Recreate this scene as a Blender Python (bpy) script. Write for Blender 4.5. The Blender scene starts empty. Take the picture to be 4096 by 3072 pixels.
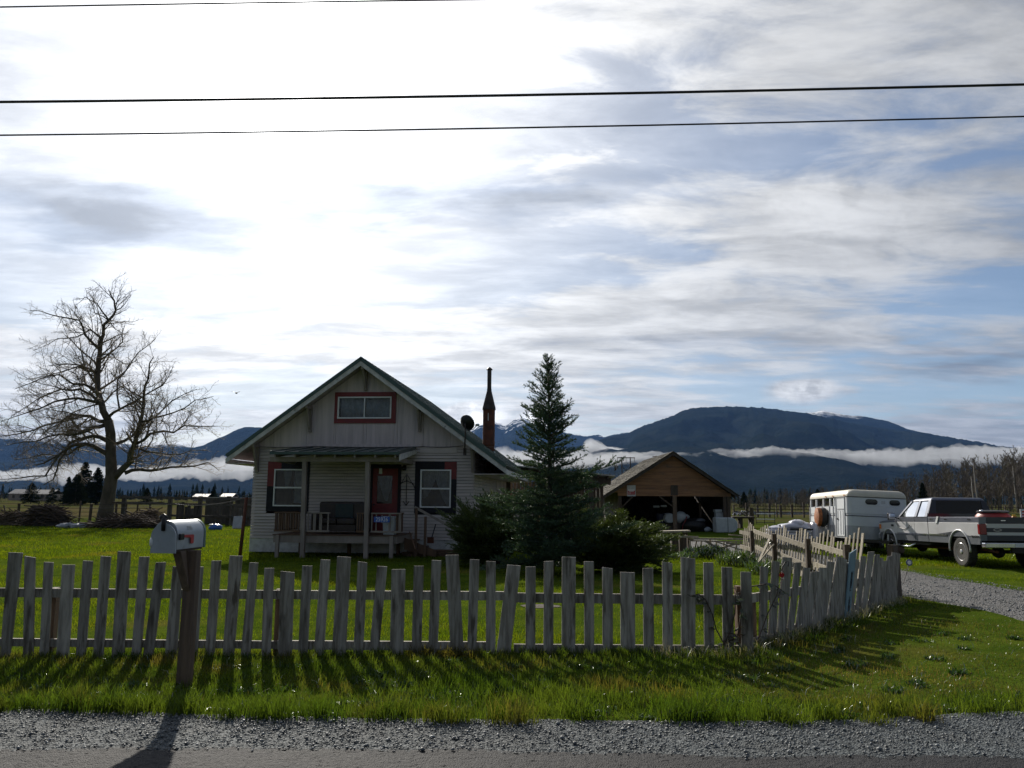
import bpy, math, random
import numpy as np
from mathutils import Vector, Matrix, noise as mnoise
rng = np.random.default_rng(7)
random.seed(7)
SC = bpy.context.scene
COL = SC.collection
R = math.radians

# ------------------------------------------------------------------ camera
FPX = 3150.0                       # focal length in photo pixels (4096 wide)
PITCH, ROLL, CAMH = R(8.38), R(0.4), 1.6
_f = Vector((0, math.cos(PITCH), math.sin(PITCH)))
_u0 = Vector((0, -math.sin(PITCH), math.cos(PITCH)))
_r0 = Vector((1, 0, 0))
_r = _r0 * math.cos(ROLL) + _u0 * math.sin(ROLL)
_u = _u0 * math.cos(ROLL) - _r0 * math.sin(ROLL)
cam_data = bpy.data.cameras.new('camera')
cam_data.sensor_width = 36.0
cam_data.lens = 36.0 * FPX / 4096.0
cam_data.clip_start = 0.05
cam_data.clip_end = 80000
cam = bpy.data.objects.new('camera', cam_data)
COL.objects.link(cam)
cam.matrix_world = Matrix(((_r.x, _u.x, -_f.x, 0), (_r.y, _u.y, -_f.y, 0), (_r.z, _u.z, -_f.z, CAMH), (0, 0, 0, 1)))
SC.camera = cam

def ray(px, py):
    return _f + _r * ((px - 2048) / FPX) + _u * ((1536 - py) / FPX)
def atY(px, py, Y):                # world point at depth Y
    d = ray(px, py)
    return Vector((0, 0, CAMH)) + d * (Y / d.y)
def gnd(px, py, z=0.0):            # world point on a level plane
    d = ray(px, py)
    return Vector((0, 0, CAMH)) + d * ((z - CAMH) / d.z)

# ------------------------------------------------------------------ sun, sky, exposure
SUN_AZ, SUN_EL = R(-18.0), R(28.5)  # azimuth from +Y towards +X
SUN = Vector((math.sin(SUN_AZ) * math.cos(SUN_EL), math.cos(SUN_AZ) * math.cos(SUN_EL), math.sin(SUN_EL)))
sun_data = bpy.data.lights.new('sun', 'SUN')
sun_data.energy = 5.0
sun_data.angle = R(0.6)
sun_data.color = (1.0, 0.93, 0.82)
sun = bpy.data.objects.new('sun', sun_data)
COL.objects.link(sun)
sun.rotation_euler = SUN.to_track_quat('Z', 'Y').to_euler()

SC.view_settings.view_transform = 'Standard'
SC.view_settings.look = 'None'
SC.view_settings.gamma = 1.0
SC.view_settings.use_curve_mapping = False
SC.view_settings.exposure = 0.15
SC.render.engine = 'CYCLES'
SC.cycles.use_denoising = True
SC.cycles.max_bounces = 6
SC.cycles.diffuse_bounces = 2
SC.cycles.glossy_bounces = 2
SC.cycles.transmission_bounces = 4
SC.cycles.volume_bounces = 0
SC.cycles.transparent_max_bounces = 8
SC.cycles.caustics_reflective = False
SC.cycles.caustics_refractive = False
SC.cycles.sample_clamp_indirect = 4.0

class NT:                          # tiny node-tree helper
    def __init__(s, tree):
        s.t = tree
    def n(s, kind, **kw):
        nd = s.t.nodes.new(kind)
        for k, v in kw.items():
            setattr(nd, k, v)
        return nd
    def link(s, a, b):
        s.t.links.new(a, b)
    def math(s, op, a, b=None, c=None, clamp=False):
        nd = s.t.nodes.new('ShaderNodeMath'); nd.operation = op; nd.use_clamp = clamp
        for i, v in enumerate((a, b, c)):
            if v is None: continue
            if isinstance(v, (int, float)): nd.inputs[i].default_value = v
            else: s.link(v, nd.inputs[i])
        return nd.outputs[0]
    def vmath(s, op, a, b=None, out=0):
        nd = s.t.nodes.new('ShaderNodeVectorMath'); nd.operation = op
        for i, v in enumerate((a, b)):
            if v is None: continue
            if isinstance(v, (tuple, Vector)): nd.inputs[i].default_value = tuple(v)
            else: s.link(v, nd.inputs[i])
        return nd.outputs[out]
    def mix(s, fac, a, b, blend='MIX'):
        nd = s.t.nodes.new('ShaderNodeMix'); nd.data_type = 'RGBA'; nd.blend_type = blend
        for sock, v in ((nd.inputs[0], fac), (nd.inputs[6], a), (nd.inputs[7], b)):
            if isinstance(v, (int, float)): sock.default_value = v
            elif isinstance(v, tuple): sock.default_value = (*v[:3], 1)
            else: s.link(v, sock)
        return nd.outputs[2]
    def noise(s, vec, scale, detail=4, rough=0.55, dist=0.0, out=0):
        nd = s.t.nodes.new('ShaderNodeTexNoise')
        nd.inputs['Scale'].default_value = scale; nd.inputs['Detail'].default_value = detail
        nd.inputs['Roughness'].default_value = rough; nd.inputs['Distortion'].default_value = dist
        if vec is not None: s.link(vec, nd.inputs['Vector'])
        return nd.outputs[out]
    def ramp(s, fac, lo, hi):        # smooth step lo..hi
        nd = s.t.nodes.new('ShaderNodeMapRange'); nd.interpolation_type = 'SMOOTHSTEP'; nd.clamp = True
        nd.inputs[1].default_value = lo; nd.inputs[2].default_value = hi
        s.link(fac, nd.inputs[0])
        return nd.outputs[0]

SKY_STRENGTH = 0.1
def make_world():
    w = bpy.data.worlds.new('World'); SC.world = w; w.use_nodes = True
    w.node_tree.nodes.clear()
    g = NT(w.node_tree)
    tc = g.n('ShaderNodeTexCoord'); d = tc.outputs['Generated']
    sky = g.n('ShaderNodeTexSky', sky_type='NISHITA'); sky.sun_disc = False
    sky.sun_elevation = SUN_EL; sky.sun_rotation = SUN_AZ
    sky.air_density = 1.0; sky.dust_density = 0.6; sky.ozone_density = 1.0
    sp = g.n('ShaderNodeSeparateXYZ'); g.link(d, sp.inputs[0])
    z = g.math('MAXIMUM', sp.outputs[2], 0.0)
    inv = g.math('DIVIDE', 1.0, g.math('ADD', z, 0.11))
    cb = g.n('ShaderNodeCombineXYZ')
    g.link(g.math('MULTIPLY', sp.outputs[0], inv), cb.inputs[0])
    g.link(g.math('MULTIPLY', sp.outputs[1], inv), cb.inputs[1])
    P = cb.outputs[0]                                   # a flat cloud deck seen in perspective
    mp = g.n('ShaderNodeMapping'); g.link(P, mp.inputs[0])
    mp.inputs['Rotation'].default_value = (0, 0, R(-14)); mp.inputs['Scale'].default_value = (0.62, 1.15, 1)
    mp.inputs['Location'].default_value = CLOUD_OFFSET
    Q = mp.outputs[0]
    big = g.noise(Q, 0.85, 5, 0.52, 0.35)
    fine = g.noise(Q, 4.2, 10, 0.62, 0.35)
    dens = g.math('ADD', g.math('MULTIPLY', big, 0.68), g.math('MULTIPLY', fine, 0.32))
    cover = g.ramp(dens, 0.39, 0.55)                   # thin cloud veil
    # where the long grey streaks and the small bright heaps lie, as in the photograph
    az = g.math('ARCTAN2', sp.outputs[0], sp.outputs[1]); el = g.math('ARCSINE', sp.outputs[2])
    wob = g.math('SUBTRACT', g.noise(Q, 2.2, 5, 0.6), 0.5)
    def lobe(a0, e0, wa, we, k=1.0, tilt=0.0, wb=5.0):
        da = g.math('SUBTRACT', az, R(a0)); de = g.math('SUBTRACT', g.math('SUBTRACT', el, R(e0)), g.math('MULTIPLY', da, tilt))
        de = g.math('ADD', de, g.math('MULTIPLY', wob, R(wb)))
        q = g.math('ADD', g.math('POWER', g.math('DIVIDE', g.math('ABSOLUTE', da), R(wa)), 2.0), g.math('POWER', g.math('DIVIDE', g.math('ABSOLUTE', de), R(we)), 2.0))
        return g.math('MULTIPLY', g.math('EXPONENT', g.math('MULTIPLY', q, -1.0)), k)
    def total(L):
        t = L[0]
        for l in L[1:]: t = g.math('ADD', t, l)
        return t
    dark = total([lobe(-29, 18.5, 9, 1.7, .30, -.05), lobe(-12, 20.3, 5, 1.5, .36, .05), lobe(2, 21.6, 10, 1.6, .28, .06), lobe(-36, 34, 9, 2.5, .14), lobe(12, 16, 14, 1.2, .10), lobe(30, 8.5, 6, 1.0, .18), lobe(-8, 8.2, 7, .8, .14)])
    heap = total([lobe(-2.6, 5.9, 2.0, .9, 1.0, 0, .8), lobe(1.8, 5.8, 1.1, .9, .8, 0, .8), lobe(20.5, 7.6, 2.2, .7, .5, 0, 1.2), lobe(24, 20, 7, 4, .12)])
    thick = g.ramp(g.math('ADD', g.noise(Q, 1.1, 6, 0.55, 0.6), dark), 0.56, 0.80)   # the denser, greyer undersides
    # angle to the sun: cloud in that half of the sky scatters its light forward
    cs = g.vmath('DOT_PRODUCT', d, tuple(SUN), out=1)
    cs = g.math('MAXIMUM', cs, 0.0)
    g1 = g.math('POWER', cs, 1.5)
    lum = g.math('ADD', SKY_BACK, g.math('MULTIPLY', g1, 0.54))
    for pw, k in ((6.0, 0.40), (26.0, 0.95), (260.0, 6.0)):
        lum = g.math('ADD', lum, g.math('MULTIPLY', g.math('POWER', cs, pw), k))
    body = g.math('SUBTRACT', 1.0, g.math('MULTIPLY', thick, 0.46))
    mw = g.n('ShaderNodeMapping'); g.link(P, mw.inputs[0]); mw.inputs['Rotation'].default_value = (0, 0, R(20)); mw.inputs['Scale'].default_value = (0.7, 1.5, 1)
    wisp = g.noise(mw.outputs[0], 3.2, 11, 0.62, 0.35)
    body = g.math('MULTIPLY', body, g.math('ADD', 0.68, g.math('MULTIPLY', g.ramp(g.math('ADD', g.math('MULTIPLY', wisp, .5), g.math('MULTIPLY', fine, .5)), 0.36, 0.64), 0.44)))
    body = g.math('ADD', body, g.math('MULTIPLY', heap, g.ramp(g.noise(d, 26.0, 6, 0.6), 0.40, 0.56)))
    lum = g.math('MULTIPLY', lum, body)
    white = g.mix(g1, (0.95, 0.98, 1.03), (1.0, 0.995, 0.975))
    white = g.mix(thick, white, (0.90, 0.97, 1.10), 'MULTIPLY')
    cl = g.n('ShaderNodeVectorMath', operation='SCALE'); g.link(white, cl.inputs[0])
    g.link(g.math('MULTIPLY', lum, 1.0 / SKY_STRENGTH), cl.inputs['Scale'])
    hz = g.math('SUBTRACT', 1.0, g.ramp(z, 0.02, 0.17))
    cover2 = g.math('MAXIMUM', cover, g.math('MULTIPLY', hz, g.math('ADD', 0.25, g.math('MULTIPLY', g.ramp(g.math('MULTIPLY', az, -1.0), R(-22), R(0)), 0.6))))
    cover2 = g.math('MAXIMUM', cover2, g.math('MINIMUM', g.math('MULTIPLY', g.math('ADD', dark, heap), 4.0), 1.0))
    skyb = g.mix(1.0, sky.outputs[0], SKY_TINT, 'MULTIPLY')
    # a milky veil over the open blue, stronger towards the sun
    veil = g.math('ADD', 0.14, g.math('MULTIPLY', g.math('POWER', cs, 6.0), 0.6))
    col = g.mix(g.math('MAXIMUM', g.math('MULTIPLY', cover2, 0.95), veil), skyb, cl.outputs[0])
    bg = g.n('ShaderNodeBackground'); bg.inputs['Strength'].default_value = SKY_STRENGTH
    g.link(col, bg.inputs['Color'])
    out = g.n('ShaderNodeOutputWorld'); g.link(bg.outputs[0], out.inputs['Surface'])
CLOUD_OFFSET = (3.1, 1.7, 0)
SKY_TINT = (0.64, 0.71, 0.80)
SKY_BACK = 0.17
make_world()

# ------------------------------------------------------------------ mesh helpers
def link(o, parent=None):
    COL.objects.link(o)
    if parent is not None: o.parent = parent
    return o
def tag(o, label=None, cat=None, group=None, kind=None):
    if label: o['label'] = label
    if cat: o['category'] = cat
    if group: o['group'] = group
    if kind: o['kind'] = kind
    return o
def thing(name, label, cat, loc=(0, 0, 0), rz=0.0, group=None, rot=None):
    o = bpy.data.objects.new(name, None); COL.objects.link(o)
    o.empty_display_size = 0.2
    o.location = loc; o.rotation_euler = rot if rot else (0, 0, rz)
    return tag(o, label, cat, group)

class MB:
    def __init__(s):
        s.v = []; s.f = []
    def add(s, vs, fs):
        b = len(s.v); s.v += [tuple(p) for p in vs]; s.f += [tuple(i + b for i in f) for f in fs]
        return s
    def hexa(s, p):                 # 8 points: bottom 4 ccw, top 4 ccw
        return s.add(p, [(3, 2, 1, 0), (4, 5, 6, 7), (0, 1, 5, 4), (1, 2, 6, 5), (2, 3, 7, 6), (3, 0, 4, 7)])
    def box(s, x0, x1, y0, y1, z0, z1):
        return s.hexa([(x0, y0, z0), (x1, y0, z0), (x1, y1, z0), (x0, y1, z0), (x0, y0, z1), (x1, y0, z1), (x1, y1, z1), (x0, y1, z1)])
    def bar(s, a, b, w, h, up=(0, 0, 1)):   # rectangular bar from a to b, w across, h along up
        a = Vector(a); b = Vector(b); d = (b - a).normalized(); up = Vector(up)
        sx = d.cross(up)
        if sx.length < 1e-4: sx = d.cross(Vector((0, 1, 0)))
        sx.normalize(); uz = sx.cross(d).normalized()
        q = [-sx * w / 2 - uz * h / 2, sx * w / 2 - uz * h / 2, sx * w / 2 + uz * h / 2, -sx * w / 2 + uz * h / 2]
        return s.hexa([a + q[0], a + q[1], b + q[1], b + q[0], a + q[3], a + q[2], b + q[2], b + q[3]])
    def prism(s, poly, off):        # extrude a closed polygon by a vector
        n = len(poly); off = Vector(off); p = [Vector(a) for a in poly]
        fs = [tuple(range(n - 1, -1, -1)), tuple(range(n, 2 * n))]
        fs += [(i, (i + 1) % n, n + (i + 1) % n, n + i) for i in range(n)]
        return s.add(p + [a + off for a in p], fs)
    def tube(s, pts, rad, n=8, cap=True):
        pts = [Vector(p) for p in pts]
        if isinstance(rad, (int, float)): rad = [rad] * len(pts)
        vs = []; fs = []; ref = None
        for i, p in enumerate(pts):
            a = pts[max(i - 1, 0)]; b = pts[min(i + 1, len(pts) - 1)]
            d = (b - a).normalized()
            if ref is None: ref = Vector((0, 0, 1)) if abs(d.z) < 0.9 else Vector((1, 0, 0))
            x = d.cross(ref).normalized(); y = x.cross(d).normalized(); ref = y
            for k in range(n):
                t = 2 * math.pi * k / n
                vs.append(p + (x * math.cos(t) + y * math.sin(t)) * rad[i])
        for i in range(len(pts) - 1):
            for k in range(n):
                fs.append((i * n + k, i * n + (k + 1) % n, (i + 1) * n + (k + 1) % n, (i + 1) * n + k))
        if cap:
            fs.append(tuple(range(n - 1, -1, -1))); m = (len(pts) - 1) * n; fs.append(tuple(range(m, m + n)))
        return s.add(vs, fs)
    def lathe(s, prof, c=(0, 0, 0), axis='z', n=20):   # prof: (radius, along)
        c = Vector(c); vs = []; fs = []
        for r_, h in prof:
            for k in range(n):
                t = 2 * math.pi * k / n
                q = (r_ * math.cos(t), r_ * math.sin(t), h)
                if axis == 'x': q = (q[2], q[0], q[1])
                if axis == 'y': q = (q[1], q[2], q[0])
                vs.append(c + Vector(q))
        m = len(prof)
        for i in range(m - 1):
            for k in range(n):
                fs.append((i * n + k, i * n + (k + 1) % n, (i + 1) * n + (k + 1) % n, (i + 1) * n + k))
        fs.append(tuple(range(n - 1, -1, -1))); fs.append(tuple(range((m - 1) * n, m * n)))
        return s.add(vs, fs)
    def blob(s, c, rx, ry, rz, n=12, m=8, jit=0.0, seed=0):
        rr = random.Random(seed); vs = []; fs = []
        for i in range(m + 1):
            ph = -math.pi / 2 + math.pi * i / m
            for k in range(n):
                t = 2 * math.pi * k / n
                j = 1 + jit * (rr.random() - 0.5) * 2
                vs.append((c[0] + rx * math.cos(ph) * math.cos(t) * j, c[1] + ry * math.cos(ph) * math.sin(t) * j, c[2] + rz * math.sin(ph) * j))
        for i in range(m):
            for k in range(n):
                fs.append((i * n + k, i * n + (k + 1) % n, (i + 1) * n + (k + 1) % n, (i + 1) * n + k))
        return s.add(vs, fs)
    def mesh(s, name, smooth=False):
        me = bpy.data.meshes.new(name); me.from_pydata(s.v, [], s.f); me.update()
        if smooth:
            me.polygons.foreach_set('use_smooth', [True] * len(me.polygons))
        return me
    def build(s, name, mat, parent=None, smooth=False, bevel=0.0, label=None, seg=2):
        me = s.mesh(name, smooth); me.materials.append(mat)
        o = link(bpy.data.objects.new(name, me), parent)
        if bevel:
            b = o.modifiers.new('bevel', 'BEVEL'); b.width = bevel; b.segments = seg; b.limit_method = 'ANGLE'; b.angle_limit = R(35)
            b.harden_normals = False
        if label: o['label'] = label
        return o
def auto_smooth(o, ang=35):
    me = o.data
    me.polygons.foreach_set('use_smooth', [True] * len(me.polygons))
    me.set_sharp_from_angle(angle=R(ang))
    return o
def np_mesh(name, V, F, mat, parent=None, smooth=False):   # V (n,3), F (m,3) or (m,4) arrays
    V = np.ascontiguousarray(V, dtype=np.float32); F = np.ascontiguousarray(F, dtype=np.int32)
    me = bpy.data.meshes.new(name); m, k = F.shape
    me.vertices.add(len(V)); me.vertices.foreach_set('co', V.ravel())
    me.loops.add(m * k); me.loops.foreach_set('vertex_index', F.ravel())
    me.polygons.add(m)
    me.polygons.foreach_set('loop_start', np.arange(0, m * k, k, dtype=np.int32))
    me.polygons.foreach_set('loop_total', np.full(m, k, dtype=np.int32))
    if smooth: me.polygons.foreach_set('use_smooth', np.ones(m, dtype=bool))
    me.update(calc_edges=True)
    if mat: me.materials.append(mat)
    return link(bpy.data.objects.new(name, me), parent)
def tubes_np(segs, n=4):            # segs rows: x0 y0 z0 x1 y1 z1 r0 r1  -> V, F
    S = np.asarray(segs, dtype=np.float64)
    a = S[:, 0:3]; b = S[:, 3:6]; d = b - a; d /= np.maximum(np.linalg.norm(d, axis=1, keepdims=True), 1e-9)
    ref = np.where(np.abs(d[:, 2:3]) < 0.9, np.array([[0, 0, 1.0]]), np.array([[1.0, 0, 0]]))
    x = np.cross(d, ref); x /= np.linalg.norm(x, axis=1, keepdims=True); y = np.cross(d, x)
    t = np.arange(n) * 2 * math.pi / n
    ring = x[:, None, :] * np.cos(t)[None, :, None] + y[:, None, :] * np.sin(t)[None, :, None]
    V = np.concatenate([a[:, None, :] + ring * S[:, 6][:, None, None], b[:, None, :] + ring * S[:, 7][:, None, None]], axis=1)
    base = (np.arange(len(S)) * 2 * n)[:, None]
    k = np.arange(n); k2 = (k + 1) % n
    q = np.stack([k, k2, k2 + n, k + n], axis=1)
    F = (base[:, None, :] + q[None]).reshape(-1, 4)
    return V.reshape(-1, 3), F

# ------------------------------------------------------------------ materials
MATS = {}
def mat(name, c1, c2=None, scale=6.0, rough=0.7, bump=0.0, bscale=None, stretch=(1, 1, 1), metal=0.0, detail=5, lo=0.35, hi=0.65, vary=0.0, spec=0.5, coat=0.0, c3=None, s3=1.2, lo3=0.5, hi3=0.7, stretch3=None, bdist=0.02):
    m = bpy.data.materials.new(name); m.use_nodes = True; m.node_tree.nodes.clear()
    g = NT(m.node_tree)
    tc = g.n('ShaderNodeTexCoord')
    oi = g.n('ShaderNodeObjectInfo')
    off = g.vmath('SCALE', oi.outputs['Random'], None) if False else None
    cbx = g.n('ShaderNodeCombineXYZ')
    g.link(g.math('MULTIPLY', oi.outputs['Random'], 37.0), cbx.inputs[0]); g.link(g.math('MULTIPLY', oi.outputs['Random'], 91.0), cbx.inputs[2])
    vec = g.vmath('ADD', tc.outputs['Object'], cbx.outputs[0])
    mp = g.n('ShaderNodeMapping'); mp.inputs['Scale'].default_value = stretch; g.link(vec, mp.inputs[0])
    v = mp.outputs[0]
    b = g.n('ShaderNodeBsdfPrincipled'); o = g.n('ShaderNodeOutputMaterial'); g.link(b.outputs[0], o.inputs[0])
    b.inputs['Roughness'].default_value = rough; b.inputs['Metallic'].default_value = metal
    b.inputs['Specular IOR Level'].default_value = spec; b.inputs['Coat Weight'].default_value = coat
    col = None
    if c2 is not None:
        nz = g.noise(v, scale, detail, 0.6)
        col = g.mix(g.ramp(nz, lo, hi), c1, c2)
    if c3 is not None:
        v3 = v
        if stretch3:
            mp3 = g.n('ShaderNodeMapping'); mp3.inputs['Scale'].default_value = stretch3; g.link(vec, mp3.inputs[0]); v3 = mp3.outputs[0]
        n3 = g.noise(v3, s3, 4, 0.6)
        col = g.mix(g.ramp(n3, lo3, hi3), col if col is not None else c1, c3)
    if vary:
        hs = g.n('ShaderNodeHueSaturation'); hs.inputs['Saturation'].default_value = 1.0
        g.link(g.math('ADD', 1.0 - vary, g.math('MULTIPLY', oi.outputs['Random'], 2 * vary)), hs.inputs['Value'])
        if col is not None: g.link(col, hs.inputs['Color'])
        else: hs.inputs['Color'].default_value = (*c1, 1)
        col = hs.outputs[0]
    if col is not None: g.link(col, b.inputs['Base Color'])
    else: b.inputs['Base Color'].default_value = (*c1, 1)
    if bump:
        bn = g.n('ShaderNodeBump'); bn.inputs['Strength'].default_value = bump; bn.inputs['Distance'].default_value = bdist
        g.link(g.noise(v, bscale or scale * 3, 4, 0.6), bn.inputs['Height']); g.link(bn.outputs[0], b.inputs['Normal'])
    MATS[name] = m
    return m
def leaf_mat(name, c1, c2, scale=1.5, trans=0.45, gloss=0.06, grough=0.3, vary=0.0, c3=None, s3=0.3, lo3=0.5, hi3=0.62):
    m = bpy.data.materials.new(name); m.use_nodes = True; m.node_tree.nodes.clear(); g = NT(m.node_tree)
    geo = g.n('ShaderNodeNewGeometry')
    col = g.mix(g.ramp(g.noise(geo.outputs['Position'], scale, 4, 0.6), 0.35, 0.65), c1, c2)
    if c3: col = g.mix(g.ramp(g.noise(geo.outputs['Position'], s3, 3, 0.6), lo3, hi3), col, c3)
    if 'Random Per Island' in geo.outputs:
        hs = g.n('ShaderNodeHueSaturation')
        g.link(g.math('ADD', 0.65, g.math('MULTIPLY', geo.outputs['Random Per Island'], 0.7)), hs.inputs['Value']); g.link(col, hs.inputs['Color']); col = hs.outputs[0]
    df = g.n('ShaderNodeBsdfDiffuse'); tr = g.n('ShaderNodeBsdfTranslucent'); gl = g.n('ShaderNodeBsdfGlossy')
    g.link(col, df.inputs[0])
    tcol = g.mix(1.0, col, (1.25, 1.15, 0.5), 'MULTIPLY'); g.link(tcol, tr.inputs[0])
    gl.inputs['Roughness'].default_value = grough; gl.inputs[0].default_value = (0.9, 0.95, 0.9, 1)
    m1 = g.n('ShaderNodeMixShader'); m1.inputs[0].default_value = trans; g.link(df.outputs[0], m1.inputs[1]); g.link(tr.outputs[0], m1.inputs[2])
    m2 = g.n('ShaderNodeMixShader'); m2.inputs[0].default_value = gloss; g.link(m1.outputs[0], m2.inputs[1]); g.link(gl.outputs[0], m2.inputs[2])
    o = g.n('ShaderNodeOutputMaterial'); g.link(m2.outputs[0], o.inputs[0])
    MATS[name] = m
    return m
def glass_mat(name, tint=(0.9, 0.95, 0.97), refl=0.0):
    m = bpy.data.materials.new(name); m.use_nodes = True; m.node_tree.nodes.clear(); g = NT(m.node_tree)
    t = g.n('ShaderNodeBsdfTransparent'); t.inputs[0].default_value = (*tint, 1)
    gl = g.n('ShaderNodeBsdfGlossy'); gl.inputs['Roughness'].default_value = 0.02
    fr = g.n('ShaderNodeFresnel'); fr.inputs['IOR'].default_value = 1.5
    mx = g.n('ShaderNodeMixShader'); g.link(g.math('ADD', fr.outputs[0], refl, clamp=True), mx.inputs[0]); g.link(t.outputs[0], mx.inputs[1]); g.link(gl.outputs[0], mx.inputs[2])
    o = g.n('ShaderNodeOutputMaterial'); g.link(mx.outputs[0], o.inputs[0])
    MATS[name] = m
    return m

def sstep(a, b, x):
    t = np.clip((np.asarray(x, dtype=float) - a) / (b - a), 0, 1)
    return t * t * (3 - 2 * t)
def gz(x, y):                       # ground height: the yard lies a hand lower than the road
    return float(-0.10 * sstep(10, 20, y))
def vnoise(x, y, s=1.0, z=0.0):
    return mnoise.noise(Vector((x * s, y * s, z)))
# ------------------------------------------------------------------ ground, road, drive
def ground_mat():
    m = bpy.data.materials.new('field_grass'); m.use_nodes = True; m.node_tree.nodes.clear(); g = NT(m.node_tree)
    geo = g.n('ShaderNodeNewGeometry'); p = geo.outputs['Position']
    sp = g.n('ShaderNodeSeparateXYZ'); g.link(p, sp.inputs[0])
    near = g.mix(g.ramp(g.noise(p, 1.3, 6, 0.65), 0.35, 0.68), (0.040, 0.070, 0.008), (0.075, 0.105, 0.013))
    near = g.mix(g.ramp(g.noise(p, 0.35, 4, 0.6), 0.55, 0.72), near, (0.095, 0.095, 0.02))
    far = g.mix(g.ramp(g.noise(p, 0.03, 5, 0.6), 0.4, 0.6), (0.050, 0.062, 0.018), (0.090, 0.076, 0.038))
    c = g.mix(g.ramp(sp.outputs[1], 45, 75), near, far)
    c = g.mix(g.ramp(sp.outputs[1], 500, 2500), c, (0.02, 0.03, 0.022))
    b = g.n('ShaderNodeBsdfDiffuse'); g.link(c, b.inputs[0])
    bn = g.n('ShaderNodeBump'); bn.inputs['Strength'].default_value = 0.7; bn.inputs['Distance'].default_value = 0.05
    g.link(g.noise(p, 9.0, 5, 0.7), bn.inputs['Height']); g.link(bn.outputs[0], b.inputs['Normal'])
    o = g.n('ShaderNodeOutputMaterial'); g.link(b.outputs[0], o.inputs[0])
    return m
def make_ground():
    ys = np.concatenate([np.arange(-40, 4, 4), np.arange(4, 30, 0.5), np.arange(30, 80, 2.5), np.geomspace(80, 16000, 40)])
    xs = np.concatenate([-np.geomspace(15000, 30, 30), np.arange(-28, 28.1, 0.7), np.geomspace(30, 15000, 30)])
    X, Y = np.meshgrid(xs, ys)
    Z = -0.10 * sstep(10, 20, Y)
    for i in range(X.shape[0]):
        for j in range(X.shape[1]):
            if 6 < Y[i, j] < 60 and abs(X[i, j]) < 30:
                Z[i, j] += 0.03 * vnoise(X[i, j], Y[i, j], 0.45) * min(1, (Y[i, j] - 6) / 2)
    V = np.stack([X.ravel(), Y.ravel(), Z.ravel()], 1)
    nx = len(xs); a = (np.arange(len(ys) - 1)[:, None] * nx + np.arange(nx - 1)[None]).ravel()
    F = np.stack([a, a + 1, a + nx + 1, a + nx], 1)
    o = np_mesh('ground', V, F, ground_mat(), smooth=True)
    tag(o, 'grassy valley ground reaching to the foot of the mountains', None, kind='structure')
make_ground()

def gravel_mat(name, c1, c2, c3, s=90.0, bump=0.9, bd=0.012, rough=0.75):
    m = bpy.data.materials.new(name); m.use_nodes = True; m.node_tree.nodes.clear(); g = NT(m.node_tree)
    geo = g.n('ShaderNodeNewGeometry'); p = geo.outputs['Position']
    vo = g.n('ShaderNodeTexVoronoi'); vo.inputs['Scale'].default_value = s; g.link(p, vo.inputs['Vector'])
    vs = g.n('ShaderNodeSeparateColor'); g.link(vo.outputs['Color'], vs.inputs[0])
    c = g.mix(vs.outputs[0], c1, c2)
    c = g.mix(g.ramp(g.noise(p, 1.7, 5, 0.6), 0.4, 0.7), c, c3)
    b = g.n('ShaderNodeBsdfPrincipled'); g.link(c, b.inputs['Base Color']); b.inputs['Roughness'].default_value = rough; b.inputs['Specular IOR Level'].default_value = 0.2
    bn = g.n('ShaderNodeBump'); bn.inputs['Strength'].default_value = bump; bn.inputs['Distance'].default_value = bd
    h = g.math('ADD', g.math('MULTIPLY', vo.outputs['Distance'], -1.0), g.math('MULTIPLY', g.noise(p, s * 0.35, 4, 0.7), 0.6))
    g.link(h, bn.inputs['Height']); g.link(bn.outputs[0], b.inputs['Normal'])
    o = g.n('ShaderNodeOutputMaterial'); g.link(b.outputs[0], o.inputs[0]); MATS[name] = m
    return m
M_GRAVEL = gravel_mat('crushed_rock', (0.040, 0.049, 0.054), (0.125, 0.143, 0.152), (0.072, 0.080, 0.083), 75.0)
M_ASPHALT = gravel_mat('chip_seal_asphalt', (0.008, 0.0085, 0.0105), (0.027, 0.029, 0.034), (0.016, 0.0172, 0.0195), 120.0, 0.7, 0.008)
M_DRIVE = gravel_mat('drive_gravel', (0.075, 0.075, 0.076), (0.19, 0.187, 0.184), (0.12, 0.117, 0.11), 38.0, 1.0, 0.03)

def edge_curve(pts, z, n=160, jit=0.04, seed=1):
    P = [gnd(a, b, z) for a, b in pts]
    P = [Vector((P[0].x - 9, P[0].y, z))] + P + [Vector((P[-1].x + 9, P[-1].y, z))]
    xs = np.array([p.x for p in P]); ys = np.array([p.y for p in P])
    X = np.linspace(xs[0], xs[-1], n); Yv = np.interp(X, xs, ys)
    Yv = Yv + np.array([jit * vnoise(x, seed * 7.0, 2.3) + jit * 0.6 * vnoise(x, seed * 3.0, 7.0) for x in X])
    return X, Yv
GRASS_EDGE = edge_curve([(0, 2846), (500, 2862), (1150, 2884), (2000, 2895), (3000, 2902), (3400, 2898), (3724, 2878), (4096, 2857)], 0.004, 200, 0.05)
ROAD_EDGE = edge_curve([(0, 2992), (1000, 2990), (2000, 3000), (3000, 3022), (4096, 3030)], 0.008, 160, 0.07, 4)
def strip(name, X, Y0, Y1, z, m, label, k=3):
    n = len(X); rows = [np.stack([X, Y0 + (Y1 - Y0) * t, np.full(n, z)], 1) for t in np.linspace(0, 1, k)]
    a = (np.arange(k - 1)[:, None] * n + np.arange(n - 1)[None]).ravel()
    o = np_mesh(name, np.concatenate(rows), np.stack([a, a + 1, a + n + 1, a + n], 1), m)
    return tag(o, label, None, kind='structure')
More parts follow.
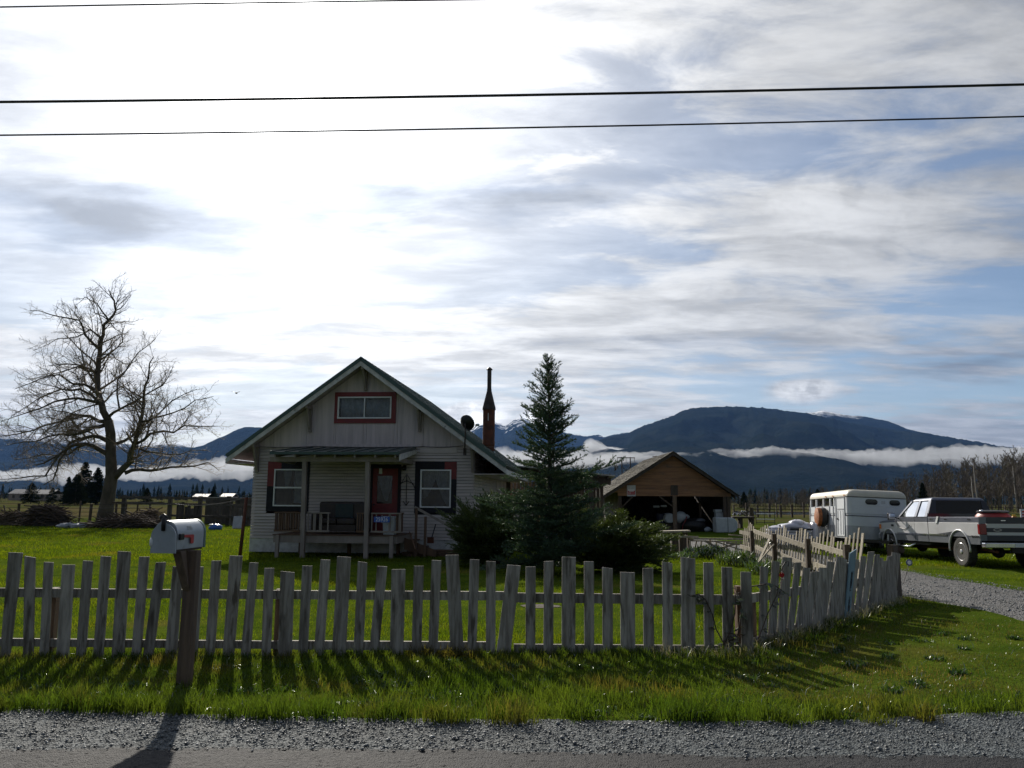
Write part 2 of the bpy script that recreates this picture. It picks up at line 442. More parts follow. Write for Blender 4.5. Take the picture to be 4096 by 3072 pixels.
def rough_sheet(name, X0, X1, ylo, yhi, step, amp, z, m, label, rg):
    """a strip of loose material as a real height field, its edges following two curves"""
    nx = int((X1 - X0) / step); X = np.linspace(X0, X1, nx); lo = np.interp(X, *ylo) if isinstance(ylo, tuple) else np.full(nx, ylo); hi = np.interp(X, *yhi)
    ny = int(np.max(hi - lo) / step); T = np.linspace(0, 1, ny)
    Xg = np.repeat(X[None], ny, 0) + rg.uniform(-.35, .35, (ny, nx)) * step; Yg = lo[None] + (hi - lo)[None] * T[:, None] + rg.uniform(-.35, .35, (ny, nx)) * step
    h = rg.random((ny, nx)) ** 1.5; h = .65 * h + .35 * np.roll(h, 1, 1); big = rg.random((ny // 3 + 2, nx // 3 + 2)) ** 3; h += .8 * np.repeat(np.repeat(big, 3, 0), 3, 1)[:ny, :nx]
    Z = z + amp * h
    a = (np.arange(ny - 1)[:, None] * nx + np.arange(nx - 1)[None]).ravel()
    o = np_mesh(name, np.stack([Xg.ravel(), Yg.ravel(), Z.ravel()], 1), np.stack([a, a + 1, a + nx + 1, a + nx], 1), m)
    return tag(o, label, None, kind='structure')
rgr = np.random.default_rng(12)
RE2 = (ROAD_EDGE[0], ROAD_EDGE[1] - .04)
rough_sheet('road_shoulder', -5.6, 5.8, RE2, (GRASS_EDGE[0], GRASS_EDGE[1] + .10), .0115, .0080, .002, M_GRAVEL, 'grey gravel shoulder between the grass verge and the road', rgr)
rough_sheet('road', -4.6, 4.8, 4.75, ROAD_EDGE, .0120, .0042, .007, M_ASPHALT, 'dark worn asphalt road along the bottom of the view', rgr)
strip('road_shoulder', GRASS_EDGE[0], np.full(200, 4.2), GRASS_EDGE[1], 0.001, M_GRAVEL, 'flat bed of the gravel road shoulder beyond the view')
strip('road', ROAD_EDGE[0], np.full(160, -4.0), ROAD_EDGE[1] - .03, 0.004, M_ASPHALT, 'asphalt carriageway under and behind the viewer')

# driveway: straight back from the road past the end of the picket fence, then a gravel yard before the shed
def drive():
    L = [(6.6, 5.6), (7.0, 10.6), (7.05, 14.3), (7.2, 19), (7.2, 24), (5.6, 27.0), (3.4, 29.4), (1.5, 31.5)]
    Rr = [(10.4, 5.6), (9.95, 15.2), (9.95, 20.2), (10.2, 26), (9.6, 31), (9.2, 36), (6.5, 38), (1.5, 38.5)]
    def res(P, n=60):
        P = np.array(P, float); t = np.concatenate([[0], np.cumsum(np.linalg.norm(np.diff(P, axis=0), axis=1))]); t /= t[-1]
        s = np.linspace(0, 1, n); return np.stack([np.interp(s, t, P[:, 0]), np.interp(s, t, P[:, 1])], 1)
    A, B = res(L), res(Rr)
    for i in range(60):
        A[i, 0] += 0.12 * vnoise(i * 0.9, 3.3); B[i, 0] += 0.12 * vnoise(i * 0.8, 9.3)
    V = []; k = 10
    for t in np.linspace(0, 1, k):
        for a, b in zip(A, B):
            x, y = a + (b - a) * t
            V.append((x, y, gz(x, y) + (-.012 if t in (0.0, 1.0) else 0.034) + .012 * vnoise(x, y, 1.3)))
    a = (np.arange(k - 1)[:, None] * 60 + np.arange(59)[None]).ravel()
    o = np_mesh('driveway', np.array(V), np.stack([a, a + 60, a + 61, a + 1], 1), M_DRIVE)
    tag(o, 'grey gravel driveway running back beside the white fence end', None, kind='structure')
drive()
def in_drive(x, y):
    return ((y > 5.6) & (y < 26) & (x > 7.05) & (x < 10.0)) | ((y > 26) & (y < 38) & (x > 11.5 - 0.32 * y + 1.2) & (x < 9.4) & (x > 1.5) & (y > 31.5 - (x - 1.5) * 0.95))

# loose stones on the shoulder
def stones(name, X, Y, Z, s, label):
    n = len(X)
    oc = np.array([[1, 0, 0], [0, 1, 0], [-1, 0, 0], [0, -1, 0], [0, 0, 0.75], [0, 0, -0.5]], float)
    V = oc[None] * s[:, None, None] * rng.uniform(0.6, 1.35, (n, 6, 3))
    a = rng.uniform(0, 6.28, n); ca, sa = np.cos(a)[:, None], np.sin(a)[:, None]
    V = np.stack([V[..., 0] * ca - V[..., 1] * sa, V[..., 0] * sa + V[..., 1] * ca, V[..., 2]], -1)
    V += np.stack([X, Y, Z + s * 0.3], 1)[:, None]
    f = np.array([[0, 1, 4], [1, 2, 4], [2, 3, 4], [3, 0, 4], [1, 0, 5], [2, 1, 5], [3, 2, 5], [0, 3, 5]])
    F = (np.arange(n)[:, None, None] * 6 + f[None]).reshape(-1, 3)
    if 'loose_stone' not in MATS:
        m = bpy.data.materials.new('loose_stone'); m.use_nodes = True; g = NT(m.node_tree); b = m.node_tree.nodes['Principled BSDF']; MATS['loose_stone'] = m
        geo = g.n('ShaderNodeNewGeometry')
        g.link(g.mix(geo.outputs['Random Per Island'], (0.04, 0.048, 0.053), (0.20, 0.22, 0.23)), b.inputs['Base Color']); b.inputs['Roughness'].default_value = 0.55
    tag(np_mesh(name, V.reshape(-1, 3), F, MATS['loose_stone']), label, None, kind='stuff')
n = 9000; X = rng.uniform(-5.2, 5.4, n); e_ = np.interp(X, *GRASS_EDGE); r_ = np.interp(X, *ROAD_EDGE)
stones('gravel_stones', X, r_ - 0.06 + (e_ - r_ + 0.09) * rng.random(n) ** .8, np.full(n, .012), rng.gamma(2.5, 0.0019, n) + 0.003, 'loose crushed stones scattered on the road shoulder')
n = 8000; Yd = 9.5 + 14 * rng.random(n) ** 1.4; Xd = rng.uniform(6.95, 10.05, n)
stones('drive_stones', Xd, Yd, -0.10 * sstep(10, 20, Yd) + .034, rng.gamma(2.5, 0.0026, n) + 0.005, 'loose stones scattered over the driveway')

# ------------------------------------------------------------------ mountains
def mountain_mat(name, snow_z, snow_amt, base=((0.009, 0.015, 0.013), (0.020, 0.026, 0.021))):
    m = bpy.data.materials.new(name); m.use_nodes = True; m.node_tree.nodes.clear(); g = NT(m.node_tree)
    geo = g.n('ShaderNodeNewGeometry'); p = geo.outputs['Position']
    sp = g.n('ShaderNodeSeparateXYZ'); g.link(p, sp.inputs[0])
    mp = g.n('ShaderNodeMapping'); mp.inputs['Scale'].default_value = (1, 1, 2.2); g.link(p, mp.inputs[0])
    c = g.mix(g.ramp(g.noise(mp.outputs[0], 0.0035, 7, 0.65), 0.35, 0.65), base[0], base[1])
    zz = g.math('ADD', sp.outputs[2], g.math('MULTIPLY', g.math('SUBTRACT', g.noise(mp.outputs[0], 0.006, 6, 0.7), 0.5), snow_amt))
    c = g.mix(g.ramp(zz, snow_z, snow_z + 90), c, (0.75, 0.78, 0.82))
    b = g.n('ShaderNodeBsdfDiffuse'); g.link(c, b.inputs[0])
    bn = g.n('ShaderNodeBump'); bn.inputs['Strength'].default_value = 1.0; bn.inputs['Distance'].default_value = 30
    g.link(g.noise(p, 0.02, 5, 0.7), bn.inputs['Height']); g.link(bn.outputs[0], b.inputs['Normal'])
    o = g.n('ShaderNodeOutputMaterial'); g.link(b.outputs[0], o.inputs[0])
    return m
def ridge(name, prof, D, L, m, label, ncol=220, nrow=26, rough=0.05, spiky=6.0, power=1.25, seed=0.0):
    px = np.array([a for a, b in prof], float); py = np.array([b for a, b in prof], float)
    xs = np.linspace(px[0], px[-1], ncol); V = []
    for x in xs:
        c = atY(x, float(np.interp(x, px, py)), D)
        c.z += spiky * .8 * vnoise(x, seed, 0.05); tip = spiky * (0.5 * vnoise(x, seed + 5, 0.37) + 1.8 * max(0, vnoise(x, seed + 9, 1.3)) ** 2)
        V.append((c.x * 1.25, D * 1.25, -30))
        V.append((c.x * 1.08, D * 1.08, c.z * 0.6))
        for j in range(nrow + 1):
            t = j / nrow; y = D - L * t; k = y / D
            h = c.z * (1 - t) ** power
            wv = rough * c.z * math.sin(min(1, t * 3) * math.pi / 2) * (1 - t)
            h += tip if j == 0 else 0
            h += wv * (vnoise(c.x * k * 0.0016 + seed, y * 0.0007, 1.0) * 1.6 + vnoise(c.x * k * 0.006, y * 0.003, 1.0, seed) * 0.8)
            if j > 0: h = min(h, 1.6 + (c.z - 1.6) * k * (1 - .10 * min(1, t * 6)))   # spurs stay below the skyline
            V.append((c.x * k, y, max(h, -30) - 6 * t))
    nr = nrow + 3
    a = (np.arange(ncol - 1)[:, None] * nr + np.arange(nr - 1)[None]).ravel()
    o = np_mesh(name, np.array(V), np.stack([a, a + 1, a + nr + 1, a + nr], 1), m, smooth=True)
    return tag(o, label, None, kind='structure')
def zp(ox, oy, s, pts):
    return [(ox + x * s, oy + y * s) for x, y in pts]
ridge('mountain', zp(2350, 1580, 0.7893, [(-500, 330), (-300, 300), (0, 250), (60, 228), (100, 215), (200, 195), (300, 150), (390, 120), (440, 103), (465, 88), (500, 73), (560, 64), (650, 60), (750, 58), (850, 63), (950, 70), (1000, 80), (1060, 85), (1150, 100), (1300, 135), (1420, 158), (1560, 178), (1700, 192), (1800, 208), (1900, 225), (2000, 240), (2080, 258), (2150, 265), (2300, 275), (2700, 290)]),
      7200, 4300, mountain_mat('forest_slope', 985, 560), 'broad dark forested mountain rising behind the shed', 560, 40, 0.24, 9.0, 1.15, 2.0)
ridge('mountain', zp(2350, 1580, 0.7893, [(700, 230), (900, 150), (1050, 105), (1130, 90), (1190, 79), (1250, 90), (1300, 100), (1400, 110), (1500, 127), (1560, 145), (1620, 172), (1700, 190), (1900, 230), (2100, 262), (2400, 300)]),
      9500, 3000, mountain_mat('snowy_shoulder', 1000, 300), 'snow dusted ridge showing behind the right shoulder of the mountain', 160, 20, 0.05, 7.0, 1.2, 9.0)
ridge('mountain', zp(1750, 1400, 0.5123, [(-900, 760), (-500, 700), (0, 690), (150, 665), (245, 648), (330, 590), (400, 575), (450, 560), (520, 592), (560, 578), (590, 548), (625, 535), (700, 535), (750, 578), (860, 620), (1040, 655), (1150, 672), (1200, 670), (1255, 660), (1300, 680), (1366, 665), (1500, 640), (1800, 700)]),
      12500, 5200, mountain_mat('snowy_peaks', 1120, 1100), 'jagged snow streaked peaks between the chimney and the spruce', 220, 30, 0.22, 14.0, 1.1, 4.0)
ridge('mountain', [(-700, 1720)] + zp(0, 1650, 0.452, [(-300, 160), (0, 170), (150, 180), (300, 200), (500, 225), (700, 245), (850, 265), (1000, 270), (1100, 278), (1250, 290), (1400, 287), (1500, 277), (1580, 276), (1650, 300), (1720, 310), (1800, 300), (1900, 310), (2100, 330)]) + [(1400, 1830), (1800, 1860)],
      10500, 4800, mountain_mat('snowy_ridge', 640, 520), 'long low ridge dusted with snow behind the bare tree', 200, 28, 0.18, 8.0, 1.1, 6.0)
ridge('mountain', zp(0, 1650, 0.452, [(1300, 420), (1500, 370), (1650, 325), (1720, 310), (1800, 290), (1900, 240), (2000, 200), (2100, 150), (2170, 125), (2230, 128), (2320, 132), (2500, 150), (2900, 220), (3500, 300)]) + [(2300, 1850)],
      8800, 3800, mountain_mat('blue_slope', 830, 420), 'steep wooded mountain rising behind the left eave of the house', 200, 28, 0.20, 7.0, 1.15, 11.0)

# ------------------------------------------------------------------ air: haze box and low cloud
def volume_mat(name, color, dens, aniso):
    m = bpy.data.materials.new(name); m.use_nodes = True; m.node_tree.nodes.clear(); g = NT(m.node_tree)
    v = g.n('ShaderNodeVolumePrincipled'); v.inputs['Color'].default_value = (*color, 1); v.inputs['Density'].default_value = dens
    v.inputs['Anisotropy'].default_value = aniso
    o = g.n('ShaderNodeOutputMaterial'); g.link(v.outputs[0], o.inputs['Volume'])
    return m
HAZE_DENS = 1.9e-5
hz = MB().box(-18000, 18000, -1500, 17500, -60, 1800).build('haze', volume_mat('valley_haze', (0.22, 0.45, 1.0), HAZE_DENS, 0.1))
tag(hz, 'thin blue haze lying over the valley', None, kind='stuff')

def fog_bank(label, line, D, thick, dens, seed, n=260, ring=20, aniso=0.35):
    # line: (px, top py, bottom py): a long cloud roll with a lens-shaped section, so its edges fade
    px = np.array([a for a, b, c in line], float); tp = np.array([b for a, b, c in line], float); bt = np.array([c for a, b, c in line], float)
    V = []; F = []
    for i, x in enumerate(np.linspace(px[0], px[-1], n)):
        t = i / (n - 1); end = min(1, min(t, 1 - t) * 14) ** 0.5
        a = atY(x, float(np.interp(x, px, tp)), D); b = atY(x, float(np.interp(x, px, bt)), D)
        cz = (a.z * 0.52 + b.z * 0.48); hz_ = max((a.z - b.z) / 2, 1) * (0.15 + 0.85 * end)
        for k in range(ring):
            th = 2 * math.pi * k / ring; cy, sz = math.cos(th), math.sin(th)
            prof = math.copysign(abs(sz) ** (1.25 if sz > 0 else 1.9), sz)
            r = 1 + 0.40 * vnoise(x * 0.006 + seed, cy * 0.8 + sz, 1.0) + 0.40 * vnoise(x * 0.02 + seed, cy * 1.4 + sz * 1.3, 1.0, 3.0) + 0.25 * vnoise(x * 0.06, cy * 2 + sz * 2, 1.0, 8.0)
            y = D + cy * thick * end * r
            V.append((a.x * (y / D), y, cz + prof * hz_ * r))
    for i in range(n - 1):
        for k in range(ring):
            F.append((i * ring + k, i * ring + (k + 1) % ring, (i + 1) * ring + (k + 1) % ring, (i + 1) * ring + k))
    me = bpy.data.meshes.new('low_cloud'); me.from_pydata(V, [], F + [tuple(range(ring - 1, -1, -1)), tuple(range((n - 1) * ring, n * ring))]); me.update()
    me.materials.append(volume_mat('cloud_vapour', (0.86, 0.90, 0.96), dens, aniso))
    o = link(bpy.data.objects.new('low_cloud', me)); tag(o, label, None, kind='stuff'); o['category'] = 'cloud'
    return o
fog_bank('long band of white low cloud lying along the foot of the mountain', [(1500, 1815, 1890), (1900, 1797, 1885), (2100, 1800, 1880), (2400, 1812, 1875), (2750, 1815, 1866), (3100, 1796, 1866), (3380, 1804, 1864), (3650, 1800, 1868), (3850, 1786, 1866), (4096, 1790, 1860), (4400, 1800, 1850)], 4600, 420, 0.0012, 3.0)
fog_bank('bright band of low cloud behind the bare tree', [(-500, 1895, 1930), (-100, 1885, 1930), (120, 1880, 1925), (250, 1850, 1930), (380, 1862, 1928), (560, 1872, 1925), (700, 1856, 1922), (820, 1842, 1920), (950, 1832, 1918), (1300, 1830, 1912), (1700, 1840, 1900)], 5200, 420, 0.0010, 21.0)
fog_bank('ragged wisp of cloud on the slope beside the spruce', [(2330, 1765, 1800), (2370, 1755, 1815), (2430, 1785, 1830), (2500, 1795, 1825), (2560, 1800, 1822)], 5600, 150, 0.0040, 33.0, 40)
fog_bank('small curled wisp of cloud clinging to the dark mountain', [(3020, 1768, 1778), (3060, 1770, 1790), (3090, 1780, 1802), (3105, 1790, 1806)], 5500, 80, 0.005, 41.0, 30)
fog_bank('small rising wisp of cloud above the cloud band', [(3100, 1757, 1768), (3130, 1758, 1785), (3160, 1766, 1800), (3190, 1776, 1802)], 5500, 80, 0.005, 47.0, 30)
fog_bank('thin shred of cloud on the lower left mountain slope', [(2530, 1786, 1800), (2570, 1788, 1808), (2620, 1796, 1812)], 5500, 80, 0.005, 52.0, 30)
# ------------------------------------------------------------------ house
M_SIDING = mat('painted_siding', (0.58, 0.515, 0.48), (0.48, 0.43, 0.40), 3.0, 0.6, 0.15, 40, (0.4, 1, 1), vary=0.05, c3=(0.30, 0.29, 0.28), s3=1.1, lo3=0.55, hi3=0.8)
M_PANEL = mat('painted_plywood', (0.62, 0.54, 0.53), (0.50, 0.44, 0.43), 2.2, 0.65, 0.15, 30, (3.0, 1, 0.25), vary=0.04, c3=(0.30, 0.28, 0.275), s3=1.0, lo3=0.5, hi3=0.8, stretch3=(4, 1, 0.3))
M_WHITE = mat('weathered_white_trim', (0.62, 0.62, 0.60), (0.45, 0.44, 0.42), 5.0, 0.6, 0.2, 30, c3=(0.2, 0.19, 0.17), s3=4.0, lo3=0.62, hi3=0.75)
M_VINYL = mat('white_vinyl', (0.78, 0.80, 0.80), (0.70, 0.71, 0.71), 8, 0.4)
M_ROOFM = mat('green_roof_metal', (0.040, 0.078, 0.072), (0.055, 0.098, 0.090), 2.0, 0.38, 0.05, 8, metal=0.25, c3=(0.07, 0.09, 0.08), s3=2.5, lo3=0.6, hi3=0.8)
M_RED = mat('red_trim_paint', (0.20, 0.022, 0.025), (0.15, 0.02, 0.022), 6, 0.55, 0.1, 30)
M_NAVY = mat('dark_trim_paint', (0.012, 0.012, 0.018), (0.018, 0.018, 0.024), 6, 0.6, 0.1, 30, spec=0.25)
M_GREYP = mat('grey_porch_paint', (0.32, 0.275, 0.24), (0.24, 0.205, 0.18), 5, 0.65, 0.2, 30, (1, 1, 0.3), vary=0.06)
M_WOODB = mat('brown_wood', (0.15, 0.085, 0.05), (0.10, 0.058, 0.036), 5, 0.7, 0.3, 40, (1, 1, 0.15), vary=0.2)
M_DARK = mat('dark_interior', (0.03, 0.028, 0.026), (0.05, 0.045, 0.04), 2, 0.8)
M_GLASS = glass_mat('window_glass', (0.80, 0.84, 0.86), 0.0)
M_LACE = leaf_mat('curtain_lace', (0.50, 0.51, 0.54), (0.36, 0.37, 0.40), 6, 0.25, 0.0)
M_BLACKM = mat('black_metal', (0.02, 0.02, 0.022), (0.035, 0.033, 0.032), 9, 0.45, metal=0.5)
M_RUST = mat('rusty_steel', (0.16, 0.05, 0.024), (0.085, 0.032, 0.02), 5, 0.75, 0.3, 30, metal=0.2, c3=(0.05, 0.035, 0.03), s3=3, lo3=0.5, hi3=0.75)
M_SOOT = mat('sooty_metal', (0.045, 0.038, 0.035), (0.075, 0.06, 0.055), 6, 0.55, 0.1, 20, metal=0.5)

HY = R(5.2)
hc = atY(1453, 2190, 25.2)
HZ0 = gz(0, 25)
H = thing('farmhouse', 'small grey gabled farmhouse with green metal roof and a front porch', 'house', (hc.x, 25.2, HZ0), -HY)
_hm = Matrix.Translation(H.location) @ Matrix.Rotation(-HY, 4, 'Z')
_hi = _hm.inverted()
def hp(px, py, yl=0.0):             # photo pixel -> (x, z) on a plane of the house
    o = _hi @ Vector((0, 0, CAMH)); d = _hi.to_3x3() @ ray(px, py)
    p = o + d * ((yl - o.y) / d.y)
    return p.x, p.z
def hq(zx, zy, yl=0.0):
    return hp(880 + zx * 0.5425, 1400 + zy * 0.5425, yl)

YR = -0.62                          # front edge of the roof
ax, az_ = hq(1037, 52, YR)
lx, lz = hq(40, 772, YR)
rx, rz_ = hq(2112, 862, YR)
SL = (az_ - lz) / (ax - lx)
rz_ = az_ - SL * (rx - ax)
WX0 = hq(232, 1150)[0]; WX1 = hq(1871, 1150)[0]
ZF = hq(1000, 714)[1]               # frieze line between siding and gable
DEP = 10.5
def roofz(x):
    return az_ - SL * abs(x - ax)

def house_shell():
    # siding courses, cut round the openings
    op = [(hq(352, 1000)[0], hq(655, 1000)[0], hq(400, 1185)[1], hq(400, 825)[1]),
          (hq(1108, 1000)[0], hq(1333, 1000)[0], 0.0, hq(1200, 855)[1]),
          (hq(1440, 1000)[0], hq(1742, 1000)[0], hq(1600, 1200)[1], hq(1600, 828)[1])]
    zb = hq(300, 1385)[1]; pit = 0.0975
    wall = MB().box(WX0 + 0.02, WX1 - 0.02, 0.15, 0.17, zb - 0.35, zb + 0.02).build('wall', M_WHITE, H)   # skirt board
    wall['label'] = 'white painted skirting and lap siding of the front wall'
    MB().box(WX0, WX1, -0.006, 0.14, 0.02, zb - 0.002).build('skirting', M_WHITE, wall)
    z = zb; k = 0
    while z < ZF - 0.01:
        z1 = min(z + pit, ZF - 0.005)
        cuts = [(WX0 + 0.01, WX1 - 0.01)]
        for x0, x1, a, b in op:
            if z1 > a and z < b:
                nc = []
                for s, e in cuts:
                    if x1 <= s or x0 >= e: nc.append((s, e)); continue
                    if s < x0: nc.append((s, x0))
                    if x1 < e: nc.append((x1, e))
                cuts = nc
        for s, e in cuts:
            b = MB(); j = random.uniform(-0.002, 0.002)
            b.hexa([(s, -0.036 + j, z), (e, -0.036 + j, z), (e, 0.012, z), (s, 0.012, z), (s, -0.006, z1 - 0.009), (e, -0.006, z1 - 0.009), (e, 0.012, z1 - 0.009), (s, 0.012, z1 - 0.009)])
            b.build('siding_board', M_SIDING, wall)
        z += pit; k += 1
    # right side wall
    sw = MB().box(WX1 - 0.05, WX1 + 0.004, 0.02, DEP, 0.05, zb - 0.004).build('wall', M_WHITE, H, label='side wall with lap siding towards the spruce')
    z = zb
    while z < ZF - 0.01:
        z1 = min(z + pit, ZF - 0.005)
        b = MB().hexa([(WX1 - 0.03, 0.0, z), (WX1 + 0.022, 0.0, z), (WX1 + 0.022, DEP, z), (WX1 - 0.03, DEP, z), (WX1 - 0.03, 0.0, z1 - .009), (WX1 + 0.004, 0.0, z1 - .009), (WX1 + 0.004, DEP, z1 - .009), (WX1 - 0.03, DEP, z1 - .009)])
        b.build('siding_board', M_SIDING, sw); z += pit
    # left, back, floor and ceiling close the rooms
    MB().box(WX0, WX0 + 0.05, 0.14, DEP, 0.05, ZF).build('wall', M_SIDING, H, label='far side wall away from the spruce')
    MB().box(WX0 + 0.05, WX1 - 0.05, DEP - 0.06, DEP - 0.002, 0.05, ZF).build('wall', M_SIDING, H, label='rear wall')
    room = MB()
    room.box(WX0 + 0.06, WX1 - 0.06, 0.16, DEP - 0.1, 0.36, 0.40); room.box(WX0 + 0.06, WX1 - 0.06, 0.03, DEP - 0.1, ZF - 0.06, ZF - 0.02)
    room.box(WX0 + 0.06, WX1 - 0.06, 3.4, 3.45, 0.41, ZF - 0.07)
    room.build('interior', M_DARK, H)
    # gable panels: vertical plywood sheets with small joints, trimmed under the rafters
    xs = [hq(v, 650)[0] for v in (60, 400, 640, 840, 1080, 1310, 1500, 1700, 2060)]
    xs[0] = max(xs[0], lx + 0.25); xs[-1] = min(xs[-1], rx - 0.25)
    wx = (hq(862, 430)[0], hq(1290, 430)[0]); wz = (hq(1000, 528)[1], hq(1000, 322)[1])
    def gab(x0, x1, z0=None, z1=None):
        pts = []
        a0 = ZF + 0.005 if z0 is None else z0
        n = 8; top = []
        for i in range(n + 1):
            x = x0 + (x1 - x0) * i / n
            t = roofz(x) - 0.20
            top.append((x, max(a0 + 0.001, t if z1 is None else min(z1, t))))
        pts = [(x0, -0.02, a0), (x1, -0.02, a0)] + [(x, -0.02, t) for x, t in reversed(top)]
        b = MB().prism(pts, (0, 0.06, 0)); b.build('gable_panel', M_PANEL, gable)
    gable = MB().box(WX0 - 0.02, WX1 + 0.02, -0.035, -0.003, ZF - 0.06, ZF + 0.003).build('gable', M_PANEL, H, label='plywood gable above the porch')
    allx = sorted(xs + [ax] + list(wx))
    for i in range(len(allx) - 1):
        x0, x1 = allx[i] + 0.004, allx[i + 1] - 0.004
        if x1 - x0 < 0.03: continue
        if x0 >= wx[0] - 0.01 and x1 <= wx[1] + 0.01:
            gab(x0, x1, None, wz[0]); gab(x0, x1, wz[1], None)
        else: gab(x0, x1)
    # soffit triangles beyond the walls are closed by the frieze at the left
    ft = hq(640, 700); ft2 = hq(1490, 715)
    MB().box(ft[0], ft2[0], -0.055, -0.037, ft2[1] - 0.02, ft[1] + 0.02).build('frieze_board', M_PANEL, H)
    a = hq(1478, 722); b = hq(1748, 760)
    MB().box(a[0], b[0], -0.045, -0.024, b[1], a[1]).build('frieze_board', M_SIDING, H)

    # roof slopes with ribs, soffit boards, rake boards
    for s, ex in ((-1, lx), (1, rx)):
        ez = roofz(ex); th = 0.09
        n = Vector((SL * s, 0, 1)).normalized()
        up = n * th
        sl = MB(); y0, y1 = YR, DEP + 0.4
        A = Vector((ax, 0, az_)); E = Vector((ex, 0, ez))
        d = -up
        sl.hexa([(A + d * 1.0) + Vector((0, y0, 0)), (E + d) + Vector((0, y0, 0)), (E + d) + Vector((0, y1, 0)), (A + d) + Vector((0, y1, 0)),
                 A + Vector((0, y0, 0)), E + Vector((0, y0, 0)), E + Vector((0, y1, 0)), A + Vector((0, y1, 0))])
        ro = sl.build('roof', M_ROOFM, H, label='green metal roof slope on the %s' % ('bare tree side' if s < 0 else 'spruce side'))
        yy = y0 + 0.05
        while yy < y1:
            r_ = MB(); p = A + n * 0.012 + Vector((0, yy, 0)); q = E + n * 0.012 + Vector((0, yy, 0))
            r_.bar(p, q, 0.03, 0.03, n); r_.build('roof_rib', M_ROOFM, ro); yy += 0.42
        # rake board under the roof edge
        rk = MB(); w = 0.155
        a0 = A - Vector((0, 0, 0.118)) + Vector((0, y0 + 0.02, 0)); e0 = E - Vector((0, 0, 0.118)) + Vector((0, y0 + 0.02, 0))
        dz = Vector((0, 0, -w)); dy = Vector((0, 0.035, 0))
        rk.hexa([a0 + dz, e0 + dz, e0 + dz + dy, a0 + dz + dy, a0, e0, e0 + dy, a0 + dy])
        rk.build('rake_board', M_WHITE, H)
        so = MB(); a0 = A - n * (th + 0.03); e0 = E - n * (th + 0.03); k0 = Vector((0, y0 + 0.06, 0)); k1 = Vector((0, y1 - 0.05, 0)); t = -n * 0.018
        so.hexa([a0 + k0 + t, e0 + k0 + t, e0 + k1 + t, a0 + k1 + t, a0 + k0, e0 + k0, e0 + k1, a0 + k1]); so.build('soffit', M_PANEL, H)
        fa = MB(); fa.box(min(ex, ex - s * 0.03), max(ex, ex - s * 0.03), y0 + 0.06, y1, ez - 0.28, ez - 0.125); fa.build('eave_board', M_WHITE, H)
        # level eave soffit
        MB().box(*sorted((ex - s * 0.035, (WX0 - 0.03) if s < 0 else (WX1 + 0.03))), y0 + 0.07, y1 - 0.1, ez - 0.285, ez - 0.262).build('soffit', M_PANEL, H)
    MB().prism([(ax - 0.16, YR - 0.01, az_ - 0.11), (ax, YR - 0.01, az_ + 0.018), (ax + 0.16, YR - 0.01, az_ - 0.11), (ax, YR - 0.01, az_ - 0.012)], (0, DEP + 1, 0)).build('ridge_cap', M_ROOFM, H)
    # knee brackets under the rake
    for zx, zt, zbm in ((1062, 118, 300), (650, 410, 605), (1463, 412, 605), (255, 735, 900), (1858, 715, 905)):
        bx, bt = hq(zx, zt, -0.35); bb = hq(zx, zbm, -0.05)[1]
        top = roofz(bx) - 0.24
        b = MB()
        b.box(bx - 0.045, bx + 0.045, YR + 0.08, -0.04, top - 0.10, top)
        b.box(bx - 0.044, bx + 0.044, -0.13, -0.042, bb, top - 0.101)
        b.hexa([(bx - 0.035, -0.17, bb + 0.10), (bx + 0.035, -0.17, bb + 0.10), (bx + 0.035, -0.12, bb + 0.06), (bx - 0.035, -0.12, bb + 0.06), (bx - 0.035, YR + 0.16, top - 0.09), (bx + 0.035, YR + 0.16, top - 0.09), (bx + 0.035, YR + 0.26, top - 0.09), (bx - 0.035, YR + 0.26, top - 0.09)])
        b.build('roof_bracket', M_GREYP, H)
house_shell()

def curtain(parent, x0, x1, z0, z1, y, tie=None, name='curtain', waves=9):
    n = 40; V = []; F = []; m = 12
    for j in range(m + 1):
        t = j / m
        for i in range(n + 1):
            s = i / n
            a, b = x0, x1
            if tie:                                      # gathered towards a point at the bottom
                k = t ** 1.5
                a = x0 + (tie - 0.04 - x0) * k; b = x1 + (tie + 0.04 - x1) * k
            V.append((a + (b - a) * s, y + 0.018 * math.sin(s * waves * 6.28), z1 + (z0 - z1) * t))
    for j in range(m):
        for i in range(n):
            p = j * (n + 1) + i; F.append((p, p + 1, p + n + 2, p + n + 1))
    return np_mesh(name, np.array(V), np.array(F), M_LACE, parent, smooth=True)

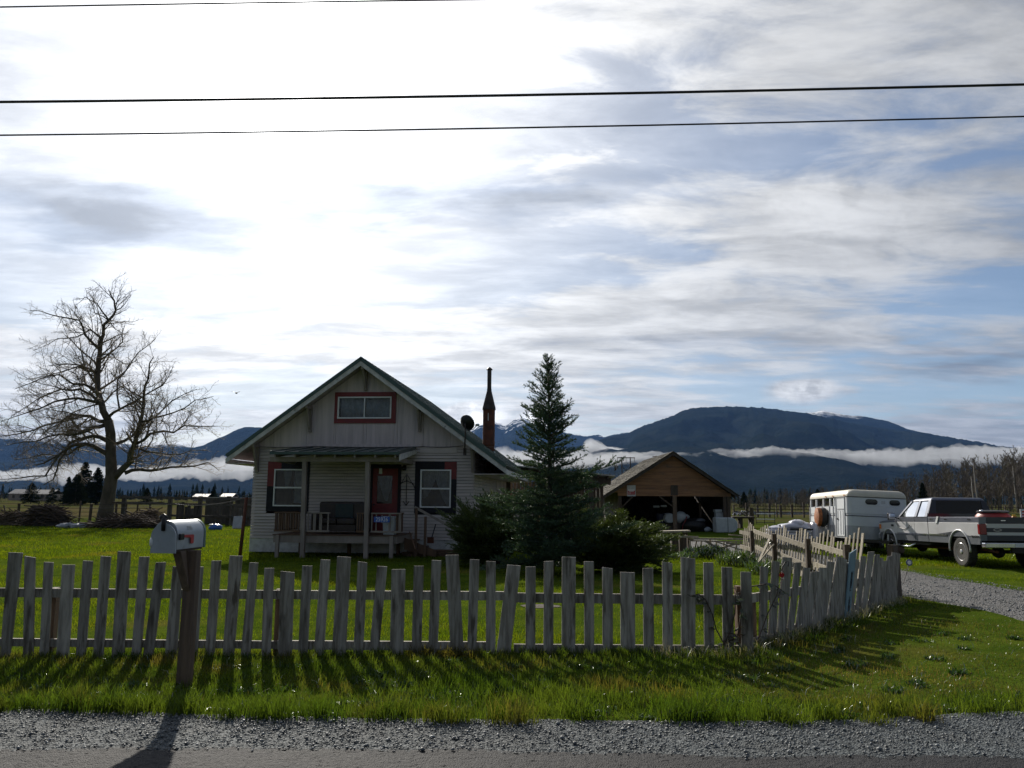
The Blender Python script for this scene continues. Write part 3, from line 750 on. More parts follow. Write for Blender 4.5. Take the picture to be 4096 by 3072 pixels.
def window(o, i, red=None, curt=None, rail=True, label=None, proud=0.045, casing=None, slider=False):
    # o, i: outer casing and inner frame as (x0, x1, z0, z1)
    X0, X1, Z0, Z1 = o; a, b, c, d = i
    cm = casing or M_NAVY; y0, y1 = -proud, 0.02
    boards = {'L': (X0, a, Z0, Z1), 'R': (b, X1, Z0, Z1), 'T': (a, b, d, Z1), 'B': (a, b, Z0, c)}
    root = None; red = red or {}
    for k in 'BTLR':
        x0, x1, z0, z1 = boards[k]
        segs = [(x0, x1, z0, z1, cm)]
        if k in red:
            r0, r1 = red[k]                               # fractions that are red
            if k in 'LR':
                zz0, zz1 = z0 + (z1 - z0) * r0, z0 + (z1 - z0) * r1
                segs = [(x0, x1, zz0, zz1, M_RED)] + ([(x0, x1, z0, zz0, cm)] if r0 > 0 else []) + ([(x0, x1, zz1, z1, cm)] if r1 < 1 else [])
            else:
                q0, q1 = x0 + (x1 - x0) * r0, x0 + (x1 - x0) * r1
                segs = [(q0, q1, z0, z1, M_RED)] + ([(x0, q0, z0, z1, cm)] if r0 > 0 else []) + ([(q1, x1, z0, z1, cm)] if r1 < 1 else [])
        for s in segs:
            e = 0.001
            m_ = MB().box(s[0] + e, s[1] - e, y0, y1, s[2] + e, s[3] - e)
            if root is None: root = m_.build('window', s[4], H, label=label)
            else: m_.build('casing_board', s[4], root, label='red painted casing board' if s[4] is M_RED else None)
    fw = 0.042; f = MB(); fy0, fy1 = -proud - 0.018, 0.05
    f.box(a, a + fw, fy0, fy1, c, d); f.box(b - fw, b, fy0, fy1, c, d); f.box(a + fw, b - fw, fy0, fy1, d - fw, d); f.box(a + fw, b - fw, fy0, fy1, c, c + fw)
    mz = (c + d) / 2
    if rail and not slider: f.box(a + fw, b - fw, fy0 + 0.006, fy1 - 0.01, mz - 0.025, mz + 0.025)
    if slider: f.box((a + b) / 2 - 0.016, (a + b) / 2 + 0.016, fy0 + 0.006, fy1 - 0.01, c + fw, d - fw)
    f.build('frame', M_VINYL, root)
    if slider:
        pn = [(a + fw, (a + b) / 2 - 0.016, c + fw, d - fw), ((a + b) / 2 + 0.016, b - fw, c + fw, d - fw)]
    else:
        pn = [(a + fw, b - fw, mz + 0.025, d - fw), (a + fw, b - fw, c + fw, mz - 0.025)]
    for x0, x1, z0, z1 in pn:
        MB().box(x0, x1, -0.004, 0.0, z0, z1).build('pane', M_GLASS, root)
    for cu in (curt or []):
        curtain(root, *cu)
    return root
def rect(x0, x1, y0, y1, yl=0.0):
    return (hq(x0, (y0 + y1) / 2, yl)[0], hq(x1, (y0 + y1) / 2, yl)[0], hq((x0 + x1) / 2, y1, yl)[1], hq((x0 + x1) / 2, y0, yl)[1])
oL = rect(350, 660, 822, 1190); iL = rect(400, 625, 878, 1152)
oR = rect(1438, 1744, 824, 1205); iR = rect(1478, 1705, 882, 1163)
w = window(oL, iL, red={'L': (0.5, 1.0), 'T': (0.0, 0.22)}, label='double hung window behind the porch post with red upper casing',
           curt=[(iL[0] + 0.62, iL[1] - 0.02, iL[2] + 0.1, iL[3] - 0.04, 0.10, None), (iL[0] + 0.22, iL[0] + 0.52, (iL[2] + iL[3]) / 2, iL[3] - 0.04, 0.16, iL[0] + 0.36)])
w = window(oR, iR, red={'R': (0.66, 1.0), 'T': (0.78, 1.0)}, label='double hung window with one red corner of the casing',
           curt=[(iR[0] + 0.03, iR[0] + 0.5, iR[2] + 0.30, iR[3] - 0.04, 0.22, iR[0] + .1), (iR[0] + 0.42, iR[1] - 0.03, iR[2] + 0.05, iR[3] - 0.05, 0.13, iR[1] - .12)])
oA = rect(848, 1300, 312, 541); iA = rect(872, 1267, 346, 507)
window(oA, iA, red={'L': (0, 1), 'R': (0, 1), 'T': (0, 1), 'B': (0, 1)}, slider=True, label='red framed attic sliding window', proud=0.06,
       curt=[(iA[0] + 0.05, iA[1] - 0.05, iA[2] + 0.03, iA[3] - 0.03, 0.14, None)])
MB().box(iA[0] - 0.3, iA[1] + 0.3, 0.4, 0.43, iA[2] - 0.3, iA[3] + 0.3).build('attic_lining', M_DARK, H)

def front_door():
    a, b, c, d = rect(1108, 1333, 852, 1366)
    gx0, gx1, gz0, gz1 = rect(1158, 1270, 926, 1132)
    fr = MB(); t = 0.06
    fr.box(a, a + t, -0.05, 0.03, c, d); fr.box(b - t * 1.6, b, -0.05, 0.03, c, d); fr.box(a + t, b - t * 1.6, -0.05, 0.03, d - t * 1.5, d)
    dr = fr.build('door', M_NAVY, H, label='red front door with a half curtained glass')
    s = MB(); x0, x1, z1 = a + t + 0.004, b - t * 1.6 - 0.004, d - t * 1.5 - 0.004
    s.box(x0, gx0, -0.015, 0.03, c + 0.01, z1); s.box(gx1, x1, -0.015, 0.03, c + 0.01, z1)
    s.box(gx0, gx1, -0.015, 0.03, gz1, z1); s.box(gx0, gx1, -0.015, 0.03, c + 0.01, gz0)
    s.build('door_leaf', M_RED, dr)
    mz = MB(); pz = (c + 0.12, gz0 - 0.14)
    for xx in ((gx0 - 0.03, (gx0 + gx1) / 2 - 0.03), ((gx0 + gx1) / 2 + 0.03, gx1 + 0.03)):
        mz.box(xx[0], xx[1], -0.024, -0.0155, pz[0], pz[1])
    mz.build('door_panel', M_RED, dr, bevel=0.006)
    MB().box(gx0, gx1, 0.004, 0.008, gz0, gz1).build('pane', M_GLASS, dr)
    curtain(dr, gx0 + 0.01, gx1 - 0.01, gz0 + 0.08, gz1 - 0.01, 0.05, (gx0 + gx1) / 2 + 0.06)
    MB().lathe([(0.012, 0), (0.012, 0.03), (0.028, 0.04), (0.03, 0.06), (0.015, 0.075)], (x0 + 0.06, -0.09, c + 0.95), 'y', 12).build('door_knob', M_BLACKM, dr)
    MB().box(*rect(1175, 1197, 866, 914)[:2], -0.036, -0.026, *rect(1175, 1197, 866, 914)[2:]).build('door_card', M_VINYL, dr)
    return a, b, c, d
DOOR = front_door()

# porch
YP = -2.0                           # porch post line
def porch():
    # shed roof
    f0 = hq(376, 752, YP - 0.35); f1 = hq(1322, 752, YP - 0.35); zb = hq(1470, 716, -0.05)[1] - 0.02
    zf = f0[1]; xl, xr = f0[0], f1[0]
    xbl = hq(482, 712, -0.05)[0]; xbl = min(xbl, xl + 0.05)
    pr = MB()
    pr.hexa([(xl, YP - 0.38, zf - 0.05), (xr, YP - 0.38, zf - 0.05), (xr, -0.06, zb - 0.05), (xl, -0.06, zb - 0.05), (xl, YP - 0.38, zf), (xr, YP - 0.38, zf), (xr, -0.06, zb), (xl, -0.06, zb)])
    M_PORCHR = mat('weathered_porch_metal', (0.085, 0.105, 0.10), (0.06, 0.08, 0.078), 2.5, 0.45, 0.05, 8, metal=0.2)
    ro = pr.build('porch_roof', M_PORCHR, H, label='shallow green metal porch roof')
    n = 9
    for i in range(n + 1):
        x = xl + 0.02 + (xr - xl - 0.04) * i / n
        MB().bar((x, YP - 0.38, zf + 0.015), (x, -0.06, zb + 0.015), 0.035, 0.03).build('roof_rib', M_PORCHR, ro)
    MB().box(xl - 0.02, xr + 0.02, YP - 0.40, YP - 0.382, zf - 0.07, zf + 0.006).build('drip_edge', M_ROOFM, ro)
    sl = (zb - zf) / (-0.06 - YP + 0.38)
    def rz(y): return zf + sl * (y - YP + 0.38) - 0.055
    for i in range(7):
        x = xl + 0.12 + (xr - xl - 0.24) * i / 6
        b = MB().hexa([(x - 0.022, YP - 0.34, rz(YP - 0.34) - 0.11), (x + 0.022, YP - 0.34, rz(YP - 0.34) - 0.11), (x + 0.022, -0.07, rz(-0.07) - 0.11), (x - 0.022, -0.07, rz(-0.07) - 0.11),
                       (x - 0.022, YP - 0.34, rz(YP - 0.34)), (x + 0.022, YP - 0.34, rz(YP - 0.34)), (x + 0.022, -0.07, rz(-0.07)), (x - 0.022, -0.07, rz(-0.07))])
        b.build('rafter', M_GREYP, ro)
    # right barge of the porch roof
    MB().hexa([(xr, YP - 0.36, zf - 0.24), (xr + 0.03, YP - 0.36, zf - 0.24), (xr + 0.03, -0.07, zb - 0.18), (xr, -0.07, zb - 0.18), (xr, YP - 0.36, zf - 0.06), (xr + 0.03, YP - 0.36, zf - 0.06), (xr + 0.03, -0.07, zb - 0.06), (xr, -0.07, zb - 0.06)]).build('barge_board', M_WHITE, ro)
    bz0, bz1 = hq(800, 824, YP)[1], hq(800, 782, YP)[1]
    bz1 = min(bz1, rz(YP) - 0.113)
    MB().box(hq(372, 800, YP)[0], hq(1318, 800, YP)[0], YP - 0.06, YP + 0.06, bz0, bz1).build('porch_beam', M_GREYP, H)
    MB().box(hq(372, 800, YP)[0] + 0.0, hq(372, 800, YP)[0] + 0.10, YP + 0.061, -0.03, bz0 + 0.01, bz1).build('porch_beam', M_GREYP, H)
    MB().box(hq(1318, 800, YP)[0] - 0.10, hq(1318, 800, YP)[0], YP + 0.061, -0.03, bz0 + 0.01, bz1).build('porch_beam', M_GREYP, H)
    # posts run past the deck to the ground
    for t0, t1, b0, b1 in ((612, 641, 585, 630), (1076, 1106, 1060, 1092)):
        xa, xb = hq((t0 + t1) / 2, 824, YP)[0], hq((b0 + b1) / 2, 1526, YP)[0]
        b = MB(); w = 0.062
        b.hexa([(xb - w, YP - w, -0.02), (xb + w, YP - w, -0.02), (xb + w, YP + w, -0.02), (xb - w, YP + w, -0.02), (xa - w, YP - w, bz0 - 0.001), (xa + w, YP - w, bz0 - 0.001), (xa + w, YP + w, bz0 - 0.001), (xa - w, YP + w, bz0 - 0.001)])
        b.build('porch_post', M_GREYP, H, bevel=0.006)
    # deck
    dz = hq(800, 1362, YP)[1]; x0 = hq(386, 1390, YP)[0]; x1 = hq(1300, 1390, YP)[0]
    dk = MB().box(x0, x1, YP + 0.065, YP + 0.10, dz - 0.24, dz - 0.031).build('deck', M_GREYP, H, label='raised porch deck with a grey rim board')
    MB().box(x0, x0 + 0.04, YP + 0.101, -0.03, dz - 0.24, dz - 0.031).build('rim_board', M_GREYP, dk)
    MB().box(x1 - 0.04, x1, YP + 0.101, -0.03, dz - 0.24, dz - 0.031).build('rim_board', M_GREYP, dk)
    y = YP + 0.04
    while y < -0.05:
        MB().box(x0 - 0.02, x1 + 0.02, y, min(y + 0.135, -0.028), dz - 0.03, dz).build('deck_plank', M_WOODB, dk); y += 0.142
    for zx, zy in ((423, 1525), (1264, 1520)):
        px = hq(zx, 1450, YP + 0.03)[0]
        MB().box(px - 0.05, px + 0.05, YP - 0.036, YP + 0.064, -0.02, dz - 0.02).build('deck_leg', M_GREYP, H)
    for xx in (x0 + 0.3, (x0 + x1) / 2, x1 - 0.3):
        MB().box(xx - 0.05, xx + 0.05, -0.5, -0.4, -0.02, dz - 0.05).build('deck_leg', M_WOODB, H)
    # railing: sections of balusters with a flat rail
    rt = hq(600, 1200, YP)[1]
    def section(a, b, y0, y1, xs, wood, label, thick=0.032):
        top = MB().bar((a, y0, rt), (b, y1, rt), 0.09, 0.035)
        r_ = top.build('railing', wood, H, label=label)
        MB().bar((a, y0, dz + 0.10), (b, y1, dz + 0.10), 0.04, 0.05).build('bottom_rail', wood, r_)
        for t in xs:
            x, y = a + (b - a) * t, y0 + (y1 - y0) * t
            MB().box(x - thick / 2, x + thick / 2, y - thick / 2, y + thick / 2, dz + 0.126, rt - 0.019).build('baluster', wood, r_)
    X = lambda v: hq(v, 1280, YP)[0]
    y = YP + 0.02
    def fr(vals, a, b): return [(X(v) - X(a)) / (X(b) - X(a)) for v in vals]
    section(X(398), X(600), y, y, fr([408, 440, 455, 470, 488, 505, 522, 540, 560, 580], 398, 600), M_WOODB, 'brown railing of close balusters left of the post')
    section(X(642), X(806), y, y, fr([648, 690, 700, 735, 745, 795], 642, 806), M_GREYP, 'grey railing section between the posts')
    section(X(1004), X(1062), y, y, fr([1012, 1030, 1048], 1004, 1062), M_WOODB, 'short railing section beside the second post')
    section(X(1112), X(1335), y, y, fr([1118, 1150, 1245, 1255, 1320, 1330], 1112, 1335), M_GREYP, 'railing section before the front door')
    section(x0 + 0.03, x0 + 0.03, YP + 0.1, -0.1, [i / 13 for i in range(14)], M_WOODB, 'side railing on the bare tree side')
    section(x1 - 0.03, x1 - 0.03, YP + 0.1, -1.15, [i / 8 for i in range(9)], M_WOODB, 'side railing beside the steps')
    # steps and their sloping hand rail on the spruce side
    st = MB().box(x1 + 0.03, x1 + 0.30, -1.05, -0.15, dz - 0.22, dz - 0.18).build('porch_steps', M_WOODB, H, label='brown wooden steps down from the porch')
    for k in (1, 2):
        MB().box(x1 + 0.03 + 0.3 * k, x1 + 0.30 + 0.3 * k, -1.05, -0.15, dz - 0.22 - 0.2 * k, dz - 0.18 - 0.2 * k).build('tread', M_WOODB, st)
    MB().hexa([(x1 + 0.03, -1.1, dz - 0.45), (x1 + 1.0, -1.1, 0.0), (x1 + 1.0, -1.06, 0.0), (x1 + 0.03, -1.06, dz - 0.45), (x1 + 0.03, -1.1, dz - 0.1), (x1 + 1.0, -1.1, 0.2), (x1 + 1.0, -1.06, 0.2), (x1 + 0.03, -1.06, dz - 0.1)]).build('stringer', M_WOODB, st)
    ha = hq(1436, 1158, -1.15); hb = hq(1735, 1325, -1.15)
    MB().bar((ha[0], -1.15, ha[1]), (hb[0], -1.15, hb[1]), 0.05, 0.07).build('hand_rail', M_GREYP, H)
    for p, zt in ((ha, ha[1] - 0.03), ((ha[0] + 0.28, ha[1]), ha[1] - 0.28)):
        MB().box(p[0] + 0.02, p[0] + 0.09, -1.18, -1.12, -0.02, zt).build('rail_post', M_WOODB, H)
    MB().box(ha[0] - 0.9, ha[0] - 0.02, -1.17, -1.13, ha[1] - 0.42, ha[1] - 0.05).build('step_side_panel', M_WOODB, H) if False else None
    return dz, x0, x1
DZ, DX0, DX1 = porch()

# chimney pipe and dish on the spruce side slope
def chimney():
    best = None
    for i in range(0, 900):
        y = i * 0.01
        x, z = hq(1980, 772, y)
        if x > ax and abs(z - roofz(x)) < 0.03: best = (x, y, z); break
    if best is None: best = (hq(1980, 772, 3)[0], 3.0, hq(1980, 772, 3)[1])
    x, y, z = best
    def hz_(zy): return hq(1980, zy, y)[1]
    def wd(a, b, zy): return (hq(b, zy, y)[0] - hq(a, zy, y)[0]) / 2
    r0 = wd(1938, 2027, 600); r1 = wd(1933, 2031, 440); r2 = wd(1973, 2004, 230)
    c = MB().lathe([(r0, z - 0.6), (r0, z + 0.35), (r0 * 1.015, z + 0.36), (r0 * 1.015, z + 0.40), (r0, z + 0.41), (r0, hz_(440))], (x, y, 0), 'z', 24)
    ch = auto_smooth(c.build('chimney', M_RUST, H, label='tall rusty stove pipe chimney with a tapered top'))
    auto_smooth(MB().lathe([(r1, hz_(442)), (r1, hz_(430)), (r2 * 1.1, hz_(300)), (r2 * 1.15, hz_(290))], (x, y, 0), 'z', 24).build('chimney_cone', M_SOOT, ch))
    auto_smooth(MB().lathe([(r2, hz_(295)), (r2, hz_(150))], (x, y, 0), 'z', 20).build('flue_pipe', M_SOOT, ch))
    auto_smooth(MB().lathe([(r2 * 1.45, hz_(148)), (r2 * 1.5, hz_(143)), (r2 * 0.6, hz_(130)), (0.01, hz_(126))], (x, y, 0), 'z', 20).build('rain_cap', M_SOOT, ch))
    MB().box(x - 0.012, x + 0.012, y - r0 - 0.006, y - r0 + 0.01, hz_(525), hz_(470)).build('seam_strap', M_VINYL, ch)
    auto_smooth(MB().lathe([(r0 * 1.5, z - 0.25), (r0 * 1.03, z + 0.12)], (x, y, 0), 'z', 24).build('roof_flashing', M_ROOFM, ch))
chimney()

def bumpout():
    y = 6.2
    x1 = hp(1974, 2000, y)[0]; zt = roofz(WX1 + 0.2) - 0.4
    b = MB().box(WX1 + 0.03, x1, y, DEP - 0.2, 0.0, zt).build('side_wing', M_PANEL, H, label='plain panelled side wing behind the front corner')
    MB().box(x1 + 0.001, x1 + 0.03, y - 0.02, y + 0.07, 0.05, zt - 0.002).build('corner_board', M_VINYL, b)
    MB().box(x1 + 0.001, x1 + 0.035, y + 0.9, y + 1.9, 0.9, 2.0).build('wing_window', M_VINYL, b)
    MB().box(x1 + 0.036, x1 + 0.04, y + 0.95, y + 1.85, 0.95, 1.95).build('pane', M_GLASS, b)
bumpout()

# ------------------------------------------------------------------ things on and by the house (world placed through the house frame)
def hw(x, y, z): return _hm @ Vector((x, y, z))
def hthing(name, label, cat, x, y, z, rz=0.0, group=None):
    p = hw(x, y, z); return thing(name, label, cat, p, -HY + rz, group)

# satellite dish on the rake
def dish():
    y = YR - 0.25
    cx, cz = hq(1812, 542, y); r = (hq(1871, 542, y)[0] - hq(1753, 542, y)[0]) / 2
    mx, mz = hq(1806, 700, YR - 0.03)
    t = hthing('satellite_dish', 'dark round satellite dish on the roof edge near the chimney', 'dish', mx, YR - 0.03, mz)
    d = MB(); ctr = Vector((cx - mx, -0.22, cz - mz))
    # shallow bowl facing up, away and to the right (its back is towards the road)
    fw = Vector((0.42, 0.80, 0.42)).normalized(); sx = fw.cross(Vector((0, 0, 1))).normalized(); sy = sx.cross(fw)
    V = []; F = []; n = 28; rings = 6
    for sgn, off in ((1, 0.0), (-1, -0.012)):
        b0 = len(V)
        for i in range(rings + 1):
            q = i / rings
            for k in range(n):
                a = 2 * math.pi * k / n
                V.append(ctr + (sx * math.cos(a) * 1.04 + sy * math.sin(a)) * (r * q) + fw * (0.10 * q * q + off))
        for i in range(rings):
            for k in range(n):
                f = (b0 + i * n + k, b0 + i * n + (k + 1) % n, b0 + (i + 1) * n + (k + 1) % n, b0 + (i + 1) * n + k)
                F.append(f if sgn > 0 else f[::-1])
    N = (rings + 1) * n
    for k in range(n): F.append((rings * n + k, rings * n + (k + 1) % n, N + rings * n + (k + 1) % n, N + rings * n + k))
    d.add(V, F); d.build('reflector', M_BLACKM, t, smooth=True)
    MB().tube([(0, 0, -0.25), (0, -0.02, 0.05), ctr * 0.55, ctr - fw * 0.03], 0.022, 8).build('mast', M_SOOT, t, smooth=True)
    lx_, lz_ = hq(1890, 548, y); L = Vector((lx_ - mx, -0.02, lz_ - mz))
    MB().tube([ctr - sy * r * 0.95, (ctr - sy * r * 0.9 + L) / 2 + Vector((0.02, 0, -0.06)), L], 0.014, 6).build('feed_arm', M_SOOT, t, smooth=True)
    MB().lathe([(0.03, -0.06), (0.045, -0.03), (0.045, 0.05), (0.02, 0.07)], L, 'x', 12).build('receiver', M_VINYL, t, smooth=True)
    MB().box(-0.05, 0.05, -0.012, 0.012, -0.32, -0.1).build('bracket', M_SOOT, t)
dish()

# couch on the porch
def couch():
    y0 = -1.35; a, b = hq(690, 1250, y0)[0], hq(1066, 1250, y0)[0]; top = hq(880, 1120, y0 + 0.5)[1]
    t = hthing('porch_couch', 'dark high backed couch on the porch between the posts', 'couch', (a + b) / 2, y0, DZ)
    w = (b - a) / 2; h = top - DZ
    m1 = mat('couch_leather', (0.030, 0.022, 0.020), (0.05, 0.035, 0.030), 4, 0.5, 0.3, 12)
    m2 = mat('couch_blanket', (0.035, 0.055, 0.055), (0.05, 0.065, 0.06), 8, 0.8)
    MB().box(-w, w, 0.45, 0.68, 0.12, h).build('backrest', m1, t, bevel=0.06, seg=3)
    for s in (-1, 1):
        MB().box(*sorted((s * w, s * (w - 0.2))), -0.28, 0.44, 0.1, 0.62).build('armrest', m1, t, bevel=0.06, seg=3)
        MB().box(*sorted((s * 0.01, s * (w - 0.21))), -0.28, 0.44, 0.28, 0.46).build('seat_cushion', m1, t, bevel=0.05, seg=3)
    MB().box(-w + 0.21, w - 0.21, -0.24, 0.43, 0.08, 0.275).build('base', m1, t)
    MB().box(-0.25, 0.3, 0.40, 0.448, 0.465, h - 0.06).build('blanket', m2, t, bevel=0.015)
couch()

# white tub by the door
def tub():
    y = -1.55; a, b = hq(1207, 1290, y)[0], hq(1300, 1290, y)[0]; top = hq(1250, 1222, y)[1]
    t = hthing('white_bin', 'white plastic bin standing on the porch before the red door', 'bin', (a + b) / 2, y, DZ)
    w = (b - a) / 2; h = top - DZ
    mw = mat('white_plastic', (0.62, 0.66, 0.68), (0.52, 0.56, 0.58), 5, 0.5)
    MB().hexa([(-w * .86, -w * .8, 0), (w * .86, -w * .8, 0), (w * .86, w * .8, 0), (-w * .86, w * .8, 0), (-w, -w * .9, h - .06), (w, -w * .9, h - .06), (w, w * .9, h - .06), (-w, w * .9, h - .06)]).build('body', mw, t, bevel=0.015)
    MB().box(-w * 1.06, w * 1.06, -w * .96, w * .96, h - .055, h - 0.015).build('lid', mw, t, bevel=0.01)
    MB().box(-w * .3, w * .3, -w * .97 - .03, -w * .96, h - .05, h - 0.025).build('handle', mw, t)
tub()

def text_mesh(txt, size, name, m, parent, loc, rot, extr=0.002, sx=1.0):
    c = bpy.data.curves.new(name, 'FONT'); c.body = txt; c.size = size; c.extrude = extr; c.align_x = 'CENTER'; c.align_y = 'CENTER'
    o = bpy.data.objects.new(name, c); COL.objects.link(o)
    dg = bpy.context.evaluated_depsgraph_get(); me = bpy.data.meshes.new_from_object(o.evaluated_get(dg))
    bpy.data.objects.remove(o); me.name = name; me.materials.clear(); me.materials.append(m)
    n = link(bpy.data.objects.new(name, me), parent); n.location = loc; n.rotation_euler = rot; n.scale = (sx, 1, 1)
    return n
M_BLUE = mat('blue_sign_paint', (0.025, 0.10, 0.42), (0.03, 0.12, 0.46), 8, 0.4)
def number_sign():
    y = YP - 0.04; a, b = hq(1135, 1250, y)[0], hq(1252, 1250, y)[0]; z0, z1 = hq(1190, 1270, y)[1], hq(1190, 1229, y)[1]
    t = hthing('house_number_sign', 'small blue sign with white digits 25926 on the porch rail', 'sign', (a + b) / 2, y, (z0 + z1) / 2, R(0.5))
    MB().box(-(b - a) / 2, (b - a) / 2, -0.006, 0.0, -(z1 - z0) / 2, (z1 - z0) / 2).build('plate', M_BLUE, t)
    text_mesh('25926', (z1 - z0) * 1.05, 'digits', M_VINYL, t, (0, -0.0085, -0.003), (R(90), 0, 0), 0.001, 0.88)
    MB().box(-0.02, 0.02, 0.0005, 0.028, -0.1, 0.12).build('hanger', M_GREYP, t)
number_sign()

def porch_lamp():
    x, z = hq(1362, 868, -0.05)
    t = hthing('porch_lamp', 'small dark lamp on the wall right of the red door', 'lamp', x, -0.03, z)
    MB().box(-0.05, 0.05, -0.03, 0.0, -0.08, 0.08).build('back_plate', M_BLACKM, t)
    MB().tube([(0, -0.03, 0.03), (0, -0.1, 0.07), (0, -0.14, 0.04)], 0.012, 6).build('arm', M_BLACKM, t)
    MB().lathe([(0.02, 0.05), (0.09, -0.01), (0.08, -0.05), (0.03, -0.08)], (0, -0.14, 0), 'z', 10).build('shade', M_BLACKM, t)
porch_lamp()
def ornament():
    x, z = hq(1374, 1030, -0.06)
    t = hthing('wall_ornament', 'dark iron wall ornament between the door and the right window', 'ornament', x, -0.045, z)
    k = 0.013
    MB().tube([(0, 0, -0.48), (0, 0, 0.46)], k, 6).build('stem', M_BLACKM, t)
    MB().tube([(-0.27, 0, 0.03), (-0.2, 0, 0.2), (0, 0, 0.28), (0.2, 0, 0.2), (0.27, 0, 0.03)], k, 6).build('arch', M_BLACKM, t)
    MB().tube([(-0.2, 0, 0.15), (0, 0, 0.5), (0.2, 0, 0.15)], k * .8, 6).build('peak', M_BLACKM, t)
    MB().tube([(-0.28, 0, 0.0), (0.28, 0, 0.0)], k * .8, 6).build('cross_bar', M_BLACKM, t)
    MB().tube([(-0.09, 0, -0.36), (0, 0, -0.5), (0.09, 0, -0.36)], k, 6).build('point', M_BLACKM, t)
ornament()
# clutter below the right window
def leaning():
    for k, (x0, y0, x1, y1, yy, nm, lb) in enumerate(((1590, 1285, 1552, 1420, -0.35, 'garden_tool', 'dark tool handle leaning on the wall below the right window'),
                                                 (1398, 1340, 1440, 1470, -1.35, 'leaning_stick', 'thin pale stick leaning by the porch steps'))):
        a = hq(x0, y0, yy); b = hq(x1, y1, yy - 0.35)
        t = thing(nm, lb, 'tool', hw(b[0], yy - 0.35, max(b[1], 0.0)), -HY)
        d = Vector((a[0] - b[0], 0.35, a[1] - max(b[1], 0)))
        MB().tube([Vector((0, 0, 0)), d], [0.022, 0.018], 8).build('handle', M_BLACKM if k == 0 else M_WOODB, t)
        if k == 0: MB().box(-0.1, 0.1, -0.02, 0.01, -0.02, 0.16).build('blade', M_RUST, t)
        else: MB().tube([d * 0.75, d * 0.75 + Vector((0.06, 0, 0.12))], [0.012, 0.006], 6).build('side_twig', M_WOODB, t)
    p = hq(1640, 1450, -0.6)
    t = thing('plank_pile', 'low pile of old boards along the wall below the right window', 'boards', hw(p[0], -0.6, 0.0), -HY)
    for i in range(7):
        z = 0.03 + 0.055 * (i // 2); y = -0.22 + 0.24 * (i % 2) + random.uniform(-.04, .04); L = random.uniform(0.8, 1.3)
        o = MB().box(-L, L, y - 0.09, y + 0.09, z - 0.02, z + 0.02).build('board', MATS['brown_wood'], t); o.rotation_euler = (0, 0, random.uniform(-.06, .06))
leaning()
# wire along the gable to the dish mast
def cable(name, label, pts, r, m, cat='cable', sag=0.0, n=24, group=None):
    P = []
    for i in range(len(pts) - 1):
        a, b = Vector(pts[i]), Vector(pts[i + 1])
        for k in range(n):
            t = k / n; p = a.lerp(b, t); p.z -= sag * 4 * t * (1 - t); P.append(p)
    P.append(Vector(pts[-1]))
    o = MB().tube(P, r, 6).build(name, m, None, smooth=True)
    return tag(o, label, cat, group)
a = hq(275, 713, -0.06); b = hq(700, 712, -0.07); c = hq(1500, 712, -0.07); d = hq(1795, 706, -0.06)
cable('wall_cable', 'thin dark cable run along the top of the siding', [hw(a[0], -0.07, a[1]), hw(b[0], -0.075, b[1] + 0.01), hw(c[0], -0.075, c[1]), hw(d[0], -0.07, d[1])], 0.010, M_BLACKM, sag=0.03)

# lean-to running from the house to the right, behind the spruce
def lean_to():
    Y = 34.0
    a = atY(2020, 1858, Y); b = atY(2457, 1902, Y)
    t = thing('lean_to', 'long low flat roofed lean-to behind the spruce', 'shed', (a.x, Y, gz(0, Y)))
    z0 = gz(0, Y); L = b.x - a.x; za, zb = a.z - z0, b.z - z0
    wd = mat('old_brown_boards', (0.10, 0.075, 0.055), (0.065, 0.05, 0.04), 4, 0.85, 0.3, 20, (3, 3, 0.3), vary=0.2)
    tin = mat('pale_roof_sheet', (0.55, 0.54, 0.50), (0.42, 0.41, 0.38), 2, 0.5, 0.1, 9)
    MB().hexa([(0, -0.35, za - 0.05), (L, -0.35, zb - 0.05), (L, 4.4, zb - 0.4), (0, 4.4, za - 0.4), (0, -0.35, za), (L, -0.35, zb), (L, 4.4, zb - 0.35), (0, 4.4, za - 0.35)]).build('roof', tin, t)
    MB().hexa([(0, -0.05, za - 0.40), (L - 0.15, -0.05, zb - 0.40), (L - 0.15, 0.04, zb - 0.40), (0, 0.04, za - 0.40), (0, -0.05, za - 0.10), (L - 0.15, -0.05, zb - 0.10), (L - 0.15, 0.04, zb - 0.10), (0, 0.04, za - 0.10)]).build('beam', wd, t)
    for i in range(11):
        x = 0.2 + (L - 0.5) * i / 10; zz = za + (zb - za) * x / L
        MB().hexa([(x - .03, -0.30, zz - .19), (x + .03, -0.30, zz - .19), (x + .03, 4.3, zz - .52), (x - .03, 4.3, zz - .52), (x - .03, -0.30, zz - .052), (x + .03, -0.30, zz - .052), (x + .03, 4.3, zz - .40), (x - .03, 4.3, zz - .40)]).build('rafter', wd, t)
    for x in (0.15, L * 0.45, L - 1.0):
        zz = za + (zb - za) * x / L
        MB().box(x - .09, x + .09, -0.2, -0.052, -0.02, zz - 0.11).build('post', wd, t)
    n = 26
    for i in range(n):
        x0 = L * i / n; MB().box(x0 + .008, x0 + L / n - .008, 4.0, 4.03, 0.02, za - 0.62).build('wall_board', wd, t)
    # cluttered dark doorway next to the side wing
    MB().box(0.05, 1.2, 0.1, 0.15, 0.9, 1.75).build('panel', M_PANEL, t, label='pale panel beside the side wing')
lean_to()
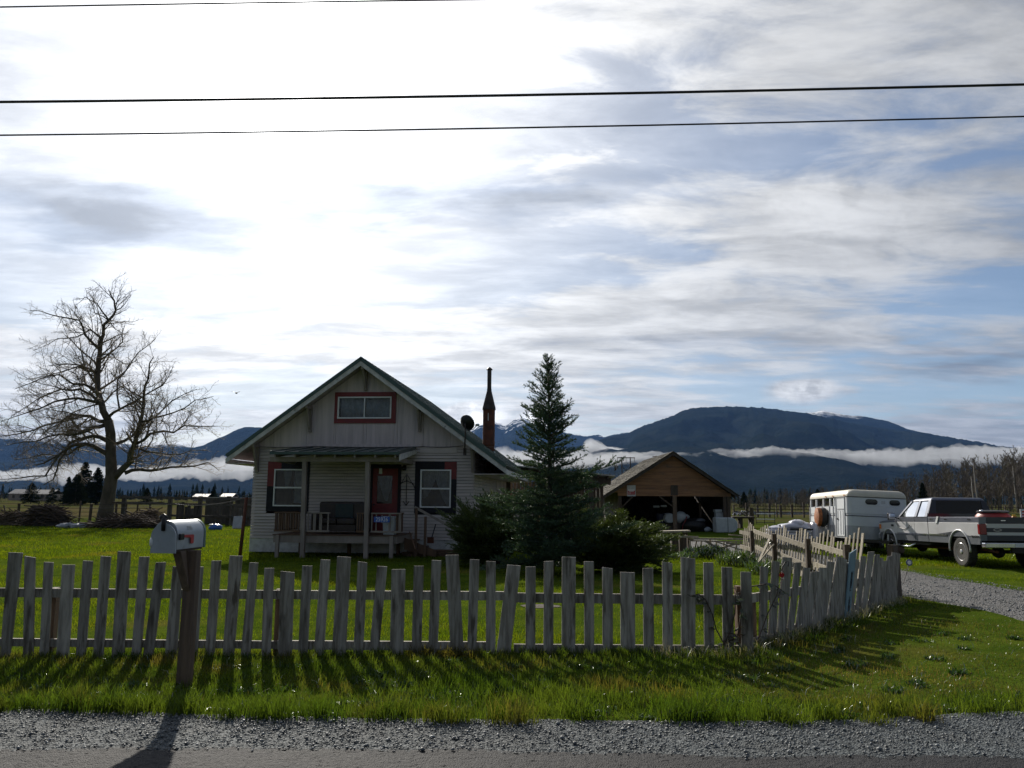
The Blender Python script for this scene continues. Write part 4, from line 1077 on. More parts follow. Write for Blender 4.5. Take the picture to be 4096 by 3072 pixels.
# ------------------------------------------------------------------ front picket fence
M_PICKET = mat('weathered_white_picket', (0.42, 0.385, 0.335), (0.21, 0.185, 0.155), 5, 0.8, 0.5, 30, (5, 5, 0.45), vary=0.22, c3=(0.11, 0.092, 0.07), s3=3.0, lo3=0.52, hi3=0.68, stretch3=(4, 4, 0.7))
M_OLDWOOD = mat('bare_grey_wood', (0.40, 0.355, 0.28), (0.24, 0.205, 0.155), 6, 0.8, 0.4, 40, (4, 4, 0.4), vary=0.25, c3=(0.20, 0.17, 0.07), s3=2.0, lo3=0.55, hi3=0.75)
M_POST = mat('dark_post_wood', (0.10, 0.07, 0.05), (0.06, 0.043, 0.032), 6, 0.8, 0.4, 30, (3, 3, 0.3), vary=0.15)
FA = gnd(0, 2636); FB = gnd(2968, 2610); FC = gnd(3597, 2396)
class VPlane:
    def __init__(s, a, b):
        s.a = Vector((a.x, a.y, 0)); s.t = Vector((b.x - a.x, b.y - a.y, 0)).normalized(); s.n = Vector((-s.t.y, s.t.x, 0))   # n points away from the camera
    def hit(s, px, py, off=0.0):
        d = ray(px, py); o = Vector((0, 0, CAMH)); k = (s.a + s.n * off - o).dot(s.n) / d.dot(s.n)
        return o + d * k
P1 = VPlane(FA, FB); P2 = VPlane(FB, FC)
fence = thing('picket_fence', 'long white picket fence with wavy top along the road verge', 'fence', (FA.x, FA.y, 0))
fo = Vector(fence.location)
def down(a, b, z):                  # extend the edge a->b to height z
    k = (z - a.z) / (b.z - a.z); return a + (b - a) * k
def picket(pl, tl, tr, yt, bl, br, yb, parent, m, name='picket', yt2=None, th=0.02, label=None, zb=None):
    A = pl.hit(tl, yt); B = pl.hit(tr, yt if yt2 is None else yt2); C = pl.hit(br, yb); D = pl.hit(bl, yb)
    zg = gz((C.x + D.x) / 2, (C.y + D.y) / 2) - 0.03 if zb is None else zb
    C = down(B, C, zg); D = down(A, D, zg)
    n = pl.n * th
    q = random.uniform(-0.004, 0.004) * pl.n
    o0 = fo
    b = MB().hexa([D - o0 + q, C - o0 + q, C + n - o0 + q, D + n - o0 + q, A - o0, B - o0, B + n - o0, A + n - o0])
    return b.build(name, m, parent, bevel=0.003, seg=1, label=label)
Z5 = lambda x, y: (x * 0.6463, 2000 + y * 0.6463)
Z6 = lambda x, y: (1000 + x * 0.5877, 2150 + y * 0.5877)
Z7 = lambda x, y: (2100 + x * 0.5877, 2150 + y * 0.5877)
Z8 = lambda x, y: (2800 + x * 0.616, 2050 + y * 0.616)
T5 = [(-90, -10, 402, -130, -52, 930), (50, 138, 325, 0, 65, 930), (150, 217, 352, 140, 205, 950), (270, 328, 382, 242, 300, 955), (383, 462, 403, 345, 425, 960), (512, 573, 381, 468, 530, 960), (622, 685, 351, 575, 640, 960), (727, 808, 323, 690, 768, 960), (860, 922, 354, 815, 876, 900), (962, 1025, 387, 893, 957, 900), (1068, 1130, 413, 1025, 1100, 900), (1198, 1258, 408, 1158, 1225, 900), (1308, 1368, 378, 1270, 1330, 930), (1420, 1500, 347, 1378, 1450, 930), (1543, 1597, 392, 1490, 1550, 940)]
T6 = [(97, 163, 210, 75, 140, 810), (207, 302, 236, 190, 283, 800), (355, 423, 190, 325, 390, 815), (480, 546, 154, 432, 500, 820), (593, 686, 130, 555, 650, 840), (734, 798, 167, 700, 768, 825), (865, 934, 193, 805, 870, 840), (963, 1058, 217, 950, 1043, 835), (1115, 1183, 197, 1098, 1165, 840), (1236, 1303, 158, 1210, 1275, 830), (1330, 1420, 117, 1368, 1458, 825), (1497, 1562, 145, 1477, 1540, 820), (1608, 1673, 165, 1605, 1670, 810), (1752, 1843, 190, 1680, 1775, 770), (1877, 1945, 197, 1877, 1942, 770), (2002, 2067, 162, 1998, 2065, 780)]
T7 = [(253, 346, 129, 250, 343, 780), (403, 470, 165, 405, 472, 775), (527, 598, 206, 530, 600, 775), (650, 748, 238, 653, 752, 780), (803, 873, 209, 808, 880, 765), (935, 1004, 170, 940, 1008, 765), (1063, 1160, 139, 1065, 1162, 740), (1216, 1283, 171, 1222, 1290, 770), (1340, 1412, 207, 1350, 1425, 740), (1470, 1540, 234, 1475, 1558, 750)]
T7b = [(1610, 1655, 198, 1600, 1650, 720), (1690, 1735, 165, 1660, 1710, 690), (1762, 1820, 137, 1718, 1775, 700), (1847, 1883, 172, 1785, 1825, 690), (1903, 1945, 207, 1837, 1880, 680), (1950, 2005, 232, 1885, 1940, 650), (2010, 2062, 205, 1950, 1995, 625), (2065, 2110, 168, 1995, 2040, 620), (2130, 2178, 137, 2050, 2098, 605)]
T8b = [(905, 938, 290, 850, 885, 730), (935, 958, 305, 880, 905, 715), (957, 978, 325, 905, 930, 705), (1012, 1034, 307, 972, 995, 680), (1052, 1082, 284, 1010, 1042, 665), (1098, 1134, 253, 1050, 1082, 645), (1142, 1170, 272, 1095, 1125, 625), (1166, 1192, 294, 1128, 1152, 612), (1192, 1218, 310, 1155, 1180, 602), (1222, 1249, 282, 1184, 1210, 590), (1252, 1278, 256, 1212, 1240, 580), (1279, 1303, 268, 1243, 1270, 568)]
for Zf, T, pl in ((Z5, T5, P1), (Z6, T6, P1), (Z7, T7, P1), (Z7, T7b, P2), (Z8, T8b, P2)):
    for tl, tr, yt, bl, br, yb in T:
        picket(pl, Zf(tl, 0)[0], Zf(tr, 0)[0], Zf(0, yt)[1] + random.uniform(-4, 2), Zf(bl, 0)[0], Zf(br, 0)[0], Zf(0, yb)[1], fence, M_PICKET, yt2=Zf(0, yt)[1] + random.uniform(-2, 4))
def rail(pl, x0, y0a, y0b, x1, y1a, y1b, parent, m, name='rail', off=0.022, th=0.038, base=None):
    A, B, C, D = pl.hit(x0, y0a, off), pl.hit(x1, y1a, off), pl.hit(x1, y1b, off), pl.hit(x0, y0b, off)
    n = pl.n * th; o0 = base or fo
    return MB().hexa([D - o0, C - o0, C + n - o0, D + n - o0, A - o0, B - o0, B + n - o0, A + n - o0]).build(name, m, parent)
rail(P1, -300, 2350, 2386, 1108, 2362, 2397, fence, M_PICKET); rail(P1, 1110, 2362, 2397, 2052, 2367, 2402, fence, M_PICKET); rail(P1, 2054, 2372, 2410, 2985, 2381, 2420, fence, M_PICKET)
rail(P1, -300, 2551, 2582, 1106, 2565, 2596, fence, M_PICKET); rail(P1, 1108, 2563, 2598, 1950, 2568, 2604, fence, M_PICKET); rail(P1, 2056, 2577, 2612, 2985, 2583, 2616, fence, M_PICKET)
rail(P2, 2990, 2378, 2414, 3590, 2290, 2316, fence, M_PICKET); rail(P2, 2990, 2563, 2598, 3590, 2362, 2388, fence, M_PICKET)
def fpost(pl, x0, x1, yt, m=M_POST, name='fence_post', off=0.065, d=0.09):
    A = pl.hit(x0, yt, off); B = pl.hit(x1, yt, off); g = Vector((0, 0, -0.05)); n = pl.n * d; o0 = fo
    a0 = Vector((A.x, A.y, -0.05)); b0 = Vector((B.x, B.y, -0.05))
    MB().hexa([a0 - o0, b0 - o0, b0 + n - o0, a0 + n - o0, A - o0, B - o0, B + n - o0, A + n - o0]).build(name, m, fence)
fpost(P1, 200, 228, 2352); fpost(P1, 1104, 1122, 2358); fpost(P1, 2024, 2046, 2366); fpost(P1, 2946, 2966, 2345, MATS['brown_wood']); fpost(P2, 3002, 3022, 2372); fpost(P2, 3572, 3596, 2180, d=0.1)
# broken capping block on the last post
Q = P2.hit(3600, 2188, 0.05) - fo
MB().hexa([Q + Vector(v) for v in ((-0.10, -0.04, -0.06), (0.04, -0.04, -0.10), (0.04, 0.08, -0.10), (-0.10, 0.08, -0.06), (-0.08, -0.04, 0.03), (0.07, -0.04, -0.03), (0.07, 0.08, -0.03), (-0.08, 0.08, 0.03))]).build('post_block', M_POST, fence)
# pale blue plank with worn lettering fixed over the fence
def blue_plank():
    m = mat('pale_blue_paint', (0.22, 0.34, 0.40), (0.16, 0.25, 0.30), 6, 0.7, 0.3, 30, (3, 3, .4), c3=(0.09, 0.11, 0.12), s3=3, lo3=0.6, hi3=0.75)
    A = P2.hit(3402, 2213, -0.03); B = P2.hit(3428, 2196, -0.03); C = P2.hit(3400, 2472, -0.03); D = P2.hit(3382, 2472, -0.03)
    C = down(B, C, 0.0); D = down(A, D, 0.0)
    base = (C + D) / 2; t = thing('blue_plank', 'pale blue upright plank with worn lettering nailed to the fence', 'plank', base)
    n = P2.n * -0.02
    b = MB().hexa([D - base, C - base, C - n - base, D - n - base, A - base, B - base, B - n - base, A - n - base]); b.build('board', m, t, bevel=0.003, seg=1)
    dk = mat('dark_lettering', (0.05, 0.06, 0.07), rough=0.8)
    ax_ = ((A + B) / 2 - base); nn = -P2.n; sx = P2.t
    def mark(k, pts):
        o = ax_ * k; w = 0.035
        for (u0, v0), (u1, v1) in pts:
            a = o + sx * (u0 * w) + ax_.normalized() * (v0 * 0.045) + nn * 0.0045; c = o + sx * (u1 * w) + ax_.normalized() * (v1 * 0.045) + nn * 0.0045
            MB().bar(a, c, 0.012, 0.004, nn).build('letter_stroke', dk, t)
    W_ = [((-1, 1), (-.5, -1)), ((-.5, -1), (0, .6)), ((0, .6), (.5, -1)), ((.5, -1), (1, 1))]
    I_ = [((0, -1), (0, 1))]; N_ = [((-.8, -1), (-.8, 1)), ((-.8, 1), (.8, -1)), ((.8, -1), (.8, 1))]
    E_ = [((-.7, -1), (-.7, 1)), ((-.7, 1), (.8, 1)), ((-.7, 0), (.5, 0)), ((-.7, -1), (.8, -1))]
    for k, s in ((0.64, W_), (0.56, N_), (0.50, W_), (0.44, E_), (0.26, I_), (0.21, E_), (0.15, N_), (0.10, E_)): mark(k, s)
blue_plank()
# red reflector hung on the fence
def reflector():
    p = P2.hit(3127, 2300, -0.03); t = thing('red_reflector', 'round red reflector hanging by a wire on the picket fence corner', 'reflector', p)
    m = mat('red_reflector_plastic', (0.55, 0.012, 0.02), (0.42, 0.01, 0.02), 30, 0.2)
    MB().lathe([(0.028, -0.006), (0.03, 0.0), (0.026, 0.006)], (0, 0, 0), 'y', 18).build('lens', m, t, smooth=False)
    MB().tube([(0.036 * math.cos(a * .35), 0, 0.052 * math.sin(a * .35)) for a in range(19)], 0.003, 5).build('wire_ring', M_BLACKM, t)
    MB().tube([(0, 0, 0.05), (0.02, 0.01, 0.10), (0.05, 0.0, 0.15), (0.09, 0.0, 0.16), (0.08, 0.0, 0.10)], 0.007, 6).build('hanger', M_BLACKM, t)
    MB().tube([(0, 0, -0.05), (-0.04, 0, -0.12), (-0.06, 0, -0.16)], 0.004, 5).build('tail_wire', M_BLACKM, t)
reflector()
def drive_marker():
    b = gnd(3610, 2335, -0.04); t = thing('driveway_marker', 'thin rod with a round white and blue disc at the driveway edge', 'marker', b)
    top = atY(3637, 2250, b.y) - b
    MB().tube([(0, 0, -0.05), top * 0.5 + Vector((0.01, 0, 0)), top], 0.006, 6).build('rod', M_SOOT, t)
    MB().lathe([(0.064, -0.006), (0.066, 0), (0.064, 0.006)], top, 'y', 24).build('disc_rim', mat('marker_blue', (0.03, 0.05, 0.22), rough=0.4), t)
    MB().lathe([(0.042, -0.009), (0.042, 0.009)], top, 'y', 24).build('disc_face', M_VINYL, t)
drive_marker()
# bramble canes on the corner post
def leaf_quad(mb, p, d, up, L, w):
    d = d.normalized(); s = d.cross(up).normalized() * w
    mb.add([p, p + d * L * .5 + s, p + d * L, p + d * L * .5 - s, p + d * L * .5 + up * w * .25], [(0, 1, 4), (1, 2, 4), (2, 3, 4), (3, 0, 4)])
M_BRAMBLE = leaf_mat('bramble_leaf', (0.035, 0.06, 0.02), (0.06, 0.05, 0.025), 3, 0.35, 0.08)
def bramble():
    b = P1.hit(2930, 2590, 0.03); t = thing('bramble_vine', 'straggly bramble vine climbing the picket fence corner', 'vine', (b.x, b.y, 0))
    rr = random.Random(3); st = MB(); lf = MB()
    paths = [[(2890, 2600), (2925, 2520), (2935, 2450), (2950, 2380), (3010, 2345), (3060, 2335), (3100, 2345), (3150, 2380)], [(2900, 2590), (2870, 2520), (2850, 2460), (2830, 2400), (2790, 2375), (2760, 2385)],
             [(3020, 2600), (3040, 2540), (3070, 2450), (3100, 2380), (3110, 2340)], [(2890, 2590), (2920, 2560), (2980, 2540), (2900, 2530)], [(2940, 2580), (2960, 2480), (2965, 2430), (2940, 2340)]]
    for pa in paths:
        P = [(P1 if x < 2975 else P2).hit(x, y, -0.03) - Vector((b.x, b.y, 0)) + Vector((rr.uniform(-.02, .02), rr.uniform(-.03, .02), 0)) for x, y in pa]
        st.tube(P, [0.007] * (len(P) - 1) + [0.003], 5)
        for i in range(1, len(P)):
            for k in range(3 if i > len(P) - 4 else 1):
                q = P[i - 1].lerp(P[i], rr.random())
                leaf_quad(lf, q, Vector((rr.uniform(-1, 1), rr.uniform(-1, .2), rr.uniform(-.8, .3))), Vector((rr.uniform(-.4, .4), -0.6, 1)).normalized(), rr.uniform(.06, .11), rr.uniform(.018, .032))
    st.build('cane', M_POST, t, smooth=True); o = lf.build('leaves', M_BRAMBLE, t); o['kind'] = 'stuff'
bramble()

# ------------------------------------------------------------------ mailbox on its post
def mailbox():
    base = gnd(736, 2745)
    bx = base.x - 0.115
    t = thing('mailbox_post', 'stout brown square post carrying the mailbox', 'post', (base.x, base.y, 0), R(-4))
    pm = mat('mailbox_post_wood', (0.17, 0.115, 0.08), (0.10, 0.068, 0.05), 6, 0.8, 0.4, 30, (3, 3, 0.25))
    zt = 1.145
    MB().hexa([(-.055, -.05, -.05), (.055, -.05, -.05), (.055, .05, -.05), (-.055, .05, -.05), (-.045, -.045, zt), (.060, -.045, zt), (.060, .045, zt), (-.045, .045, zt)]).build('shaft', pm, t, bevel=0.006)
    MB().hexa([(-.045, -.075, .84), (.02, -.075, .84), (.02, -.052, .80), (-.045, -.052, .80), (-.085, -.20, zt), (-.01, -.20, zt), (-.01, -.10, zt), (-.085, -.10, zt)]).build('brace', pm, t, bevel=0.004, seg=1)
    m = thing('mailbox', 'grey metal mailbox with a lowered red flag on the brown post', 'mailbox', (bx, base.y + 0.0, zt), R(-6)); m.scale = (.84, .84, .86)
    gm = mat('galvanised_paint', (0.42, 0.46, 0.50), (0.36, 0.40, 0.44), 5, 0.38, 0.06, 12, metal=0.15, c3=(0.30, 0.33, 0.35), s3=9, lo3=0.6, hi3=0.72)
    W, Hh, L0, L1 = 0.128, 0.305, -0.30, 0.26
    MB().box(-0.115, 0.115, L0 + 0.02, L1 - 0.01, 0.0, 0.02).build('mounting_board', M_POST, m)
    def arch(w, h, n=14, z0=0.022):
        r = w; P = [(-w, z0)]
        for i in range(n + 1):
            a = math.pi - math.pi * i / n; P.append((w * math.cos(a), h - r + z0 + r * math.sin(a)))
        P.append((w, z0)); return P
    A = arch(W, Hh - 0.022)
    b = MB().prism([(x, L0, z) for x, z in A], (0, L1 - L0, 0)); auto_smooth(b.build('body', gm, m), 30)
    A2 = arch(W + 0.006, Hh - 0.012, z0=0.016)
    auto_smooth(MB().prism([(x, L1 - 0.012, z) for x, z in A2], (0, 0.035, 0)).build('back_rim', mat('green_tinted_rim', (0.10, 0.16, 0.15), (0.14, 0.2, 0.19), 6, 0.45, metal=0.2), m), 30)
    # door, hinged at the bottom, tipped open a little and dented
    dr = MB(); Ad = arch(W + 0.004, Hh - 0.018, z0=0.0)
    tilt = 0.05
    P = [(x, L0 - 0.012 - (z * tilt), z - 0.012) for x, z in Ad]
    dr.prism(P, (0, -0.018, 0)); auto_smooth(dr.build('door', gm, m), 30)
    lt = MB(); lt.tube([(0.0, L0 - 0.05, Hh - 0.10), (0.0, L0 - 0.052, Hh - 0.02), (-0.015, L0 - 0.02, Hh + 0.02), (-0.03, L0 + 0.02, Hh + 0.035)], [0.020, 0.022, 0.03, 0.02], 8)
    lt.build('latch', M_BLACKM, m, smooth=True)
    MB().blob((-0.03, L0 - 0.01, Hh + 0.03), 0.045, 0.035, 0.035, 10, 6, 0.12, 5).build('latch_knob', M_BLACKM, m, smooth=True)
    # flag on the side facing the camera
    fx = W + 0.002
    MB().box(fx, fx + 0.022, L0 + 0.02, L0 + 0.10, 0.115, 0.175).build('flag_bracket', M_BLACKM, m, bevel=0.006)
    rm = mat('flag_red', (0.55, 0.035, 0.03), (0.48, 0.03, 0.03), 10, 0.45)
    MB().prism([(fx + 0.012, L0 + 0.10, 0.162), (fx + 0.012, L0 + 0.285, 0.160), (fx + 0.012, L0 + 0.30, 0.150), (fx + 0.012, L0 + 0.30, 0.075), (fx + 0.012, L0 + 0.285, 0.068), (fx + 0.012, L0 + 0.245, 0.072), (fx + 0.012, L0 + 0.24, 0.13), (fx + 0.012, L0 + 0.10, 0.138)], (0.006, 0, 0)).build('flag', rm, m)
    o = text_mesh('25926', 0.062, 'digits', mat('faded_white_digits', (0.60, 0.62, 0.62), (0.45, 0.48, 0.5), 30, 0.6), m, (W * math.cos(R(22)) + 0.002, -0.045, Hh - W - 0.0 + W * math.sin(R(22)) + 0.002), (R(68), 0, R(90)), 0.001, 0.7)
    p = thing('newspaper', 'white folded paper poking out beside the mailbox door', 'paper', (bx - 0.085, base.y - 0.22, zt + 0.03), R(-6))
    MB().blob((-0.045, -0.02, 0.05), 0.02, 0.05, 0.055, 10, 8, 0.1, 2).build('folded_sheet', M_VINYL, p, smooth=True)
    MB().blob((-0.035, -0.01, 0.06), 0.02, 0.04, 0.05, 10, 8, 0.1, 4).build('inner_sheet', M_VINYL, p, smooth=True)
mailbox()

# ------------------------------------------------------------------ overhead wires
def overhead():
    for y0, y1, Y, r, lb in ((408, 338, 10.4, 0.019, 'thick black overhead cable crossing the whole sky, middle of the three'), (541, 466, 10.7, 0.0125, 'thin black overhead cable crossing the sky, lowest of the three'), (28, -28, 9.6, 0.010, 'thin overhead wire at the very top left of the sky')):
        a = atY(0, y0, Y); b = atY(4096, y1, Y - 0.0); d = b - a
        P = []
        mx = atY(2048, (y0 + y1) / 2 + (8 if y0 > 100 else -4), Y)
        for k in range(41):
            t = -2.2 + 5.4 * k / 40
            p = a + d * t; bow = (mx - (a + b) / 2).z * 4 * t * (1 - t)
            p.z += bow; P.append(p)
        tag(MB().tube(P, r, 8).build('overhead_cable', M_BLACKM, None, smooth=True), lb, 'cable', 'overhead cables along the road')
overhead()

# rusty post and clothes line at the left corner of the house
def line_post():
    b = gnd(958, 2235, -0.1); t = thing('rusty_post', 'leaning rusty steel post at the bare tree side of the house', 'post', b)
    top = atY(986, 1990, b.y) - b
    MB().tube([(0, 0, -0.1), top * 0.5, top], [0.05, 0.047, 0.045], 10).build('shaft', M_RUST, t, smooth=True)
    MB().bar(top + Vector((-.12, 0, -.03)), top + Vector((.12, 0, -.03)), 0.03, 0.03).build('cross_bar', M_RUST, t)
    w0 = b + top
    cable('clothes_line', 'thin line strung from the rusty post towards the bare tree', [w0 + Vector((-.1, 0, -.03)), atY(700, 2015, 30), atY(300, 2027, 46)], 0.007, MATS['sooty_metal'], 'line', 0.12)
line_post()

# ------------------------------------------------------------------ weathered inner fence, leaning
def inner_fence():
    N = gnd(3392, 2330, -0.06); Fp = gnd(2972, 2218, -0.1)
    N = Vector((6.55, 15.2, -0.05)); Fp = Vector((6.95, 24.2, -0.10))
    t = thing('weathered_fence', 'leaning bare wood picket fence running back from the road fence', 'fence', (N.x, N.y, 0)); o0 = Vector((N.x, N.y, 0))
    d = (Fp - N); L = d.length; dn = d.normalized(); sd = Vector((0, 0, 1)).cross(dn).normalized(); rr = random.Random(11)   # sd points left (-x)
    n = 44
    for i in range(n):
        k = (i + 0.5) / n; p = N + d * k
        wave = 0.09 * math.sin(i * 2 * math.pi / 7.5)
        h = 0.98 + wave + rr.uniform(-.03, .03) + (0.10 if i < 2 else 0)
        lean = (0.20 if k < 0.35 else 0.12) + rr.uniform(-.05, .05)
        w = 0.075 if i % 4 else 0.11
        top = p - dn * lean * h * (0.9 if k < 0.6 else 0.5) + sd * -0.10 * h + Vector((0, 0, h))
        q = dn * w / 2; e = sd * 0.018
        z = Vector((0, 0, gz(p.x, p.y) - p.z - 0.03))
        MB().hexa([p - q + z - o0, p + q + z - o0, p + q + e + z - o0, p - q + e + z - o0, top - q - o0, top + q - o0, top + q + e - o0, top - q + e - o0]).build('picket', M_OLDWOOD, t)
    # rails on the yard side, in three bays that do not quite meet
    for k0, k1, za, zb in ((0.0, 0.26, 0.60, 0.66), (0.27, 0.55, 0.62, 0.72), (0.57, 0.80, 0.70, 0.78), (0.80, 0.98, 0.72, 0.70)):
        a = N + d * k0 + sd * 0.045 - dn * .1; b = N + d * k1 + sd * 0.045 - dn * .1
        for dz in (0.0, -0.42):
            MB().bar(a + Vector((-0.05, 0, za + dz + 0.05)) - o0, b + Vector((-0.05, 0, zb + dz + .1)) - o0, 0.035, 0.10).build('rail', M_OLDWOOD, t)
    for k in (0.02, 0.27, 0.56, 0.80):
        p = N + d * k + sd * 0.13 - o0
        MB().box(p.x - .05, p.x + .05, p.y - .05, p.y + .05, -0.15, 0.80 - 0.0).build('fence_post', M_POST, t)
    # a brace kicked against the third post
    p = N + d * 0.56 + sd * 0.12 - o0
    MB().bar(p + Vector((-0.05, -0.1, 0.62)), p + Vector((-0.75, -0.2, -0.12)), 0.09, 0.03, (1, 0, 0.3)).build('brace', M_OLDWOOD, t)
    MB().bar(p + Vector((-0.08, 0.1, 0.75)), p + Vector((-0.5, 0.2, -0.12)), 0.12, 0.03, (1, 0, 0.3)).build('brace', M_OLDWOOD, t)
    return Fp
IF_END = inner_fence()
def broken_panel():
    c = gnd(2890, 2230, -0.1); rr = random.Random(5)
    t = thing('broken_fence_panel', 'collapsed heap of fence rails and short pickets beside the weathered fence', 'fence', c)
    for i in range(13):
        x = -1.0 + i * 0.155; h = rr.uniform(0.35, 0.55); l = rr.uniform(-.12, .12)
        MB().hexa([(x - .02, 0.25, -.05), (x + .02, 0.25, -.05), (x + .02, 0.268, -.05), (x - .02, 0.268, -.05), (x - .02 + l, 0.15, h), (x + .02 + l, 0.15, h), (x + .02 + l, 0.168, h), (x - .02 + l, 0.168, h)]).build('picket', M_OLDWOOD, t)
    for a, b in (((-1.25, 0.1, 0.62), (-0.7, 0.1, 0.60)), ((-1.0, 0.05, 0.50), (0.9, 0.1, 0.46)), ((-0.9, 0, 0.56), (1.1, 0.2, 0.55)), ((-0.55, -.1, 0.5), (0.15, -.15, 0.12)), ((-0.8, -.1, .1), (0.45, 0, 0.42)), ((0.1, -.1, .44), (0.95, -.05, .36)), ((-1.1, 0.2, 0.66), (-0.85, 0.15, 0.50)), ((-0.2, 0.0, .48), (0.6, -.1, .22)), ((0.3, .3, .68), (1.2, .3, .60))):
        MB().bar(Vector(a), Vector(b), rr.uniform(.035, .06), rr.uniform(.03, .06)).build('rail', M_OLDWOOD, t)
    for x in (-1.2, -0.95, 0.95):
        MB().box(x - .05, x + .05, .28, .38, -.1, .62 if x < 0 else .8).build('fence_post', M_POST, t)
broken_panel()
# rough plank bench before the juniper
def plank_bench():
    a = atY(2600, 2128, 27); b = atY(2750, 2124, 27); z = gz(0, 27)
    t = thing('plank_bench', 'rough grey plank on three log legs before the open shed', 'bench', ((a.x + b.x) / 2, 27, z)); c = Vector(t.location)
    MB().bar(a - c, b - c + Vector((0.05, 0, 0)), 0.5, 0.06).build('seat', M_OLDWOOD, t)
    for px in (2662, 2697, 2735):
        p = atY(px, 2130, 27) - c; h = p.z - 0.01
        MB().hexa([(p.x - .13, -.15, -.05), (p.x + .13, -.15, -.05), (p.x + .12, .15, -.05), (p.x - .12, .15, -.05), (p.x - .09, -.13, h), (p.x + .11, -.13, h), (p.x + .11, .13, h), (p.x - .09, .13, h)]).build('leg', M_POST, t, bevel=0.02)
plank_bench()
# ------------------------------------------------------------------ pickup truck
M_SILVER = mat('silver_paint', (0.62, 0.62, 0.63), (0.55, 0.55, 0.56), 1.5, 0.34, 0.03, 3, metal=0.1, coat=0.4, c3=(0.45, 0.44, 0.43), s3=1.5, lo3=0.6, hi3=0.85)
M_SLATE = mat('slate_blue_paint', (0.17, 0.18, 0.22), (0.15, 0.16, 0.20), 2, 0.3, metal=0.35, coat=0.5)
M_DGREY = mat('dark_grey_paint', (0.16, 0.17, 0.19), (0.12, 0.13, 0.15), 2, 0.4, metal=0.3)
M_NAVYT = mat('navy_tailgate_paint', (0.012, 0.018, 0.035), (0.018, 0.024, 0.04), 2, 0.3, metal=0.2, coat=0.4)
M_CHROME = mat('chrome', (0.75, 0.76, 0.78), (0.65, 0.66, 0.68), 4, 0.13, metal=1.0)
M_RIM = mat('polished_rim', (0.80, 0.80, 0.82), (0.68, 0.68, 0.70), 8, 0.28, metal=0.7)
M_RUBBER = mat('tyre_rubber', (0.035, 0.034, 0.033), (0.06, 0.057, 0.052), 7, 0.8, 0.2, 30)
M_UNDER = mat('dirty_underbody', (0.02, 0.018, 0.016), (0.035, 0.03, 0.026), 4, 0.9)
M_TINT = glass_mat('vehicle_glass', (0.55, 0.60, 0.60), 0.08)
M_TAIL = mat('tail_light_red', (0.28, 0.012, 0.015), (0.20, 0.01, 0.012), 8, 0.2, coat=0.5)
M_AMBER = mat('amber_lens', (0.7, 0.20, 0.02), rough=0.25)
M_TRAIL = mat('trailer_white', (0.74, 0.77, 0.79), (0.66, 0.69, 0.71), 1.2, 0.42, 0.03, 3, c3=(0.45, 0.47, 0.48), s3=2.2, lo3=0.6, hi3=0.8)
M_CREAM = mat('trailer_roof_cream', (0.66, 0.62, 0.50), (0.58, 0.55, 0.46), 2, 0.5)

def arc(yc, zc, r, a0, a1, n=14):
    return [(yc + r * math.cos(a0 + (a1 - a0) * i / n), zc + r * math.sin(a0 + (a1 - a0) * i / n)) for i in range(n + 1)]
def side_band(y0, y1, z0, z1, arches):
    P = [(y0, z1), (y0, z0)]
    for yc, zc, r in arches:
        h = z0 - zc
        if abs(h) >= r: continue
        w = math.sqrt(r * r - h * h); a0 = math.pi - math.asin(h / r); a1 = math.asin(h / r)
        if yc - w > y0: P += arc(yc, zc, r, a0, a1)
    P += [(y1, z0), (y1, z1)]
    return P
def wheel(parent, x, y, z, r, w, side, rim_r=0.235, name='wheel'):
    # axle along x; side -1 faces -x
    ty = MB().lathe([(r * 0.62, -w * .46), (r * .80, -w * .5), (r * .93, -w * .49), (r * .985, -w * .40), (r, -w * .30), (r, w * .30), (r * .985, w * .40), (r * .93, w * .49), (r * .80, w * .5), (r * .62, w * .46)], (x, y, z), 'x', 40)
    o = auto_smooth(ty.build(name, M_RUBBER, parent), 28)
    lug = MB()
    for k in range(36):
        a = 2 * math.pi * k / 36
        for sx in (-1, 1):
            aa = a + (0.087 if sx > 0 else 0)
            c = Vector((x + sx * w * .27, y + math.cos(aa) * r * 1.006, z + math.sin(aa) * r * 1.006))
            tn = Vector((0, -math.sin(aa), math.cos(aa))); rd = Vector((0, math.cos(aa), math.sin(aa)))
            lug.bar(c - Vector((w * .2, 0, 0)) - tn * sx * .01, c + Vector((w * .2, 0, 0)) + tn * sx * .01, r * .085, r * .028, rd)
    lug.build('tread', M_RUBBER, o)
    s = side; f = x + s * w * .42
    rm = MB().lathe([(rim_r * 1.04, s * w * .44), (rim_r * 1.0, s * w * .47), (rim_r * .90, s * w * .42), (rim_r * .84, s * w * .12), (rim_r * .72, s * w * .06), (rim_r * .55, s * w * .26), (rim_r * .30, s * w * .30), (rim_r * .28, s * w * .44), (rim_r * .20, s * w * .52), (0.012, s * w * .53)], (x, y, z), 'x', 32)
    auto_smooth(rm.build('rim', M_RIM, o), 30)
    ho = MB()
    for k in range(8):
        a = 2 * math.pi * k / 8; c = Vector((x + s * w * .165, y + math.cos(a) * rim_r * .65, z + math.sin(a) * rim_r * .65))
        ho.lathe([(rim_r * .13, -0.02), (rim_r * .13, 0.02)], c, 'x', 10)
    ho.build('rim_holes', M_UNDER, o)
    return o
